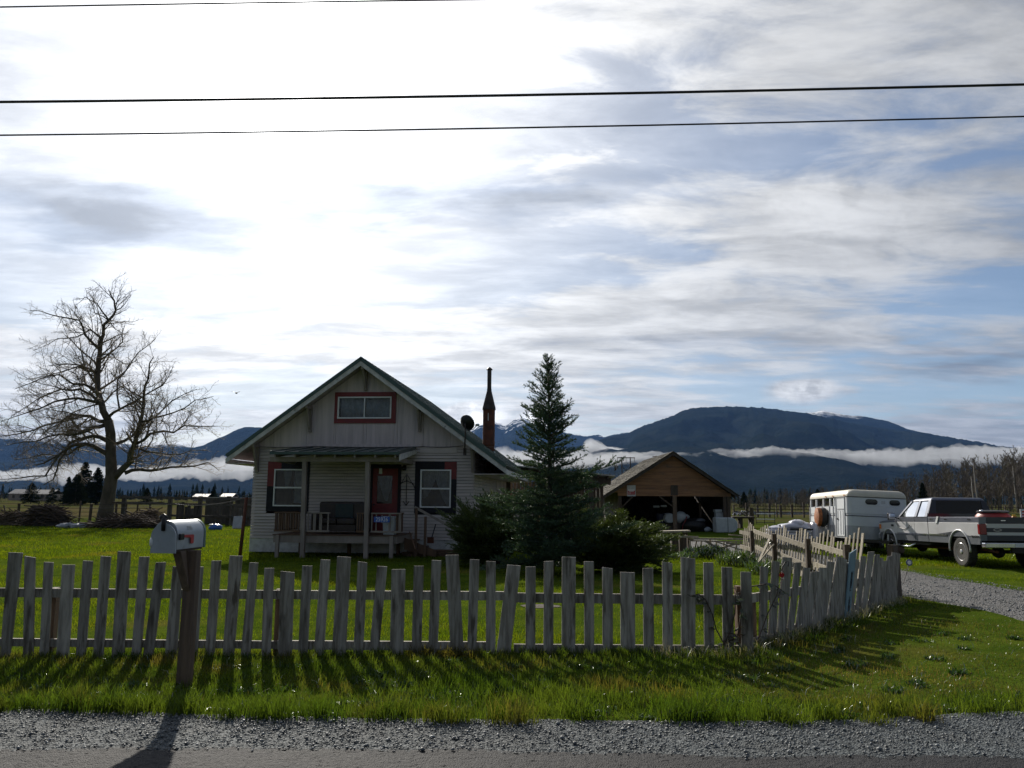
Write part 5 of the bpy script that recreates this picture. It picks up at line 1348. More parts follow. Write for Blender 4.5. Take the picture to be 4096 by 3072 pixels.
def truck():
    W = 0.98
    t = thing('pickup_truck', 'silver and slate blue extended cab pickup parked on the grass', 'truck', (12.22 + W, 21.82, -0.09), rot=(R(-1.2), 0, R(-0.3)))
    AR = (0.0, 0.46, 0.50); AF = (4.06, 0.46, 0.47)
    z0, zt, zm, zr = 0.60, 0.80, 1.165, 1.315
    for s in (-1, 1):
        xo = s * W; dx = (-s * 0.05, 0, 0)
        def sp(P, m, nm, off=0.0, d=dx, lab=None): return MB().prism([(xo + s * off, y, z) for y, z in (P if s > 0 else P[::-1])], d).build(nm, m, t, bevel=0.006, seg=2, label=lab)
        sp(side_band(-0.97, 1.585, zt, zm, [AR]), M_SILVER, 'bed_side'); sp(side_band(-0.97, 1.585, zm + .002, zr, []), M_SLATE, 'bed_side_top')
        sp(side_band(-0.97, 1.585, z0, zt - .002, [AR]), M_DGREY, 'bed_side_bottom')
        sp(side_band(1.615, 2.385, zt, zm, []), M_SILVER, 'cab_side'); sp(side_band(1.615, 2.385, zm + .002, zr, []), M_SLATE, 'cab_side_top'); sp(side_band(1.615, 2.385, z0, zt - .002, []), M_DGREY, 'cab_side_bottom')
        dr = sp(side_band(2.395, 3.50, zt, zm, []), M_SILVER, 'door'); sp(side_band(2.395, 3.50, zm + .002, zr - .01, []), M_SLATE, 'door_top'); sp(side_band(2.395, 3.50, z0, zt - .002, []), M_DGREY, 'door_bottom')
        P = side_band(3.51, 4.72, zt, zm - .01, [AF]); P[-1] = (4.74, 1.12); sp(P, M_SILVER, 'front_fender')
        P = side_band(3.51, 4.72, z0, zt - .002, [AF]); sp([p for p in P if p[0] < 3.95 or True], M_DGREY, 'fender_bottom')
        sp([(3.51, zm - .008), (4.73, 1.122), (4.70, 1.16), (3.51, 1.27)], M_SLATE, 'fender_top')
        # bright trim strips and arch mouldings
        for a, b in ((-0.95, -0.60), (0.58, 1.57), (1.63, 2.375), (2.405, 3.49), (4.58, 4.70)):
            MB().box(*sorted((xo, xo + s * .014)), a, b, zt - .01, zt + .032).build('chrome_trim', M_CHROME, t)
        for yc, zc, r in (AR, AF):
            MB().tube([(xo + s * .004, y, z) for y, z in arc(yc, zc, r + .005, R(-8), R(188), 24)], 0.024, 8).build('arch_moulding', M_SILVER, t, smooth=True)
        # mirrors
        mm = MB().box(*sorted((xo + s * .14, xo + s * .36)), 3.28, 3.36, 1.22, 1.44).build('mirror', M_BLACKM, t, bevel=0.02)
        MB().box(*sorted((xo + s * .155, xo + s * .345)), 3.272, 3.279, 1.24, 1.42).build('mirror_glass', M_CHROME, mm)
        MB().tube([(xo, 3.34, 1.27), (xo + s * .16, 3.33, 1.30)], 0.02, 6).build('mirror_arm', M_BLACKM, mm)
        # step tube under the door
        MB().tube([(xo - s * .25, 2.55, .60), (xo + s * .06, 2.62, .43), (xo + s * .06, 3.35, .43), (xo - s * .25, 3.42, .60)], 0.035, 8).build('step_tube', M_CHROME, t, smooth=True)
        # windows and pillars
        xb, xt = s * .945, s * .76; zb, zc = 1.315, 1.80
        def wp(y, z): k = (z - zb) / (zc - zb); return Vector((xb + (xt - xb) * k, y, z))
        def pil(ya, yb, wa, nm='pillar', z1=zc): MB().bar(wp(ya, zb), wp(yb, z1), 0.05, wa, (0, 1, 0)).build(nm, M_SLATE, t)
        pil(1.72, 1.76, 0.14); pil(2.34, 2.32, 0.12); pil(3.36, 2.80, 0.07)
        MB().bar(wp(3.05, zb), wp(2.98, 1.62), 0.012, 0.02, (0, 1, 0)).build('vent_bar', M_BLACKM, t)
        for ya, yb, yc_, yd in ((1.80, 2.27, 2.26, 1.83), (2.41, 3.31, 2.80, 2.39)):
            g = MB(); q = Vector((s * .003, 0, 0)); a = [wp(ya, zb + .01), wp(yb, zb + .01), wp(yc_, zc - .03), wp(yd, zc - .03)]
            g.prism(a, q); g.build('side_window', M_TINT, t)
        MB().box(*sorted((s * .955, s * .985)), 1.62, 3.42, 1.312, 1.325).build('belt_moulding', M_BLACKM, t)
    # roof, rear wall with back window, windscreen
    MB().hexa([(-.80, 1.66, 1.795), (.80, 1.66, 1.795), (.78, 2.86, 1.785), (-.78, 2.86, 1.785), (-.72, 1.72, 1.885), (.72, 1.72, 1.885), (.70, 2.76, 1.865), (-.70, 2.76, 1.865)]).build('roof', M_SLATE, t, bevel=0.035, seg=3)
    MB().box(-.80, .80, 2.80, 2.98, 1.80, 1.815).build('sun_visor', M_SLATE, t)
    MB().hexa([(-.95, 1.60, 1.30), (.95, 1.60, 1.30), (.95, 1.65, 1.30), (-.95, 1.65, 1.30), (-.95, 1.60, 1.42), (.95, 1.60, 1.42), (.95, 1.65, 1.42), (-.95, 1.65, 1.42)]).build('cab_back', M_NAVYT, t)
    MB().hexa([(-.93, 1.61, 1.421), (-.70, 1.61, 1.421), (-.70, 1.65, 1.421), (-.93, 1.65, 1.421), (-.79, 1.66, 1.794), (-.66, 1.66, 1.794), (-.66, 1.70, 1.794), (-.79, 1.70, 1.794)]).build('rear_pillar', M_NAVYT, t)
    MB().hexa([(.70, 1.61, 1.421), (.93, 1.61, 1.421), (.93, 1.65, 1.421), (.70, 1.65, 1.421), (.66, 1.66, 1.794), (.79, 1.66, 1.794), (.79, 1.70, 1.794), (.66, 1.70, 1.794)]).build('rear_pillar', M_NAVYT, t)
    MB().hexa([(-.70, 1.625, 1.421), (.70, 1.625, 1.421), (.70, 1.632, 1.421), (-.70, 1.632, 1.421), (-.66, 1.672, 1.794), (.66, 1.672, 1.794), (.66, 1.679, 1.794), (-.66, 1.679, 1.794)]).build('back_window', mat('dark_tinted_glass', (0.008, 0.010, 0.012), rough=0.08), t)
    MB().prism([(-.90, 3.36, 1.29), (.90, 3.36, 1.29), (.74, 2.84, 1.79), (-.74, 2.84, 1.79)], (0, .006, 0)).build('windscreen', M_TINT, t)
    # hood: crowned loft
    V = []; F = []; nx = 12; ny = 8
    for j in range(ny + 1):
        y = 3.38 + (4.72 - 3.38) * j / ny; zc_ = 1.305 - 0.11 * (j / ny) ** 1.6
        for i in range(nx + 1):
            x = -.93 + 1.86 * i / nx; V.append((x, y, zc_ - 0.045 * abs(x / .93) ** 2.2 - (0.05 if j == ny else 0)))
    for j in range(ny):
        for i in range(nx): p = j * (nx + 1) + i; F.append((p, p + 1, p + nx + 2, p + nx + 1))
    hd = MB().add(V, F).build('hood', M_SLATE, t, smooth=True); so = hd.modifiers.new('s', 'SOLIDIFY'); so.thickness = 0.04; so.offset = -1
    MB().box(-.90, .90, 4.66, 4.73, .78, 1.12).build('grille', M_CHROME, t, bevel=0.01)
    for s in (-1, 1):
        MB().box(*sorted((s * .60, s * .93)), 4.70, 4.755, .92, 1.10).build('headlight', M_VINYL, t, bevel=0.01)
        MB().box(*sorted((s * .90, s * .985)), 4.58, 4.745, .93, 1.08).build('marker_lamp', M_AMBER, t, bevel=0.01)
    MB().box(-.97, .97, 4.74, 4.90, .58, .80).build('front_bumper', M_CHROME, t, bevel=0.03)
    MB().box(-.90, .90, 1.67, 4.60, .50, .58).build('floor', M_UNDER, t)
    MB().box(-.85, .85, 1.9, 2.2, .585, 1.38).build('rear_seat', M_DARK, t, bevel=0.04)
    for s in (-1, 1): MB().box(*sorted((s * .1, s * .8)), 2.45, 2.65, .585, 1.52).build('front_seat', M_DARK, t, bevel=0.05)
    MB().box(-.85, .85, 3.2, 3.45, .9, 1.27).build('dashboard', M_DARK, t)
    MB().tube([(-.45 + .19 * math.cos(a * .35), 3.0 + .06 * math.sin(a * .35), 1.26 + .17 * math.sin(a * .35)) for a in range(19)], 0.016, 6).build('steering_wheel', M_BLACKM, t)
    # bed floor, front wall, tailgate
    MB().box(-.92, .92, -.94, 1.56, .72, .78).build('bed_floor', M_UNDER, t); MB().box(-.92, .92, 1.53, 1.58, .79, 1.30).build('bed_front', M_SLATE, t)
    for s in (-1, 1): MB().box(*sorted((s * .52, s * .92)), -.45, .45, .79, 1.0).build('wheel_house', M_DGREY, t)
    yb = -1.0; X = .79
    tg = MB().box(-X, X, yb, yb + .05, 1.145, 1.315).build('tailgate', M_NAVYT, t, label='tailgate with dark and silver bands'); e = .0015
    MB().box(-X, X, yb, yb + .05, 1.035, 1.145 - e).build('tailgate_band', M_SILVER, tg); MB().box(-X, X, yb + .004, yb + .05, .925, 1.035 - e).build('tailgate_panel', M_NAVYT, tg)
    MB().box(-X, X, yb, yb + .05, .845, .925 - e).build('tailgate_band', M_SILVER, tg); MB().box(-X, X, yb, yb + .05, .70, .845 - e).build('tailgate_bottom', M_NAVYT, tg)
    for x in (-.35, .25): MB().box(x - .06, x + .06, yb - .008, yb - .0005, 1.215, 1.235).build('tailgate_catch', M_CHROME, tg)
    em = MB(); em.tube([(-.52 + .10 * math.cos(a * math.pi / 14), yb - .001, .985 + .032 * math.sin(a * math.pi / 14)) for a in range(29)], 0.006, 5); em.build('oval_emblem', M_CHROME, tg)
    for s in (-1, 1):
        MB().box(*sorted((s * .80, s * .982)), -1.005, -.90, .86, 1.135).build('tail_light', M_TAIL, t, bevel=0.012)
        MB().box(*sorted((s * .80, s * .98)), -1.0, -.972, .70, .855).build('rear_corner', M_DGREY, t); MB().box(*sorted((s * .80, s * .98)), -1.0, -.972, 1.14, 1.315).build('rear_corner', M_SLATE, t)
    bp = MB().box(-.98, .98, -1.20, -1.02, .52, .66).build('rear_bumper', M_CHROME, t, bevel=0.025)
    MB().box(.0 - .22, .22, -1.206, -1.201, .55, .64).build('number_plate', M_VINYL, bp)
    for y in (1.40, .62, -.55):
        for s in (-1, 1):
            MB().box(*sorted((s * .982, s * .995)), y - .07, y + .07, 1.245, 1.262).build('tie_down', M_CHROME, t)
    MB().hexa([(-1.0, 1.06, 1.14), (-.985, 1.06, 1.14), (-.985, 1.16, 1.14), (-1.0, 1.16, 1.14), (-1.0, .95, 1.33), (-.985, .95, 1.33), (-.985, 1.05, 1.33), (-1.0, 1.05, 1.33)]).build('white_strap', M_VINYL, t)
    MB().box(-.992, -.983, 3.72, 3.88, 1.02, 1.085).build('side_badge', M_BLACKM, t)
    MB().tube([(-.99, 3.62, 1.25), (-1.02, 3.45, 1.10), (-1.01, 3.28, .99), (-1.0, 3.05, .95), (-1.0, 2.75, .99), (-1.0, 2.62, 1.08)], 0.008, 5).build('hanging_wire', M_BLACKM, t)
    # wheels and running gear
    for s in (-1, 1):
        wheel(t, s * .84, 0.0, .385, .385, .25, s); wheel(t, s * .84, 4.06, .385, .385, .25, s)
        MB().box(*sorted((s * .45, s * .53)), -.95, 4.6, .50, .62).build('frame_rail', M_UNDER, t)
    for y in (0, 4.06):
        MB().tube([(-.75, y, .39), (.75, y, .39)], 0.05, 8).build('axle', M_UNDER, t); MB().blob((0.05, y, .38), .16, .18, .16).build('differential', M_UNDER, t, smooth=True)
    MB().box(.1, .5, 1.5, 3.0, .36, .52).build('fuel_tank', M_UNDER, t, bevel=0.04); MB().tube([(-.4, 3.2, .42), (-.4, .8, .42), (-.55, -.5, .46), (-.6, -1.05, .42)], 0.04, 8).build('exhaust', M_RUST, t)
    MB().box(-.3, .3, -1.3, -1.1, .40, .52).build('tow_hitch', M_UNDER, t)
    return t
TR = truck()
tm = Matrix.Translation(TR.location) @ TR.rotation_euler.to_matrix().to_4x4()
def on_truck(x, y, z): return tm @ Vector((x, y, z))
def bed_load():
    p = on_truck(0.05, 0.1, .79); t = thing('red_drum', 'round red tub with a black lid standing in the pickup bed', 'drum', p)
    m = mat('faded_red_plastic', (0.30, 0.030, 0.028), (0.23, 0.026, 0.024), 4, 0.45, c3=(0.36, 0.08, 0.06), s3=2, lo3=0.6, hi3=0.8)
    auto_smooth(MB().lathe([(.28, 0), (.36, .06), (.43, .25), (.45, .42), (.43, .56), (.36, .64)], (0, 0, 0), 'z', 28).build('tub', m, t), 40)
    auto_smooth(MB().lathe([(.37, .642), (.40, .65), (.40, .685), (.34, .71), (.05, .72)], (0, 0, 0), 'z', 28).build('lid', M_BLACKM, t), 40)
    MB().blob((-.36, -.1, .69), .05, .05, .04).build('lid_catch', M_CHROME, t, smooth=True)
    p = on_truck(.62, -.70, .79); s = thing('bed_sign', 'white board with rows of red writing leaning in the pickup bed', 'sign', p, R(-8))
    MB().box(-.30, .30, -.01, .01, 0.28, .74).build('board', M_VINYL, s); MB().box(-.02, .02, .012, .04, 0, .7).build('stake', M_WOODB, s)
    rd = mat('sign_red', (0.5, 0.03, 0.04), rough=0.5); rr = random.Random(2)
    for r_ in range(5):
        x = -.26; z = .67 - r_ * .075
        while x < .24:
            w = rr.uniform(.02, .07); MB().box(x, min(x + w, .27), -.0135, -.0105, z - .02, z + .02).build('red_marks', rd, s); x += w + .014
    p = on_truck(.18, -.62, .79); y = thing('yellow_strap_reel', 'small yellow and orange can beside the red tub', 'can', p)
    MB().lathe([(.07, 0), (.07, .52), (.05, .55)], (0, 0, 0), 'z', 14).build('body', mat('orange_paint', (0.5, 0.16, 0.02), rough=.5), y); MB().lathe([(.045, .551), (.045, .60)], (0.0, 0, 0), 'z', 12).build('cap', mat('yellow_plastic', (0.6, 0.38, 0.04), rough=.5), y)
bed_load()

# ------------------------------------------------------------------ horse trailer
def trailer():
    c = atY(3391, 2160, 27.0)
    t = thing('horse_trailer', 'white horse trailer with oval windows and cream roof behind the pickup', 'trailer', (c.x, 27.0, -0.10), rot=(R(-1.2), R(2.2), R(-6.5)))
    Wd, L = 1.95, 4.9; zb, zt = 0.50, 1.90
    # corner radius of the front
    r = 0.16
    def plan(inset=0.0, n=6):
        a, b = inset, Wd - inset; c0, d = inset, L - inset * .3; q = r
        P = [(a, d)] + [(a + q - q * math.cos(k * math.pi / 2 / n), c0 + q - q * math.sin(k * math.pi / 2 / n)) for k in range(n + 1)] + [(b - q + q * math.sin(k * math.pi / 2 / n), c0 + q - q * math.cos(k * math.pi / 2 / n)) for k in range(n + 1)] + [(b, d)]
        return P
    def slab(z0, z1, m, nm, inset=0.0, lab=None):
        P = plan(inset); n = len(P)
        return MB().prism([(x, y, z0) for x, y in P], (0, 0, z1 - z0)).build(nm, m, t, label=lab)
    alu = mat('dull_aluminium', (0.50, 0.52, 0.54), (0.42, 0.44, 0.46), 3, 0.4, metal=0.4)
    slab(zb, .93, alu, 'lower_panel'); slab(.932, 1.255, M_TRAIL, 'body'); slab(1.257, 1.275, M_BLACKM, 'body_moulding', -.012); slab(1.277, 1.34, M_TRAIL, 'recessed_band', .015); slab(1.342, 1.60, M_TRAIL, 'upper_body')
    # upper part with openings along the side: front block solid, rear open between posts
    def up(y0, y1): MB().box(0.0, Wd, y0, y1, 1.602, 1.888).build('upper_body', M_TRAIL, t)
    P = plan(); P2_ = [p for p in P if p[1] < 1.33]
    pl = [(0, 1.35)] + P2_ + [(Wd, 1.35)]; MB().prism([(x, y, 1.602) for x, y in pl], (0, 0, .286)).build('upper_body', M_TRAIL, t)
    for y in (1.55, 2.05, 2.95, 3.95, 4.78):
        for x in (0.0, Wd - .06): MB().box(x, x + .06, y, y + .09, 1.602, 1.888).build('window_post', M_TRAIL, t)
    MB().box(.07, Wd - .07, 1.36, L - .1, 1.603, 1.64).build('stall_dark', M_UNDER, t); MB().box(Wd - .12, Wd - .075, 1.36, L - .1, 1.642, 1.887).build('stall_wall', M_UNDER, t)
    slab(1.89, 1.912, M_BLACKM, 'roof_moulding', -.012)
    # rounded roof
    n = 10; prof = []
    for k in range(n + 1):
        a = math.pi / 2 * k / n; prof.append((0.20 - .20 * math.cos(math.pi / 2 - a) if False else .20 * (1 - math.cos(a)), .24 * math.sin(a)))
    V = []; F = []; m = None
    for ins, h in prof:
        Pp = plan(ins); m = len(Pp); V += [(x, y, 1.913 + h) for x, y in Pp]
    for i in range(n):
        for k in range(m): F.append((i * m + k, i * m + (k + 1) % m, (i + 1) * m + (k + 1) % m, (i + 1) * m + k))
    F.append(tuple(range(n * m, (n + 1) * m))); F.append(tuple(range(m - 1, -1, -1)))
    auto_smooth(MB().add(V, F).build('roof', M_CREAM, t), 40)
    # oval windows in the nose
    for x0, x1 in ((.58, .98), (1.36, 1.70)):
        z0, z1 = 1.66, 1.84; rr = (z1 - z0) / 2; zc = (z0 + z1) / 2
        P = [(x0 + rr - rr * math.sin(k * math.pi / 8), zc + rr * math.cos(k * math.pi / 8)) for k in range(9)] + [(x1 - rr + rr * math.sin(k * math.pi / 8), zc - rr * math.cos(k * math.pi / 8)) for k in range(9)]
        o = MB().prism([(x, -.012, z) for x, z in P], (0, .0115, 0)).build('nose_window', M_BLACKM, t)
        MB().prism([(x0 + (x - x0) * .94 + (x1 - x0) * .03, -.0145, zc + (z - zc) * .86) for x, z in P], (0, .002, 0)).build('pane', mat('black_glass', (0.012, 0.014, 0.016), rough=.1), o)
    MB().box(1.10, 1.22, -.010, -.001, 1.71, 1.80).build('nose_vent', alu, t)
    # side: escape door, posts, hinges, spare wheel, fender
    dm = MB().box(-.018, -.001, .30, 1.18, .56, 1.86).build('side_door', M_TRAIL, t, bevel=.004)
    for y0, y1, z0, z1 in ((.27, .30, .55, 1.87), (1.18, 1.21, .55, 1.87), (.30, 1.18, 1.86, 1.885)):
        MB().box(-.028, -.001, y0, y1, z0, z1).build('door_frame', alu, dm)
    for y in (.42, .70, 1.02): MB().box(-.030, -.019, y, y + .045, .62, 1.42).build('door_rib', alu, dm)
    MB().box(-.03, -.019, .34, 1.12, 1.46, 1.50).build('door_rib', alu, dm); MB().box(-.05, -.019, 1.0, 1.12, 1.12, 1.17).build('door_latch', M_BLACKM, dm)
    for y in (1.30, 1.62, 2.10, 3.0, 4.0, 4.80): MB().box(-.022, -.001, y, y + .07, .56, 1.60).build('side_rib', alu, t)
    for y in (.25, 1.6, 2.5): MB().box(-.035, -.013, y, y + .09, 1.935, 1.97).build('marker_lamp', M_AMBER, t)
    P = [(2.55, .60)] + [(2.62, .78), (2.75, .88), (3.0, .93), (3.75, .95), (4.5, .93), (4.72, .86), (4.86, .72), (4.88, .56)] + arc(4.30, .36, .40, R(25), R(155), 10) + arc(3.40, .36, .40, R(25), R(155), 10)
    MB().prism([(-.30, y, z) for y, z in P], (.02, 0, 0)).build('fender', M_TRAIL, t); Pt = [(2.55, .60), (2.62, .78), (2.75, .88), (3.0, .93), (3.75, .95), (4.5, .93), (4.72, .86), (4.86, .72)]
    V = [(-.30, y, z) for y, z in Pt] + [(-.002, y, z) for y, z in Pt]; k = len(Pt); MB().add(V, [(i, i + 1, k + i + 1, k + i) for i in range(k - 1)]).build('fender_top', M_TRAIL, t)
    MB().box(-.308, -.301, 3.80, 3.90, .74, .79).build('marker_lamp', M_AMBER, t)
    for y in (3.40, 4.30):
        wheel(t, -.15, y, .34, .34, .2, -1, .19); wheel(t, Wd + .15, y, .34, .34, .2, 1, .19)
        MB().tube([(-.1, y, .34), (Wd + .1, y, .34)], .04, 8).build('axle', M_UNDER, t)
    MB().box(.1, Wd - .1, .02, L - .05, .40, .499).build('chassis', M_UNDER, t)
    for x in (.35, Wd - .35): MB().bar((x, 0.05, .45), (Wd / 2, -1.1, .45), .08, .1).build('drawbar', M_UNDER, t)
    MB().tube([(Wd / 2, -.95, .0), (Wd / 2, -.95, .70)], .035, 8).build('jack', alu, t); MB().box(Wd / 2 - .1, Wd / 2 + .1, -1.05, -.85, .0, .02).build('jack_foot', M_UNDER, t)
    MB().blob((Wd / 2, -1.15, .47), .07, .10, .06).build('coupler', M_UNDER, t, smooth=True)
    tmx = Matrix.Translation(t.location) @ t.rotation_euler.to_matrix().to_4x4()
    s = thing('spare_wheel', 'orange covered spare wheel on the side of the horse trailer', 'wheel', tmx @ Vector((-.03, 2.55, 1.20)), rot=t.rotation_euler)
    auto_smooth(MB().lathe([(.20, 0), (.33, -.01), (.355, -.05), (.355, -.15), (.33, -.20), (.16, -.205)], (0, 0, 0), 'x', 30).build('tyre', M_RUBBER, s), 30)
    om = mat('orange_cover', (0.45, 0.15, 0.035), (0.22, 0.07, 0.02), 7, .6, .4, 14, (1, 6, 2))
    auto_smooth(MB().lathe([(.345, -.2065), (.35, -.24), (.33, -.33), (.22, -.36), (.02, -.37)], (0, 0, 0), 'x', 30).build('cover', om, s), 40)
trailer()

# wrapped feed bags on a pallet
def bag_pallet():
    c = atY(3158, 2160, 29.5); t = thing('bag_stack', 'pallet of white plastic wrapped bags between the fence and horse trailer', 'pallet', (c.x, 29.5, -.1), R(-8))
    pm = mat('white_film', (0.60, 0.60, 0.66), (0.48, 0.48, 0.55), 3, .25, .5, 6, coat=.3); rr = random.Random(8)
    for x in (-.7, -.35, 0, .35, .7): MB().box(x - .05, x + .05, -.5, .5, .10, .12).build('slat', M_OLDWOOD, t)
    for y in (-.42, 0, .42): MB().box(-.75, .75, y - .04, y + .04, 0, .10).build('bearer', M_OLDWOOD, t)
    for lay in range(5):
        for k in range(3):
            x = -.52 + k * .50 + rr.uniform(-.03, .03); z = .13 + lay * .115; b = MB().box(x - .25, x + .24, -.47 + rr.uniform(-.03, .03), .45, z, z + .11); b.build('bag', pm, t, bevel=.045, seg=3)
    for x, z, a, b_, h, sd in ((-.35, .74, .42, .4, .10, 1), (.15, .80, .55, .4, .15, 2), (.55, .72, .30, .4, .26, 3), (.85, .48, .22, .38, .48, 4), (.3, .92, .30, .3, .14, 6)):
        auto_smooth(MB().blob((x, 0, z), a, b_, h, 18, 10, .10, sd).build('loose_wrap', pm, t), 50)
    MB().box(-.05, .75, -.50, -.40, .70, .75).build('dark_strap', M_BLACKM, t)
    p = thing('steel_stake', 'thin upright steel stake before the wrapped bags', 'stake', atY(3120, 2170, 27.5) * Vector((1, 1, 0)) + Vector((0, 0, -.1)) if False else Vector((atY(3120, 2100, 27.5).x, 27.5, -.1)))
    MB().tube([(0, 0, -.1), (0, 0, .92)], .013, 6).build('rod', M_SOOT, p); MB().box(-.03, .03, -.004, .004, .86, .92).build('flag_plate', M_SOOT, p)
bag_pallet()

# ------------------------------------------------------------------ open shed
def shed():
    Y = 45.0; z0 = -.1
    ap = atY(2692, 1806, Y - .5); le = atY(2400, 1992, Y - .5); re = atY(2955, 1982, Y - .5)
    t = thing('open_shed', 'old open fronted wooden shed with a mossy shingle roof', 'shed', (ap.x, Y, z0)); ox = ap.x
    A = (0, ap.z - z0); LE = (le.x - ox, le.z - z0); RE = (re.x - ox, re.z - z0); D = 8.6
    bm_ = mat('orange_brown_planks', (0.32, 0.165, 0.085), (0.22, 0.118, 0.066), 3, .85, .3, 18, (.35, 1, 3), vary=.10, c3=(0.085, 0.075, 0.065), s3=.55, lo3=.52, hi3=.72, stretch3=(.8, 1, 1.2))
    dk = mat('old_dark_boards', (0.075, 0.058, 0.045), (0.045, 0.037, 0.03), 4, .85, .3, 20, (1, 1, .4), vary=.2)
    sh = mat('mossy_shingle', (0.085, 0.075, 0.06), (0.042, 0.038, 0.03), 5, .9, .6, 14, (1, 1, 1), vary=.35, spec=.2, c3=(0.06, 0.06, 0.02), s3=1.3, lo3=.5, hi3=.7)
    zb = atY(2700, 1985, Y).z - z0; zb2 = atY(2700, 1972, Y).z - z0
    def rx(z, side):                 # gable edge x at height z (a little inside the roof)
        E = LE if side < 0 else RE; k = (A[1] - .16 - z) / (A[1] - E[1]); return E[0] * k * 1.0
    lp, rp = atY(2478, 2000, Y).x - ox, atY(2912, 2000, Y).x - ox
    # horizontal gable planks
    z = zb2 + .004; pit = .205
    gb = MB().box(lp - .1, rp + .15, -.06, .0, zb, zb2).build('front_beam', bm_, t)
    while z < A[1] - .2:
        z1 = min(z + pit - .008, A[1] - .17)
        a0, a1 = max(rx(z, -1), lp - .9), max(rx(z1, -1), lp - .9); b0, b1 = min(rx(z, 1), rp + .7), min(rx(z1, 1), rp + .7)
        MB().hexa([(a0, -.03, z), (b0, -.03, z), (b0, 0, z), (a0, 0, z), (a1, -.022, z1), (b1, -.022, z1), (b1, 0, z1), (a1, 0, z1)]).build('gable_plank', bm_, t); z += pit
    # roof decks with shingle courses
    for s, E in ((-1, LE), (1, RE)):
        n = Vector((-(E[1] - A[1]) * (1 if s > 0 else -1), 0, abs(E[0]))).normalized(); n = Vector((s * abs(n.x), 0, n.z))
        a = Vector((0, 0, A[1])); e = Vector((E[0], 0, E[1])); th = -n * .05
        rf = MB().hexa([a + th + Vector((0, -.5, 0)), e + th + Vector((0, -.5, 0)), e + th + Vector((0, D + .3, 0)), a + th + Vector((0, D + .3, 0)), a + Vector((0, -.5, 0)), e + Vector((0, -.5, 0)), e + Vector((0, D + .3, 0)), a + Vector((0, D + .3, 0))]).build('roof', dk, t, label='mossy roof slope facing the house' if s < 0 else 'roof slope on the horse trailer side')
        L = (e - a).length; d = (e - a) / L; nc = int(L / .19); rr = random.Random(4 + s)
        for c in range(nc):
            b = MB(); y = -.55; k0 = c * L / nc; k1 = k0 + L / nc * 1.12
            while y < D + .3:
                w = rr.uniform(.16, .34); w = min(w, D + .36 - y); j = rr.uniform(-.03, .05); q = rr.uniform(.012, .035)
                p0 = a + d * k0; p1 = a + d * (k1 + j)
                b.hexa([p0 + Vector((0, y, 0)) + n * .004, p1 + Vector((0, y, 0)) + n * .004, p1 + Vector((0, y + w - .012, 0)) + n * .004, p0 + Vector((0, y + w - .012, 0)) + n * .004,
                        p0 + Vector((0, y, 0)) + n * .012, p1 + Vector((0, y, 0)) + n * (.012 + q), p1 + Vector((0, y + w - .012, 0)) + n * (.012 + q), p0 + Vector((0, y + w - .012, 0)) + n * .012])
                y += w
            b.build('shingle_course', sh, rf)
        MB().hexa([a + Vector((0, -.53, -.20)), e + Vector((0, -.53, -.17)), e + Vector((0, -.49, -.17)), a + Vector((0, -.49, -.20)), a + Vector((0, -.53, -.06)), e + Vector((0, -.53, -.06)), e + Vector((0, -.49, -.06)), a + Vector((0, -.49, -.06))]).build('rake_board', dk, t)
        for k in range(12):
            y = .2 + k * .72; MB().hexa([a + Vector((0, y, -.22)), e + Vector((0, y, -.19)), e + Vector((0, y + .06, -.19)), a + Vector((0, y + .06, -.22)), a + Vector((0, y, -.07)), e + Vector((0, y, -.07)), e + Vector((0, y + .06, -.07)), a + Vector((0, y + .06, -.07))]).build('rafter', dk, t)
    # posts and braces
    cx = atY(2697, 2000, Y).x - ox
    for x, w in ((lp, .10), (cx, .11), (rp - .22, .09), (rp, .09)):
        MB().box(x - w, x + w, -.16, .02 - .021, -.05, zb - .001).build('post', M_POST if x != cx else mat('shed_post_wood', (.17, .12, .08), (.11, .078, .055), 5, .85, .3, 20, (2, 2, .3)), t)
    MB().bar((cx - .85, -.08, zb - .02), (cx - .05, -.08, zb - .62), .07, .09, (0, 1, 0)).build('brace', M_POST, t); MB().bar((lp + .75, -.08, zb - .02), (lp + .05, -.08, zb - .7), .07, .09, (0, 1, 0)).build('brace', M_POST, t)
    ip = atY(2802, 2060, Y + 2).x - ox; MB().box(ip - .07, ip + .07, 2.0, 2.14, -.05, 1.62).build('post', M_POST, t)
    for x in (-2.6, -.2, 2.2): MB().box(lp if False else x, x + .14, D - .3, D - .15, 0, zb).build('post', dk, t)
    MB().box(cx - .2, cx + .2, -.075, -.062, zb + .05, zb + .62).build('patch_plate', dk, t)
    # plank walls: back and sides with gaps
    n = 30
    for i in range(n):
        x0 = lp + (rp - lp) * i / n; hh = A[1] + (LE[1] - A[1]) * abs(x0) / abs(LE[0]) - .35 if x0 < 0 else A[1] + (RE[1] - A[1]) * abs(x0) / RE[0] - .35
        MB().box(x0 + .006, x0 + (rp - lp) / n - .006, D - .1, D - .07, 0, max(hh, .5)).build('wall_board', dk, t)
    MB().box(lp + .05, rp - .05, D - .06, D - .03, 0, 2.0).build('back_light_block', M_UNDER, t); MB().prism([(lp, D - .06, 2.0), (rp, D - .06, 2.0), (0, D - .06, A[1] - .06)], (0, .03, 0)).build('back_light_block', M_UNDER, t)  # dark sheets added to stop daylight coming through the back board gaps
    def wz(x): return A[1] + ((LE[1] if x < 0 else RE[1]) - A[1]) * abs(x) / abs(LE[0] if x < 0 else RE[0]) - .07
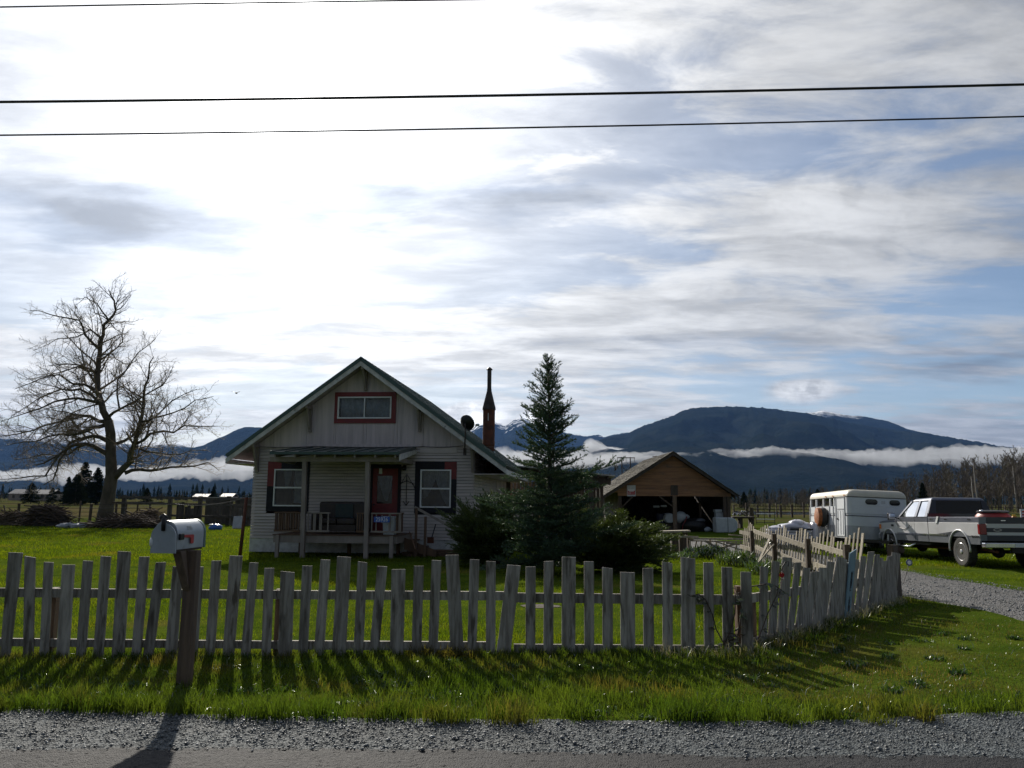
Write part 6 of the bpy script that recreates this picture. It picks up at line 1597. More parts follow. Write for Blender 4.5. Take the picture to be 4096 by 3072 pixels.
    for xs_ in (lp, rp):
        MB().box(xs_ + .013, xs_ + .03, .1, D - .1, 0.02, wz(xs_)).build('side_light_block', M_UNDER, t)  # added sheet that keeps sun from leaking in through the side boards
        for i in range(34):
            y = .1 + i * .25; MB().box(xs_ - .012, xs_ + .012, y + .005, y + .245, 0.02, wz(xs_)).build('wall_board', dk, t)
    # printed notice
    a = atY(2508, 1941, Y - .12); b = atY(2543, 1985, Y - .12)
    s = thing('shed_notice', 'red and white printed notice nailed to the shed front', 'sign', ((a.x + b.x) / 2, Y - .08, (a.z + b.z) / 2)); w, h = (b.x - a.x) / 2, (a.z - b.z) / 2
    MB().box(-w, w, -.012, 0, -h, h).build('sheet', mat('notice_white', (.55, .55, .56), (.46, .46, .47), 12, .6), s)
    rd = mat('notice_red', (.42, .03, .04), (.33, .03, .04), 12, .6)
    MB().box(-w * .88, w * .88, -.0145, -.0125, -h * .72, h * .22).build('red_field', rd, s)
    rr = random.Random(1)
    for x in np.linspace(-.7, .62, 6): MB().box(w * x - .02, w * x + w * .16, -.017, -.015, -h * .02, h * .24).build('letter_block', M_VINYL, s)
    MB().box(-w * .6, w * .6, -.017, -.015, -h * .15, -h * .07).build('print_line', M_VINYL, s)
    for k in range(4): MB().box(w * .1, w * .8, -.017, -.015, -h * (.30 + .11 * k), -h * (.26 + .11 * k)).build('print_line', mat('notice_pink', (.5, .25, .25), rough=.6) if 'notice_pink' not in MATS else MATS['notice_pink'], s)
    MB().box(-w * .8, -w * .02, -.017, -.015, -h * .62, -h * .26).build('print_block', MATS['notice_pink'], s)
    # contents
    def at(px, py, dy): p = atY(px, py, Y + dy); return Vector((p.x, Y + dy, z0))
    wh = mat('dull_white_plastic', (.50, .54, .56), (.42, .46, .48), 4, .5)
    c = at(2900, 2120, -.6); q = thing('white_tank', 'white plastic tank with a rounded end under the right shed post', 'tank', c); k = Y / 3150
    P = [(-.58, 0), (.30, 0)] + [(.30 + .33 * math.sin(a * math.pi / 12), .40 - .40 * math.cos(a * math.pi / 12)) for a in range(1, 12)] + [(.30, .82), (-.58, .82)]
    auto_smooth(MB().prism([(x, -.4, z) for x, z in P], (0, .8, 0)).build('body', wh, q, bevel=.05), 50); MB().box(.05, .07, -.415, -.40, 0, .83).build('strap', M_BLACKM, q)
    c = at(2878, 2070, .5); q = thing('white_crate', 'white box standing behind the white tank', 'box', c)
    MB().box(-.25, .28, -.25, .25, 0, 1.08).build('body', wh, q, bevel=.03); MB().box(-.30, .1, -.28, .28, 1.085, 1.25).build('lid', wh, q, bevel=.03)
    c = at(2675, 2090, 1.2); q = thing('white_barrel', 'pale barrel lying left of the middle shed post', 'barrel', c)
    auto_smooth(MB().lathe([(.05, -.5), (.25, -.49), (.30, -.40), (.31, 0), (.30, .40), (.25, .49)], (0, .2, .72), 'y', 20).build('body', wh, q), 40); MB().box(-.35, .35, -.2, .6, 0, .41).build('cradle', dk, q)
    c = at(2722, 2080, 1.0); q = thing('feed_sack', 'bulging pale sack behind the middle shed post', 'sack', c)
    auto_smooth(MB().blob((0, 0, .78), .38, .3, .34, 16, 10, .07, 3).build('bag', wh, q), 60); MB().blob((.3, 0, .82), .22, .18, .14, 10, 7, .08, 5).build('bag_neck', wh, q, smooth=True); MB().box(-.4, .4, -.3, .3, 0, .45).build('crate', dk, q)
    c = at(2735, 2100, .4); q = thing('red_bar', 'bent red steel bar standing in the shed', 'bar', c)
    MB().tube([(-.1, 0, 0), (-.05, 0, .35), (.1, 0, .6), (.18, 0, .85)], .035, 8).build('tube', M_RED, q); MB().tube([(-.25, 0, .02), (.1, 0, .02)], .03, 8).build('foot', M_RED, q)
    c = at(2775, 2115, .6); q = thing('black_tarp_heap', 'black tarpaulin heap on the shed floor', 'tarp', c)
    auto_smooth(MB().blob((0, 0, .3), .75, .5, .45, 20, 10, .10, 6).build('tarp', M_BLACKM, q), 60); MB().blob((.35, -.2, .62), .28, .2, .12, 12, 6, .15, 7).build('fold', M_DGREY, q, smooth=True); MB().blob((.72, -.2, .12), .26, .2, .14, 12, 6, .2, 9).build('white_end', wh, q, smooth=True)
    c = at(2645, 2080, 1.5); q = thing('blue_drum', 'tall blue drum deep in the shed', 'drum', c)
    auto_smooth(MB().lathe([(.28, 0), (.29, .3), (.28, .31), (.29, .62), (.28, .63), (.28, .95), (.24, .97)], (0, 0, 0), 'z', 20).build('body', mat('navy_plastic', (.012, .02, .05), rough=.5), q), 40); MB().lathe([(.05, .98), (.05, 1.02)], (.1, 0, 0), 'z', 8).build('bung', M_BLACKM, q)
    for px, py, w in ((2625, 2026, .18), (2655, 2024, .17)):
        p = atY(px, py, Y + 2.0); q = thing('hanging_tin', 'pale tin hanging from the shed rafters, %s one' % ('left' if px < 2640 else 'right'), 'tin', (p.x, Y + 2.0, p.z))
        MB().box(-w, w, -.1, .1, -.06, .06).build('tin', wh, q, bevel=.02); MB().tube([(0, 0, .06), (0, 0, .9)], .008, 5).build('cord', M_BLACKM, q)
shed()

# work bench and machine parts right of the shed
def yard_bench():
    c = Vector((atY(2960, 2080, 52).x, 52, -.1)); t = thing('work_table', 'dark rough table with scrap metal beside the shed', 'table', c)
    MB().box(-.6, .85, -.4, .4, .62, .74).build('top', M_POST, t)
    for x in (-.5, .0, .7): MB().box(x - .09, x + .09, -.3, -.12, 0, .619).build('leg', M_POST, t); MB().box(x - .08, x + .08, .12, .3, 0, .619).build('leg', M_POST, t)
    s = thing('scrap_metal', 'tangle of old pipes and wheels on the dark table', 'scrap', c + Vector((0, 0, .74))); rr = random.Random(6)
    for i in range(9):
        a = Vector((rr.uniform(-.5, .3), rr.uniform(-.2, .2), rr.uniform(0.02, .1))); MB().tube([a, a + Vector((rr.uniform(-.2, .4), rr.uniform(-.1, .1), rr.uniform(.1, .4))), a + Vector((rr.uniform(.1, .6), 0, rr.uniform(.0, .3)))], .025, 6).build('pipe', M_SOOT if i % 3 else M_CHROME, s)
    MB().tube([(.45 + .2 * math.cos(a * .35), 0, .22 + .2 * math.sin(a * .35)) for a in range(19)], .02, 6).build('hoop', M_SOOT, s)
yard_bench()

# paddock: pond, post and rail fence, pipe gate
def paddock():
    P = [gnd(2930, 2045, -.07), gnd(3330, 2049, -.07), gnd(3330, 2058, -.07), gnd(2930, 2058, -.07)]
    wm = mat('pond_water', (.05, .07, .08), (.06, .08, .09), .5, .08, .15, 1.5, spec=.6)
    tag(MB().add([p for p in P], [(0, 3, 2, 1)]).build('pond', wm), 'narrow strip of flood water across the pasture', None, kind='structure')
    Y = 88.0; t = thing('paddock_fence', 'black post and rail fence crossing the pasture before the flood water', 'fence', (atY(2930, 2050, Y).x, Y, -.1)); ox = t.location.x
    x1 = atY(4300, 2050, Y).x
    for r_ in (.50, .85, 1.2): MB().box(0, x1 - ox, -.02, .02, r_, r_ + .07).build('rail', M_POST, t)
    for px in [2935, 2985, 3030, 3077, 3106, 3122, 3167, 3214, 3240, 3290, 3340, 3400, 3460, 3520, 3580, 3640, 3700, 3780, 3860, 3940, 4020, 4090, 4180]:
        x = atY(px, 2050, Y).x - ox; w = random.uniform(.05, .11); MB().box(x - w, x + w, -.15, -.021, 0, random.uniform(1.3, 1.65)).build('post', M_POST, t)
    Y = 62.0; x0, x1 = atY(3024, 2060, Y).x, atY(3098, 2060, Y).x; g = thing('pipe_gate', 'pale pipe gate standing in the pasture', 'gate', (x0, Y, -.1)); L = x1 - x0
    for z in (.36, .78): MB().tube([(0, 0, z), (L, 0, z - .01)], .03, 8).build('bar', M_VINYL, g)
    for z in (.1, 1.15): MB().tube([(0, 0, z), (L, 0, z)], .025, 8).build('bar', M_SOOT, g)
    for x in (0, L * .45, L): MB().tube([(x, 0, 0), (x, 0, 1.2)], .025, 8).build('upright', M_SOOT, g)
    q = thing('gate_post', 'thick dark gate post beside the pale pipe gate', 'post', (atY(3006, 2060, 61).x, 61, -.1)); MB().tube([(0, 0, -.1), (0, 0, 1.25)], [.19, .17], 10).build('shaft', M_POST, q); MB().box(-.12, .12, -.2, -.16, .3, .36).build('hinge', M_SOOT, q)
paddock()

# ------------------------------------------------------------------ power poles far behind the shed
def hframe(px0, px1, ptop, Y, label, nm='transmission_poles'):
    a = atY(px0, ptop, Y); b = atY(px1, ptop, Y); t = thing(nm, label, 'power pole', ((a.x + b.x) / 2, Y, 0), group='wooden transmission poles'); h = a.z; w = (b.x - a.x) / 2
    for s in (-1, 1):
        MB().tube([(s * w, 0, -1), (s * w, 0, h)], [.42, .28], 8).build('pole', M_POST, t)
        for x in (-2, 2): pass
    MB().bar((-w * 2.1, 0, h - .4), (w * 2.1, 0, h - .4), .4, .45).build('cross_arm', M_POST, t)
    MB().bar((-w, 0, h - 5), (w, 0, h - 9.5), .15, .22).build('brace', M_POST, t); MB().bar((w, 0.2, h - 5), (-w, 0.2, h - 9.5), .15, .22).build('brace', M_POST, t)
    for x in (-w * 2, 0, w * 2): MB().tube([(x, 0, h - .6), (x, 0, h - 2.6)], .13, 6).build('insulator', M_SOOT, t)
    return t
h1 = hframe(2487, 2521, 1828, 430, 'twin pole transmission frame with crossed braces left of the shed ridge'); h2 = hframe(2625, 2652, 1823, 500, 'twin pole transmission frame just behind the shed ridge')
def conductors():
    for i, (dx, dz) in enumerate(((-5, -2.8), (0, -2.8), (5, -2.8))):
        a = Vector((h1.location.x + dx, 430, atY(2487, 1828, 430).z + dz)); b = Vector((h2.location.x + dx, 500, atY(2625, 1823, 500).z + dz)); c = atY(1500, 1850 + i * 3, 380)
        cable('transmission_line', 'thin transmission conductor, %s of three' % ('left', 'middle', 'right')[i], [c, a, b], .05, M_BLACKM, 'cable', 3.0, group='transmission conductors')
conductors()

# ------------------------------------------------------------------ left side: corral, clutter
def corral():
    Y = 50.0; t = thing('old_corral', 'dark old board corral between the bare tree and the house', 'corral', (atY(640, 2060, Y).x, Y, -.1)); ox = t.location.x; rr = random.Random(14)
    dk = mat('corral_boards', (.10, .088, .075), (.06, .052, .045), 4, .85, .3, 20, (1, 1, .5), vary=.3); X1 = atY(1040, 2060, Y).x - ox; x = 1.0
    while x < X1:
        w = rr.uniform(.14, .26); h = rr.uniform(1.0, 1.55); MB().box(x, x + w - .03, rr.uniform(-.03, .03), .05 + rr.uniform(0, .03), 0, h).build('board', dk, t); x += w + (rr.uniform(.3, .9) if rr.random() < .12 else 0)
    for z in (.5, 1.25, 1.62): MB().bar((-2.6 if z > 1 else .6, -.08, z + .1), (X1, -.08, z), .06, .13).build('rail', dk, t)
    for x in (-2.4, .5, 2.4, 4.2, X1 - .2): MB().box(x - .11, x + .11, .08, .3, -.1, rr.uniform(1.75, 2.1)).build('post', dk, t)
    # pale roof sheets stacked behind
    s = thing('roofing_sheets', 'stack of pale roofing sheets behind the corral rail', 'sheets', (atY(985, 2000, 54).x, 54, -.1)); tin = MATS['pale_roof_sheet']
    for i, (x, z, w) in enumerate(((-1.8, 1.72, .7), (-.4, 1.66, .5), (.3, 1.70, .6))): MB().box(x - w, x + w, -.5, .5, z, z + .03).build('sheet', tin, s)
    for x in (-1.8, .2): MB().box(x - .8, x + .8, -.4, .4, 0, 1.655).build('frame', dk, s)
    c = thing('blue_tarp', 'small bright blue tarp on the lawn edge left of the house', 'tarp', (atY(862, 2115, 43).x, 43, -.1)); auto_smooth(MB().blob((0, 0, .12), .36, .25, .20, 16, 8, .10, 3).build('sheet', mat('blue_tarp_plastic', (.03, .13, .42), (.02, .09, .32), 4, .3), c), 60); MB().blob((-.2, -.05, .27), .16, .12, .05, 10, 5, .2, 4).build('fold', M_VINYL, c, smooth=True)
    w = thing('white_sheet', 'leaning white sheet in front of the corral beside the rusty post', 'sheet', (atY(948, 2100, 45).x, 45, -.1)); MB().hexa([(-.26, 0, 0), (.26, 0, 0), (.26, .03, 0), (-.26, .03, 0), (-.32, .3, .68), (.20, .3, .70), (.20, .33, .70), (-.32, .33, .68)]).build('sheet', wh_, w); MB().bar((.05, .35, 0), (-.1, .3, .66), .04, .05).build('prop', M_POST, w)
wh_ = mat('dirty_white_sheet', (.36, .38, .41), (.28, .30, .33), 5, .5)
corral()
def wire_fence():
    Y = 52.0; t = thing('wire_fence', 'wire field fence with dark posts behind the bare tree', 'fence', (atY(-150, 2060, Y).x, Y, -.1)); ox = t.location.x; X1 = atY(650, 2060, Y).x - ox
    for px in (-100, 75, 180, 318, 360, 463, 500, 548, 600): x = atY(px, 2060, Y).x - ox; MB().tube([(x, 0, -.1), (x + random.uniform(-.06, .06), 0, random.uniform(1.25, 1.5))], random.uniform(.05, .1), 7).build('post', M_POST, t)
    for z in (.25, .5, .75, 1.0, 1.25): MB().tube([(0, -.06, z), (X1 * .5, -.06, z - .03), (X1, -.06, z)], .012, 4).build('wire', M_SOOT, t)
    MB().box(atY(440, 2060, Y).x - ox, X1, .04, .1, 1.28, 1.42).build('rail', M_POST, t)
wire_fence()
def brush_pile(px, py, Y, w, h, d, n, label, seed, m=None, nm='brush_pile'):
    rr = random.Random(seed); p = atY(px, py, Y); t = thing(nm, label, 'brush', (p.x, Y, -.1)); S = []
    for i in range(n):
        a = rr.gauss(0, .38) * w; top = max(0.06, h * (1 - (abs(a) / w) ** 2)) * rr.uniform(.05, 1); L = rr.uniform(.4, 1.3) * min(1.4, w); an = rr.gauss(0, .35); y = rr.uniform(-d, d); r = rr.uniform(.012, .05)
        c = Vector((a, y, top)); dv = Vector((math.cos(an), rr.uniform(-.5, .5), math.sin(an))) * L / 2
        q0 = c - dv; q1 = c + dv; q0.z = max(q0.z, .02); q1.z = max(q1.z, .02); mid = c + Vector((rr.uniform(-.08, .08), 0, rr.uniform(0, .1)))
        S.append((*q0, *mid, r, r * .9)); S.append((*mid, *q1, r * .9, r * .4))
    V, F = tubes_np(S, 4); o = np_mesh('sticks', V, F, m or M_POST, t); o['kind'] = 'stuff'
    auto_smooth(MB().blob((0, 0, .05), w * .85, d, h * .75, 20, 10, .12, seed).build('core', M_UNDER if m is None else m, t), 60)
M_DEADLEAF = mat('dead_brush', (.14, .10, .065), (.085, .062, .042), 4, .9)
brush_pile(190, 2080, 47, 1.5, 1.15, .6, 420, 'dark heap of brush left of the bare tree trunk', 3)
brush_pile(50, 2085, 48, 1.2, .75, .5, 200, 'low tangle of brown brush at the left edge of the lawn', 8, M_DEADLEAF)
brush_pile(520, 2100, 45, 2.3, .55, .7, 380, 'long low pile of branches and rubble under the bare tree', 12)
brush_pile(600, 2070, 47, .9, .95, .5, 160, 'small dark heap right of the bare tree trunk', 21, M_DEADLEAF)
def rubble():
    for i, (px, py, sx, lb) in enumerate(((265, 2096, .5, 'white plastic sheet at the lawn edge, left of two'), (315, 2092, .6, 'crumpled white sheet nearest the bare tree trunk'))):
        p = atY(px, py, 44.5); t = thing('plastic_sheet', lb, 'sheet', (p.x, 44.5, -.1), group='plastic sheets at the lawn edge'); auto_smooth(MB().blob((0, 0, .10), sx, .3, .16, 18, 8, .2, i + 2).build('sheet', wh_, t), 60); auto_smooth(MB().blob((sx * .4, -.1, .18), sx * .4, .2, .1, 12, 6, .25, i + 5).build('fold', wh_, t), 60)
rubble()
# far farm buildings at the left
def far_barn(px, py, Y, w, h, label):
    p = atY(px, py, Y); t = thing('far_farm_building', label, 'building', (p.x, Y, 0), group='farm buildings across the fields'); tin = mat('grey_barn_roof', (.17, .17, .18), (.12, .12, .13), .5, .6) if 'grey_barn_roof' not in MATS else MATS['grey_barn_roof']
    MB().box(-w, w, 0, 8, 0, h * .62).build('wall', M_GREYP, t); MB().prism([(-w * 1.05, -.4, h * .6), (w * 1.05, -.4, h * .6), (w * 1.05, 4, h), (-w * 1.05, 4, h)], (0, .2, .1)).build('roof', tin, t); MB().prism([(-w * 1.05, 8.4, h * .6), (w * 1.05, 8.4, h * .6), (w * 1.05, 4, h), (-w * 1.05, 4, h)], (0, .2, .1)).build('roof', tin, t)
    for x in (-w * .6, 0, w * .6): MB().box(x - .5, x + .5, -.05, -.01, 1, 2.2).build('window', M_DARK, t)
far_barn(85, 1965, 330, 5, 4.6, 'low farm building behind the brush, leftmost across the fields'); far_barn(172, 1962, 300, 3.2, 4.2, 'small farm building second from the left across the fields'); far_barn(800, 1988, 380, 3.5, 3.4, 'grey farm building across the fields above the mailbox')
far_barn(905, 1980, 360, 2.8, 3.6, 'small low building across the fields beside the house')
def bird():
    p = atY(945, 1572, 90); t = thing('bird', 'small dark bird gliding left of the roof', 'bird', p)
    MB().blob((0, 0, 0), .10, .32, .09, 10, 8).build('body', M_BLACKM, t, smooth=True)
    b = MB(); b.add([(-.05, .1, .03), (-.05, -.1, .03), (-.4, -.12, .16), (-.75, -.02, .10), (-.4, .12, .17)], [(0, 1, 2, 4), (2, 3, 4)]); b.add([(.05, .1, .03), (.05, -.1, .03), (.4, -.12, .16), (.75, -.02, .10), (.4, .12, .17)], [(0, 4, 2, 1), (2, 4, 3)]); b.build('wings', M_BLACKM, t)
bird()
# ------------------------------------------------------------------ trees and plants
def spawn_tree(limbs, rr, spec):
    """limbs: list of (points, r0, r1). spec: per level (spacing, len_frac, ang, up, segs, rmin). Returns trunk segs, twig segs."""
    big, small = [], []
    def add(P, r0, r1, out):
        n = len(P) - 1
        for i in range(n):
            a, b = P[i], P[i + 1]; ra = r0 + (r1 - r0) * i / n; rb = r0 + (r1 - r0) * (i + 1) / n
            out.append((a.x, a.y, a.z, b.x, b.y, b.z, ra, rb))
    def grow(P, r0, r1, lev):
        if lev >= len(spec): return
        sp, lf, ang, up, ns, rm, start = spec[lev]
        T = [0.0]
        for i in range(len(P) - 1): T.append(T[-1] + (P[i + 1] - P[i]).length)
        L = T[-1]; s = L * start + rr.random() * sp
        while s < L:
            i = max(k for k in range(len(T)) if T[k] <= s); i = min(i, len(P) - 2)
            f = (s - T[i]) / max(T[i + 1] - T[i], 1e-6); p = P[i].lerp(P[i + 1], f); d = (P[i + 1] - P[i]).normalized()
            q = Vector((rr.gauss(0, 1), rr.gauss(0, 1), rr.gauss(0, 1))); q = (q - d * q.dot(d)).normalized()
            a = ang * rr.uniform(.7, 1.3); v = (d * math.cos(a) + q * math.sin(a)); v.z += up * rr.uniform(.3, 1); v.normalize()
            ln = lf * (L * .35 + (L - s) * .65) * rr.uniform(.6, 1.25); ln = min(max(ln, .12), 3.2 / (lev + 1) + .5)
            Q = [p]; vv = v.copy()
            for k in range(ns):
                vv = (vv + Vector((rr.gauss(0, .22), rr.gauss(0, .22), rr.gauss(0, .18) + up * .10))).normalized(); Q.append(Q[-1] + vv * ln / ns)
            cr = (r0 + (r1 - r0) * s / L) * .48; cr = min(max(cr, rm), max(rm, ln * .03)); er = max(rm * .6, cr * .3)
            add(Q, cr, er, small); grow(Q, cr, er, lev + 1)
            s += sp * rr.uniform(.6, 1.4)
    for P, r0, r1 in limbs:
        add(P, r0, r1, big); grow(P, r0, r1, 0)
    return big, small

M_BARK = mat('maple_bark', (0.11, 0.092, 0.07), (0.065, 0.055, 0.042), 3, .9, .5, 12, (1, 1, .4), c3=(.06, .065, .03), s3=1, lo3=.5, hi3=.7)
M_TWIG = mat('maple_twig', (0.24, 0.19, 0.13), (0.15, 0.12, 0.085), 2, .7)
def maple():
    Y = 54.0; rr = random.Random(17); S = .7234
    base = atY(416, 2085, Y); o = Vector((base.x, Y, -.1)); t = thing('bare_maple', 'large leafless maple tree on the lawn edge at the left', 'tree', o)
    def pt(x, y, d=0): p = atY(x * S, 1050 + y * S, Y + d); return p - o
    def ln(pts, r0, r1, d0=0, d1=0):
        n = len(pts); P = [pt(x, y, d0 + (d1 - d0) * i / (n - 1)) for i, (x, y) in enumerate(pts)]
        Q = [P[0]]
        for i in range(n - 1):
            m = P[i].lerp(P[i + 1], .5); L = (P[i + 1] - P[i]).length * .05; m += Vector((rr.gauss(0, L), rr.gauss(0, L), rr.gauss(0, L))); Q += [m, P[i + 1]]
        return (Q, r0, r1)
    b0 = pt(578, 1432); b0.z = -.15
    trunk = ([b0, pt(585, 1380), pt(600, 1290), pt(618, 1180), pt(612, 1060), pt(612, 950), pt(600, 875)], .56, .31)
    limbs = [ln([(600, 875), (562, 780), (540, 690), (545, 560), (556, 450), (572, 400), (600, 320), (640, 265), (632, 210), (600, 150)], .26, .03, 0, .8),
             ln([(632, 1190), (690, 1130), (722, 1050), (745, 1000), (770, 900), (795, 780), (800, 690), (825, 590), (850, 520)], .25, .03, 0, -1.5),
             ln([(690, 1165), (770, 1145), (880, 1145), (1010, 1130), (1150, 1105), (1210, 1150)], .14, .02, 0, 2.5), ln([(735, 1010), (830, 947), (960, 940), (1080, 905), (1205, 905)], .12, .018, -.5, -3.0),
             ln([(625, 1005), (690, 985), (760, 930), (850, 860), (950, 765), (1090, 700)], .14, .018, 0, 3.0), ln([(605, 850), (665, 810), (770, 755), (900, 680), (960, 570)], .11, .016, 0, -2.0),
             ln([(660, 808), (650, 650), (720, 560), (830, 450), (860, 420)], .07, .014, 0, 1.5), ln([(780, 880), (850, 860), (960, 830), (1080, 760), (1180, 740)], .09, .015, -1, -4),
             ln([(605, 1065), (560, 1040), (480, 1005), (400, 1012), (330, 1060), (240, 1110), (180, 1120)], .20, .03, 0, -2.0), ln([(605, 990), (552, 965), (470, 970), (385, 1000), (330, 1090), (295, 1200), (240, 1230)], .18, .025, 0, 1.5),
             ln([(575, 900), (520, 910), (450, 945), (330, 950), (200, 990), (40, 1010)], .15, .02, 0, -3.5), ln([(590, 880), (500, 850), (400, 840), (250, 900), (90, 950), (-40, 960)], .15, .02, 0, 3.0),
             ln([(545, 775), (430, 750), (300, 770), (150, 830), (-20, 890)], .12, .016, 0, -1.5), ln([(535, 760), (440, 700), (340, 700), (200, 760), (60, 850)], .12, .016, 0, 2.5),
             ln([(525, 700), (400, 670), (330, 620), (230, 640), (80, 700)], .10, .015, 0, -3), ln([(538, 600), (430, 575), (320, 610), (140, 650)], .09, .014, 0, 2),
             ln([(548, 480), (470, 400), (440, 320), (330, 300), (230, 270), (165, 265)], .10, .014, 0, -1), ln([(556, 415), (500, 370), (430, 410), (320, 420), (180, 490)], .08, .013, 0, 1.8),
             ln([(600, 315), (535, 225), (470, 190), (420, 235)], .06, .012, 0, -1.2), ln([(640, 265), (690, 230), (725, 180)], .04, .011, 0, .8), ln([(632, 215), (570, 150), (520, 100)], .035, .01, 0, -1), ln([(600, 320), (525, 280), (480, 190), (470, 140)], .045, .011, 0, 1.5), ln([(640, 260), (670, 190), (660, 140)], .03, .01, 0, 1), ln([(552, 520), (620, 505), (690, 560), (760, 540)], .06, .012, 0, -2),
             ln([(600, 320), (640, 370), (700, 400)], .04, .01, 0, 1), ln([(330, 1060), (250, 1180), (120, 1190), (-30, 1200)], .08, .015, -1.5, -3), ln([(480, 1005), (380, 1060), (240, 1060), (80, 1090)], .09, .016, -.5, 2.5),
             ln([(740, 1010), (850, 1050), (1000, 1060), (1150, 1040)], .09, .015, 0, 3), ln([(560, 780), (480, 800), (380, 840), (280, 960)], .07, .014, 0, -2.5)]
    spec = [(.32, .46, R(50), .2, 5, .014, .10), (.22, .48, R(48), .2, 4, .009, .08), (.155, .62, R(50), .12, 3, .0068, .08)]
    big, small = spawn_tree(limbs, rr, spec)
    tb = MB(); tb.tube(*[trunk[0]], [.60, .50, .44, .40, .34, .32, .30], 14)
    tb.build('trunk', M_BARK, t, smooth=True)
    for P, r0, r1 in limbs:
        n = len(P); MB().tube(P, [r0 + (r1 - r0) * (i / (n - 1)) ** .8 for i in range(n)], 8).build('limb', M_BARK, t, smooth=True)
    small = np.array(small); V, F = tubes_np(small, 3); o2 = np_mesh('crown', V, F, M_TWIG, t, smooth=True); o2['kind'] = 'stuff'
    return len(small)
NM = maple()

def needle_cloud(segs, per_m, L, w, spread, rg, droop=0.0):
    """segs rows (a, b): thin leaf triangles set round every twig"""
    S = np.asarray(segs, float); a = S[:, :3]; b = S[:, 3:6]; d = b - a; ln = np.linalg.norm(d, axis=1)
    cnt = np.maximum(1, rg.poisson(ln * per_m)); idx = np.repeat(np.arange(len(S)), cnt); n = len(idx)
    t = rg.random(n)[:, None]; p = a[idx] + d[idx] * t; dn = d[idx] / np.maximum(ln[idx], 1e-6)[:, None]
    q = rg.normal(size=(n, 3)); q -= dn * (q * dn).sum(1, keepdims=True); q /= np.linalg.norm(q, axis=1, keepdims=True)
    an = (spread * rg.uniform(.6, 1.3, n))[:, None]; v = dn * np.cos(an) + q * np.sin(an); v[:, 2] -= droop
    s = np.cross(v, rg.normal(size=(n, 3))); s /= np.linalg.norm(s, axis=1, keepdims=True)
    l = (L * rg.uniform(.7, 1.25, n))[:, None]; ww = w * rg.uniform(.7, 1.3, n)[:, None]
    V = np.stack([p - s * ww, p + s * ww, p + v * l], 1).reshape(-1, 3)
    return V, np.arange(3 * n).reshape(-1, 3)

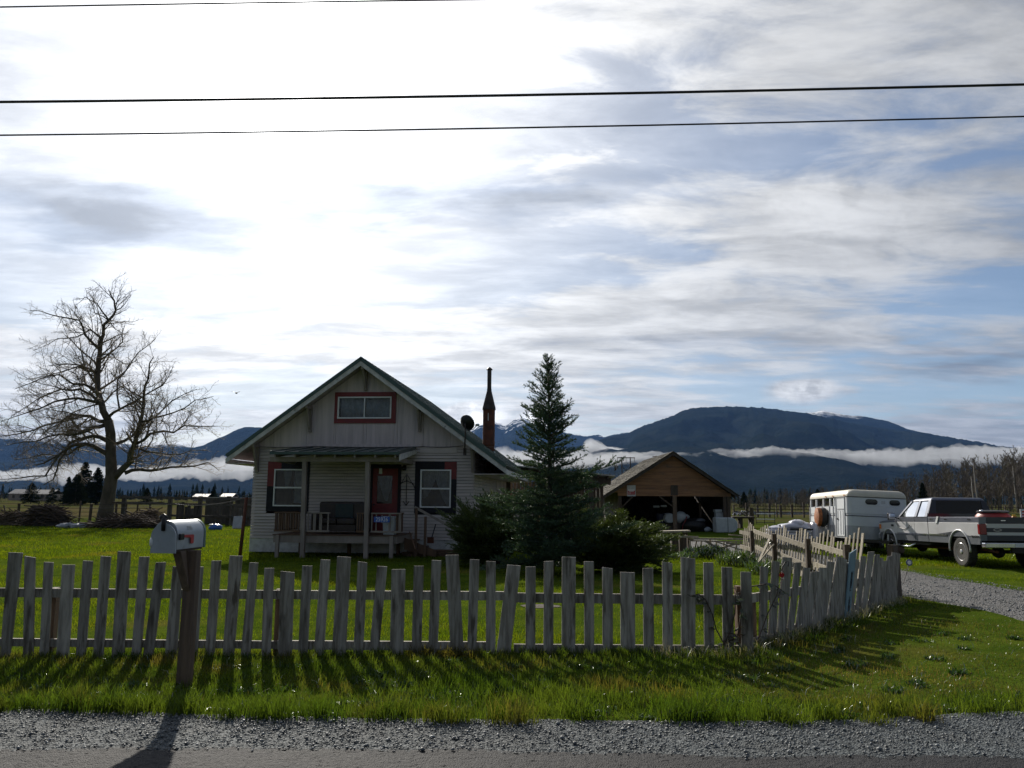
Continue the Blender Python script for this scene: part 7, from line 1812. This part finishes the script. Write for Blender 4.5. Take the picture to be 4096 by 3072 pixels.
M_SPRUCE = leaf_mat('spruce_needle', (0.036, 0.075, 0.048), (0.060, 0.110, 0.060), 3.0, .22, .05, .35)
M_JUNIPER = leaf_mat('juniper_spray', (0.050, 0.082, 0.024), (0.085, 0.120, 0.032), 2.2, .3, .05, .4)
M_CBARK = mat('conifer_bark', (.06, .045, .035), (.04, .03, .025), 5, .9)
def spruce():
    Y = 18.8; rr = random.Random(23); rg = np.random.default_rng(5)
    top = atY(2193, 1415, Y); b = Vector((atY(2205, 2100, Y).x, Y, gz(0, Y))); t = thing('spruce_tree', 'dark young spruce with a double leader in the front yard', 'tree', b)
    Hh = top.z - b.z; segs = []; wood = []
    tx = top.x - b.x
    MB().tube([(0, 0, -.1), (tx * .5, 0, Hh * .5), (tx, 0, Hh * .93)], [.085, .05, .012], 8).build('trunk', M_CBARK, t, smooth=True)
    R_ = [(0, .03), (.10, .07), (.25, .14), (.48, .25), (.75, .35), (1.1, .44), (1.4, .54), (1.8, .62), (2.3, .76), (3.0, .95), (3.7, 1.12), (4.4, 1.24), (6, 1.28)]
    rx = [a for a, _ in R_]; ry = [c for _, c in R_]
    def twig(p, d, L, nseg, lift, lev, out):
        q = p.copy(); v = d.copy(); pts = [q.copy()]
        for k in range(nseg):
            v = (v + Vector((rr.gauss(0, .07), rr.gauss(0, .07), lift / nseg + rr.gauss(0, .04)))).normalized(); q = q + v * L / nseg; pts.append(q.copy())
        for i in range(nseg): out.append((*pts[i], *pts[i + 1]))
        return pts, v
    for sx, hh in ((-.02, Hh * 1.0), (.085, Hh * .985)):
        segs.append((tx * .93, 0, Hh * .90, tx + sx, 0, hh)); wood.append((tx * .93, 0, Hh * .90, tx + sx, 0, hh, .012, .006))
    z = Hh - .16; lev = 0
    while z > .22:
        dt = Hh - z; rad = float(np.interp(dt, rx, ry)); nb = 4 if dt < .5 else (5 if dt < 1.5 else 7)
        off = rr.uniform(0, 6.28)
        for k in range(nb):
            a = off + 6.283 * k / nb + rr.gauss(0, .22); L = rad * rr.choice([.55, .75, .9, 1.0, 1.1, 1.35]) * rr.uniform(.88, 1.1)
            gap = vnoise(a * 0.9, z * 1.7, 1.0, 4.0); L *= 1 + .75 * gap
            if gap < -.33 and dt > .5: continue
            up = np.interp(dt, [0, .6, 1.6, 3, 5], [1.5, .85, .45, .12, -.05]); v = Vector((math.cos(a), math.sin(a), up + rr.gauss(0, .1))).normalized()
            p0 = Vector((tx * z / Hh, 0, z + rr.uniform(-.06, .06)))
            ns = max(3, int(L / .10)); pts, v1 = twig(p0, v, L, ns, .28, 0, segs)
            for i in range(ns): wood.append((*pts[i], *pts[i + 1], .012 * (1 - i / ns) + .003, .012 * (1 - (i + 1) / ns) + .003))
            side = v.cross(Vector((0, 0, 1))).normalized()
            for i in range(1, ns):
                fr = i / ns
                for s in (-1, 1):
                    if rr.random() < .12: continue
                    l2 = (.10 + .26 * L * (1 - fr) ** .8 + .05) * rr.uniform(.7, 1.2); dd = (pts[i] - pts[i - 1]).normalized()
                    w = (dd * .75 + side * s * .75 + Vector((0, 0, rr.gauss(.06, .16)))).normalized()
                    n2 = max(2, int(l2 / .09)); q2, _ = twig(pts[i], w, l2, n2, .12, 1, segs)
                    if l2 > .18:
                        for j in range(1, n2):
                            for s2 in (-1, 1):
                                w2 = ((q2[j] - q2[j - 1]).normalized() * .8 + side * s2 * .35 + dd * .4 * s2 + Vector((0, 0, rr.gauss(0, .2)))).normalized(); twig(q2[j], w2, l2 * .38, 1, .05, 2, segs)
        z -= rr.uniform(.085, .125) * (1.0 if dt < 2 else 1.15)
    V, F = tubes_np(wood, 4); np_mesh('branches', V, F, M_CBARK, t)
    V, F = needle_cloud(segs, 165, .035, .0062, R(52), rg); o = np_mesh('crown', V, F, M_SPRUCE, t); o['kind'] = 'stuff'
    return len(F)
NS = spruce()

def juniper(px, py, Y, label, seed, arms, size):
    """arms: list of (azimuth deg, elevation deg, length)"""
    rr = random.Random(seed); rg = np.random.default_rng(seed); b = Vector((atY(px, py, Y).x, Y, gz(0, Y))); t = thing('juniper_bush', label, 'bush', b, group='juniper bushes in the front yard'); segs = []; wood = []
    for az, el, L in arms:
        for rep in range(4):
            a = R(az + rr.gauss(0, 16)); e = R(el + rr.gauss(0, 9)); v = Vector((math.cos(a) * math.cos(e), math.sin(a) * math.cos(e), math.sin(e))); ln = L * rr.uniform(.65, 1.1) * size
            n = max(4, int(ln / .16)); p = Vector((rr.gauss(0, .10), rr.gauss(0, .10), .05)); pts = [p.copy()]
            for k in range(n):
                v = (v + Vector((rr.gauss(0, .06), rr.gauss(0, .06), -.035 * k / n * 2 + rr.gauss(0, .04)))).normalized(); p = p + v * ln / n; p.z = max(p.z, .06); pts.append(p.copy())
            for i in range(n): wood.append((*pts[i], *pts[i + 1], .022 * (1 - i / n) + .004, .022 * (1 - (i + 1) / n) + .004))
            for i in range(max(1, int(n * .22)), n + 1):
                d = (pts[i] - pts[i - 1]).normalized(); sd = d.cross(Vector((0, 0, 1))).normalized(); fr = i / n
                for s in (-1, -.35, .35, 1):
                    l2 = (.10 + .34 * (1 - abs(fr - .55) * 1.1)) * rr.uniform(.6, 1.2); w = (d * .9 + sd * s * .7 + Vector((0, 0, rr.gauss(.03, .13)))).normalized(); q = pts[i].copy(); n2 = max(2, int(l2 / .08)); ww = w.copy()
                    for j in range(n2):
                        ww = (ww + Vector((rr.gauss(0, .08), rr.gauss(0, .08), -.03))).normalized(); q2 = q + ww * l2 / n2; q2.z = max(q2.z, .03); segs.append((*q, *q2))
                        for s2 in (-1, 1):
                            w3 = (ww + sd * s2 * .55 + Vector((0, 0, rr.gauss(.05, .2)))).normalized(); segs.append((*q2, *(q2 + w3 * l2 * .28)))
                        q = q2
    V, F = tubes_np(wood, 4); np_mesh('stems', V, F, M_CBARK, t)
    V, F = needle_cloud(segs, 82, .052, .0080, R(26), rg); o = np_mesh('foliage', V, F, M_JUNIPER, t); o['kind'] = 'stuff'
    return len(F)
NJ = juniper(2400, 2290, 19.8, 'wide spreading juniper bush right of the spruce', 31, [(0, 34, 1.75), (15, 26, 1.7), (-15, 34, 1.75), (-35, 25, 1.6), (30, 38, 1.7), (60, 48, 1.4), (90, 50, 1.3), (130, 52, 1.3), (180, 55, 1.3), (-60, 42, 1.5), (-90, 50, 1.5), (-120, 50, 1.4), (0, 44, 1.8), (-20, 40, 1.75), (0, 18, 1.4), (-50, 12, 1.1), (-90, 22, 1.2), (-130, 25, 1.1)], 1.06)
NJ2 = juniper(1985, 2270, 21.3, 'dark juniper bush between the house front and the spruce', 37, [(180, 52, 1.6), (165, 38, 1.55), (195, 42, 1.6), (210, 30, 1.45), (150, 60, 1.6), (90, 62, 1.5), (60, 64, 1.6), (20, 62, 1.7), (0, 50, 1.5), (-90, 50, 1.5), (-60, 45, 1.4), (-120, 42, 1.5), (-150, 28, 1.4), (230, 20, 1.2), (270, 30, 1.2), (180, 68, 1.7), (-90, 70, 1.7)], 1.0)

# far conifers, hedge, woods
M_FARCON = leaf_mat('far_conifer', (0.012, 0.022, 0.016), (0.022, 0.032, 0.02), .3, .1, 0)
def conifer(px, ptop, pbot, Y, wpx, label, seed, nm='conifer_tree', gr='dark conifers across the field'):
    rr = random.Random(seed); rg = np.random.default_rng(seed); tp = atY(px, ptop, Y); b = Vector((tp.x, Y, 0)); h = tp.z; w = wpx / 2 * Y / FPX; t = thing(nm, label, 'tree', b, group=gr)
    MB().tube([(0, 0, -.2), (0, 0, h * .97)], [h * .02, .02], 6).build('trunk', M_CBARK, t); segs = []
    z = h * .98
    while z > h * .06:
        fr = 1 - z / h; rad = w * (fr ** .8) * rr.uniform(.8, 1.15) + .1
        for k in range(7):
            a = rr.uniform(0, 6.28); d = Vector((math.cos(a), math.sin(a), rr.uniform(-.25, .15))); p = Vector((0, 0, z)); q = p + d * rad; segs.append((*p, *q))
            s = Vector((-d.y, d.x, 0))
            for f in (.35, .55, .75, .95):
                m = p.lerp(q, f)
                for sg in (-1, 1): segs.append((*m, *(m + (d * .5 + s * sg).normalized() * rad * .32 * (1.2 - f) + Vector((0, 0, -.1)))))
        z -= h * .028
    V, F = needle_cloud(segs, 9, h * .035, h * .012, R(50), rg, .15); o = np_mesh('crown', V, F, M_FARCON, t); o['kind'] = 'stuff'
conifer(345, 1846, 1985, 170, 130, 'tallest dark conifer in the clump behind the bare maple', 2); conifer(395, 1868, 1985, 175, 110, 'dark conifer right of the tallest one behind the maple trunk', 3); conifer(277, 1905, 1985, 165, 60, 'small pointed conifer left of the dark clump', 4); conifer(310, 1895, 1985, 160, 110, 'low broad conifer at the left foot of the dark clump', 9)
conifer(130, 1930, 1990, 190, 90, 'rounded dark conifer by the farm buildings at far left', 5); conifer(212, 1950, 1990, 190, 60, 'small dark conifer between the two left farm buildings', 6); conifer(590, 1950, 1990, 210, 60, 'small dark conifer right of the maple trunk', 7); conifer(855, 1945, 1992, 240, 40, 'thin dark conifer above the mailbox', 8)
conifer(3688, 1930, 2025, 150, 60, 'small olive evergreen before the bare woods above the pickup', 10, gr='evergreens at the wood edge'); conifer(2975, 1965, 2025, 170, 50, 'dark small evergreen at the wood edge right of the shed', 12, gr='evergreens at the wood edge'); conifer(3270, 1955, 2025, 180, 60, 'dark evergreen at the wood edge above the horse trailer roof', 13, gr='evergreens at the wood edge')

def bare_variant(rr, h, n1=12, n2=5):
    P = [Vector((0, 0, 0))]; v = Vector((0, 0, 1))
    for k in range(6): v = (v + Vector((rr.gauss(0, .06), rr.gauss(0, .06), .15))).normalized(); P.append(P[-1] + v * h / 6)
    S = []
    for i in range(6): r0 = .014 * h * (1 - i / 6.3); r1 = .014 * h * (1 - (i + 1) / 6.3); S.append((*P[i], *P[i + 1], r0, r1))
    for k in range(n1):
        f = rr.uniform(.18, .95); i = min(int(f * 6), 5); p = P[i].lerp(P[i + 1], f * 6 - i); a = rr.uniform(0, 6.28); L = h * .30 * (1.15 - f) * rr.uniform(.6, 1.3) + .3
        v = Vector((math.cos(a), math.sin(a), rr.uniform(.7, 1.6))).normalized(); q = p
        for j in range(3):
            v = (v + Vector((rr.gauss(0, .2), rr.gauss(0, .2), .15))).normalized(); e = q + v * L / 3; S.append((*q, *e, h * .0042 * (1 - j * .25), h * .0042 * (.75 - j * .22)))
            for m in range(n2):
                w = (v + Vector((rr.gauss(0, .6), rr.gauss(0, .6), rr.gauss(.2, .4)))).normalized(); s0 = q.lerp(e, rr.random()); l2 = L * rr.uniform(.18, .4); s1 = s0 + w * l2; S.append((*s0, *s1, h * .0034, h * .0022))
            q = e
    return np.array(S)
M_WOODS = mat('bare_woods_bark', (0.115, 0.092, 0.072), (0.075, 0.062, 0.052), .15, .9, c3=(.12, .105, .07), s3=.05, lo3=.45, hi3=.65)
def woods(name, label, spots, seed, nvar=7, m=None, n1=12, n2=4):
    rr = random.Random(seed); var = [bare_variant(rr, 10, n1, n2) for _ in range(nvar)]; out = []
    for x, y, h in spots:
        S = var[rr.randrange(nvar)].copy(); k = h / 10; S *= k; a = rr.uniform(0, 6.28); c, s = math.cos(a), math.sin(a)
        for o in (0, 3): X = S[:, o].copy(); S[:, o] = X * c - S[:, o + 1] * s + x; S[:, o + 1] = X * s + S[:, o + 1] * c + y
        out.append(S)
    V, F = tubes_np(np.concatenate(out), 3); o = np_mesh(name, V, F, m or M_WOODS); return tag(o, label, None, kind='stuff')
def wood_spots(line, n, y0, y1, seed, jit=.25):
    rr = random.Random(seed); px = [a for a, b in line]; py = [b for a, b in line]; out = []
    for i in range(n):
        x = rr.uniform(px[0], px[-1]); Y = rr.uniform(y0, y1); top = float(np.interp(x, px, py)); p = atY(x, top, Y); h = max(p.z * rr.uniform(1 - jit, 1.06), 1.2); out.append((p.x, Y, h))
    return out
woods('bare_woods', 'leafless brown alder woods beyond the pasture on the right', wood_spots([(2880, 1985), (3000, 1968), (3150, 1955), (3300, 1950), (3450, 1930), (3600, 1905), (3750, 1870), (3850, 1830), (3950, 1838), (4050, 1800), (4250, 1800)], 370, 150, 260, 3), 5)
woods('field_hedge', 'low brown hedge across the field behind the pasture', wood_spots([(2700, 2003), (3000, 2000), (3600, 1996), (4300, 1990)], 200, 135, 150, 8, .3), 6, n1=9, n2=4)
woods('field_hedge', 'brown hedge line across the field at the left', wood_spots([(-200, 1968), (0, 1965), (230, 1975), (450, 1970), (700, 1968), (1000, 1966), (1400, 1970)], 200, 180, 260, 18, .35), 7, n1=9, n2=4)
woods('bare_saplings', 'thin leafless saplings rising behind the lean-to roof', wood_spots([(2290, 1850), (2330, 1845), (2400, 1835), (2460, 1850)], 12, 70, 90, 28, .2), 9, n1=9, n2=4)
M_BIRCH = mat('pale_birch_bark', (.36, .34, .30), (.22, .2, .17), 1.2, .8)
def birches():
    for i, (px, pt_, pb, lb) in enumerate(((4062, 1925, 2030, 'pale leaning birch trunk at the right edge of the woods'), (3894, 1952, 2020, 'pale thin birch trunk in the woods above the pickup bed'), (3905, 1920, 1975, 'second pale birch trunk just right of the thin one'))):
        Y = 148 - i; a = atY(px - 6, pt_, Y); b = atY(px + 8, pb, Y); t = thing('birch_tree', lb, 'tree', (b.x, Y, 0), group='pale birches at the wood edge'); h = a.z; dx = a.x - b.x
        MB().tube([(0, 0, -.2), (dx * .6, 0, h * .5), (dx, 0, h), (dx * 1.1, 0, h * 1.5)], [.13, .12, .09, .02], 7).build('trunk', M_BIRCH, t, smooth=True)
        S = bare_variant(random.Random(i), h * 1.4, 10, 4)[6:]; V, F = tubes_np(S, 3); o = np_mesh('crown', V, F, M_WOODS, t); o['kind'] = 'stuff'
birches()
def far_forest():
    rr = random.Random(2); V = []; F = []
    for i in range(1500):
        px = rr.uniform(-250, 4350); Y = rr.uniform(900, 2600) if rr.random() < .7 else rr.uniform(500, 900); h = rr.uniform(9, 22) * (1 if Y > 900 else .5); x = atY(px, 2000, Y).x; w = h * rr.uniform(.16, .26); z = -2
        for k in range(3):
            z0 = z + h * (.08 + .28 * k); z1 = z + h * (.50 + .25 * k); r = w * (1 - .28 * k); b = len(V); n = 6
            for j in range(n): a = 6.283 * j / n + k; V.append((x + math.cos(a) * r * rr.uniform(.7, 1.2), Y + math.sin(a) * r, z0 + rr.uniform(-.05, .05) * h))
            V.append((x, Y, z1)); F += [(b + j, b + (j + 1) % n, b + n) for j in range(n)]
    o = np_mesh('far_forest', np.array(V), np.array(F), M_FARCON); tag(o, 'dark conifer forest across the valley floor', None, kind='stuff')
far_forest()

# leafy clumps in the yard
def clump(px, py, Y, w, h, n, label, seed, m, L=.22, wd=.014, gr=None):
    rr = random.Random(seed); p = Vector((atY(px, py, Y).x, Y, gz(0, Y))); t = thing('leafy_clump', label, 'plant', p, group=gr); b = MB(); s = MB()
    for i in range(n):
        a = rr.uniform(0, 6.28); r = w * math.sqrt(rr.random()); q = Vector((math.cos(a) * r, math.sin(a) * r * .5, 0)); d = Vector((rr.gauss(0, .5), rr.gauss(0, .5), rr.uniform(.4, 1.3))).normalized(); hh = h * rr.uniform(.1, .8) * (1 - (r / w) ** 2 * .6)
        leaf_quad(b, q + Vector((0, 0, hh)), d, Vector((rr.gauss(0, .6), -.5, rr.gauss(.3, .5))).normalized(), L * rr.uniform(.6, 1.2), wd * rr.uniform(.7, 1.4))
        if i % 6 == 0: s.tube([q, q + Vector((0, 0, hh + .03))], .005, 4)
    o = b.build('leaves', m, t); o['kind'] = 'stuff'; s.build('stems', M_CBARK, t)
M_LEAFY = leaf_mat('broad_leaf', (.05, .10, .02), (.08, .13, .03), 3, .4, .16, .22)
clump(2830, 2205, 24.5, .75, .42, 700, 'glossy leafy clump left of the broken fence panel', 3, M_LEAFY, .16, .022); clump(2950, 2245, 21.5, .55, .35, 450, 'tall green weeds at the foot of the weathered fence', 4, M_LEAFY, .25, .012); clump(2700, 2215, 24, .7, .18, 350, 'low green weeds below the plank bench', 5, M_LEAFY, .14, .016); clump(3070, 2265, 19.0, .5, .3, 320, 'green weeds before the brace of the weathered fence', 6, M_LEAFY, .25, .012)
# bare soil patch with straw on the lawn
# ------------------------------------------------------------------ grass
def blades(name, X, Y, h, w, lean, m, rg, label, one=False, Z=None):
    n = len(X); Z = (-0.10 * sstep(10, 20, Y)) - .015 if Z is None else Z
    a = rg.uniform(0, 6.283, n); s = np.stack([np.cos(a), np.sin(a), np.zeros(n)], 1) * (w / 2)[:, None]
    b = rg.uniform(0, 6.283, n); ld = np.stack([np.cos(b), np.sin(b), np.zeros(n)], 1); k = (lean * rg.uniform(.2, 1.3, n))[:, None]
    p = np.stack([X, Y, Z], 1); up = np.zeros((n, 3)); up[:, 2] = h
    tip = p + up * np.sqrt(np.maximum(1 - k * k * .7, .08)) + ld * k * h[:, None]
    if one:
        V = np.stack([p - s, p + s, tip], 1).reshape(-1, 3); F = np.arange(3 * n).reshape(-1, 3)
    else:
        mid = p + up * .55 + ld * k * h[:, None] * .28
        V = np.stack([p - s, p + s, mid - s * .8, mid + s * .8, tip], 1).reshape(-1, 3); q = np.array([[0, 1, 3], [0, 3, 2], [2, 3, 4]]); F = (np.arange(n)[:, None, None] * 5 + q[None]).reshape(-1, 3)
    o = np_mesh(name, V, F, m); return tag(o, label, None, kind='stuff')
M_GRASS = leaf_mat('verge_grass', (.052, .098, .013), (.085, .130, .020), 1.2, .56, .02, .2, c3=(.13, .12, .035), s3=.8, lo3=.50, hi3=.66)
M_LAWN = leaf_mat('lawn_grass', (.075, .125, .006), (.115, .155, .009), .8, .62, .010, .3, c3=(.15, .15, .02), s3=.35, lo3=.55, hi3=.72)
M_MOSS = leaf_mat('short_mossy_grass', (.075, .095, .018), (.11, .115, .03), .9, .5, .03, .3, c3=(.15, .13, .045), s3=.4, lo3=.5, hi3=.68)
M_GLOSSY = leaf_mat('glossy_grass', (.06, .10, .02), (.09, .12, .03), 2, .4, .2, .18)
M_THATCH = leaf_mat('thatch', (.16, .13, .07), (.10, .08, .04), 3, .3, .02, .4)
M_WEED = leaf_mat('verge_weed', (.03, .075, .012), (.05, .095, .016), 3, .4, .05, .3)
M_STRAW = leaf_mat('dry_straw', (.30, .28, .20), (.42, .40, .32), 3, .3, .1, .3)
def near_house(x, y):
    q = np.stack([x - H.location.x, y - H.location.y], 1); c, s = math.cos(HY), math.sin(HY); lx_ = q[:, 0] * c - q[:, 1] * s; ly = q[:, 0] * s + q[:, 1] * c
    return (lx_ > -4.2) & (lx_ < 4.3) & (ly > -0.1)
def fenceY(x):
    return np.where(x < FB.x, np.interp(x, [FA.x, FB.x], [FA.y, FB.y]), np.interp(x, [FB.x, FC.x], [FB.y, FC.y]))
def grass():
    rg = np.random.default_rng(3)
    # verge before the fence
    n = 150000; X = rg.uniform(-6.2, 7.2, n); e = np.interp(X, *GRASS_EDGE); yf = fenceY(X) + .25; yf = np.where(X > FC.x, 13.6, yf); Y = e - .05 + (yf - e + .05) * rg.random(n)
    ok = (np.abs(X) < .69 * Y + .3) & ~((X > 7.0) & (Y > 8)); X, Y, e, yf = X[ok], Y[ok], e[ok], yf[ok]
    nz = np.array([vnoise(x, y, 1.1) + .6 * vnoise(x, y, 3.1, 5.0) for x, y in zip(X, Y)])
    moss = sstep(1.0, 3.2, X + .9 * nz) * sstep(.35, .9, Y - e) * (1 - sstep(-1.4, -.5, Y - yf))    # short mossy turf towards the drive
    edge = 1 - sstep(.0, .45, Y - e); fb = sstep(-.55, -.05, Y - yf)
    keep = rg.random(len(X)) < np.clip(.50 + .35 * nz, .2, 1); keep &= rg.random(len(X)) < (.35 + .65 * sstep(-.02, .12, Y - e + .05 * nz))
    X, Y, e, nz, moss, edge, fb = [v[keep] for v in (X, Y, e, nz, moss, edge, fb)]
    h = (.085 + .05 * np.clip(nz + .3, 0, 1.4) + .05 * edge * (nz > -.1)) * .82 * rg.uniform(.4, 1.5, len(X)) * (1 - .62 * moss)
    w = rg.uniform(.0035, .0085, len(X)); lean = .35 + .3 * rg.random(len(X))
    mm = moss > .5
    blades('verge_grass', X[~mm], Y[~mm], h[~mm], w[~mm], lean[~mm], M_GRASS, rg, 'tall bright grass verge between the road shoulder and picket fence'); blades('mossy_verge', X[mm], Y[mm], h[mm], w[mm], lean[mm] + .2, M_MOSS, rg, 'short mossy turf beside the driveway')
    # tufts at the road edge and the fence foot
    tx, ty, th = [], [], []
    for i in range(120):
        x = rg.uniform(-5.5, 5.0); ed = float(np.interp(x, *GRASS_EDGE)); y = ed + rg.uniform(-.03, .25) if i % 2 else float(fenceY(np.array([x]))[0]) - rg.uniform(-.05, .2)
        k = rg.integers(40, 110); tx.append(x + rg.normal(0, .055, k)); ty.append(y + rg.normal(0, .05, k)); th.append(rg.uniform(.6, 1.2, k) * (rg.uniform(.11, .24) if i % 2 else rg.uniform(.07, .14)))
    tx, ty, th = map(np.concatenate, (tx, ty, th)); blades('grass_tufts', tx, ty, th, rg.uniform(.004, .009, len(tx)), .4 + .35 * rg.random(len(tx)), M_GRASS, rg, 'taller tufts of grass at the road edge and fence foot')
    k = 600; x = rg.uniform(-5.6, 5.6, k); ed = np.interp(x, *GRASS_EDGE); y = ed + rg.random(k) * (np.minimum(fenceY(x), 9.5) - ed); blades('glinting_grass', x, y, rg.uniform(.05, .13, k), rg.uniform(.004, .008, k), .75 + .35 * rg.random(k), M_GLOSSY, rg, 'glossy bent grass blades added for glints in the verge')  # extra blades with more gloss, added to give sun glints
    k = 6000; x = rg.uniform(-5.6, 6.6, k); ed = np.interp(x, *GRASS_EDGE); y = ed + rg.random(k) * (np.minimum(fenceY(x), 12.5) - ed); blades('dead_thatch', x, y, rg.uniform(.03, .10, k), rg.uniform(.003, .006, k), .8 + .4 * rg.random(k), M_THATCH, rg, 'dead brown thatch among the verge grass')
    k = 9000; cxy = rg.uniform(0, 1, (140, 2)); ci = rg.integers(0, 140, k); x = -5.4 + 11.5 * cxy[ci, 0] + rg.normal(0, .05, k); ed = np.interp(x, *GRASS_EDGE); y = ed + .1 + cxy[ci, 1] * (np.minimum(fenceY(x), 11) - ed) + rg.normal(0, .045, k); blades('verge_weeds', x, y, rg.uniform(.03, .08, k), rg.uniform(.012, .024, k), .9 + .3 * rg.random(k), M_WEED, rg, 'low broad leaved weeds dotted through the verge')
    # dry straw at the foot of the angled fence part
    k = 1500; t = rg.random(k); x = FB.x - 1.0 + (FC.x - FB.x + 1.0) * t; y = fenceY(x) - rg.uniform(.0, .35, k); blades('dry_straw', x, y, rg.uniform(.06, .22, k), rg.uniform(.003, .006, k), .7 + .5 * rg.random(k), M_STRAW, rg, 'dry bleached straw along the foot of the angled fence')
    # lawn inside the fence, thinning with distance
    n = 260000; u = rg.random(n); Y = 8.4 + (24.0 - 8.4) * u ** 1.15; X = rg.uniform(-1, 1, n) * (.68 * Y + .6); ok = (Y > fenceY(X)) & ((X < 7.0) | (Y > 14)) & ~near_house(X, Y) & ~in_drive(X, Y) & ~((X > 6.7) & (X < 7.2) & (Y < 14)); X, Y = X[ok], Y[ok]
    nz = np.array([vnoise(x, y, .8) + .5 * vnoise(x, y, 2.4, 2.0) for x, y in zip(X[::1], Y[::1])])
    ok = rg.random(len(X)) < .62 + .3 * nz; X, Y, nz = X[ok], Y[ok], nz[ok]
    blades('lawn_grass', X, Y, (.055 + .03 * np.clip(nz, -.6, 1)) * rg.uniform(.5, 1.4, len(X)), rg.uniform(.006, .013, len(X)), .5 + .3 * rg.random(len(X)), M_LAWN, rg, 'green front lawn behind the picket fence', one=True)
    # farther turf to the left and right
    n = 150000; Y = 22 + 26 * rg.random(n) ** 1.2; X = rg.uniform(-1, 1, n) * (.69 * Y + 1); ok = ~near_house(X, Y) & ~in_drive(X, Y) & ~((X > -2) & (X < 12) & (Y > 33)); X, Y = X[ok], Y[ok]
    blades('yard_grass', X, Y, rg.uniform(.05, .12, len(X)), rg.uniform(.012, .028, len(X)), .5 + .3 * rg.random(len(X)), M_LAWN, rg, 'rough grass round the yard and under the vehicles', one=True)
grass()
def dug_patch():
    c = gnd(2160, 2432, -.02); rr = random.Random(4); V = []; n = 40
    V = [(c.x, c.y, -.03)]
    for k in range(n): a = 6.283 * k / n; r = 1 + .25 * vnoise(math.cos(a) * 2, math.sin(a) * 2, 1.3); V.append((c.x + (.30 * r) * math.cos(a), c.y + .22 * r * math.sin(a), -.035))
    o = MB().add(V, [(0, 1 + k, 1 + (k + 1) % n) for k in range(n)]).build('bare_earth', mat('brown_earth', (.055, .034, .022), (.03, .021, .015), 9, .95, .6, 30)); o.location.z = .045
    tag(o, 'small patch of bare brown earth on the lawn behind the fence', None, kind='structure')
dug_patch()
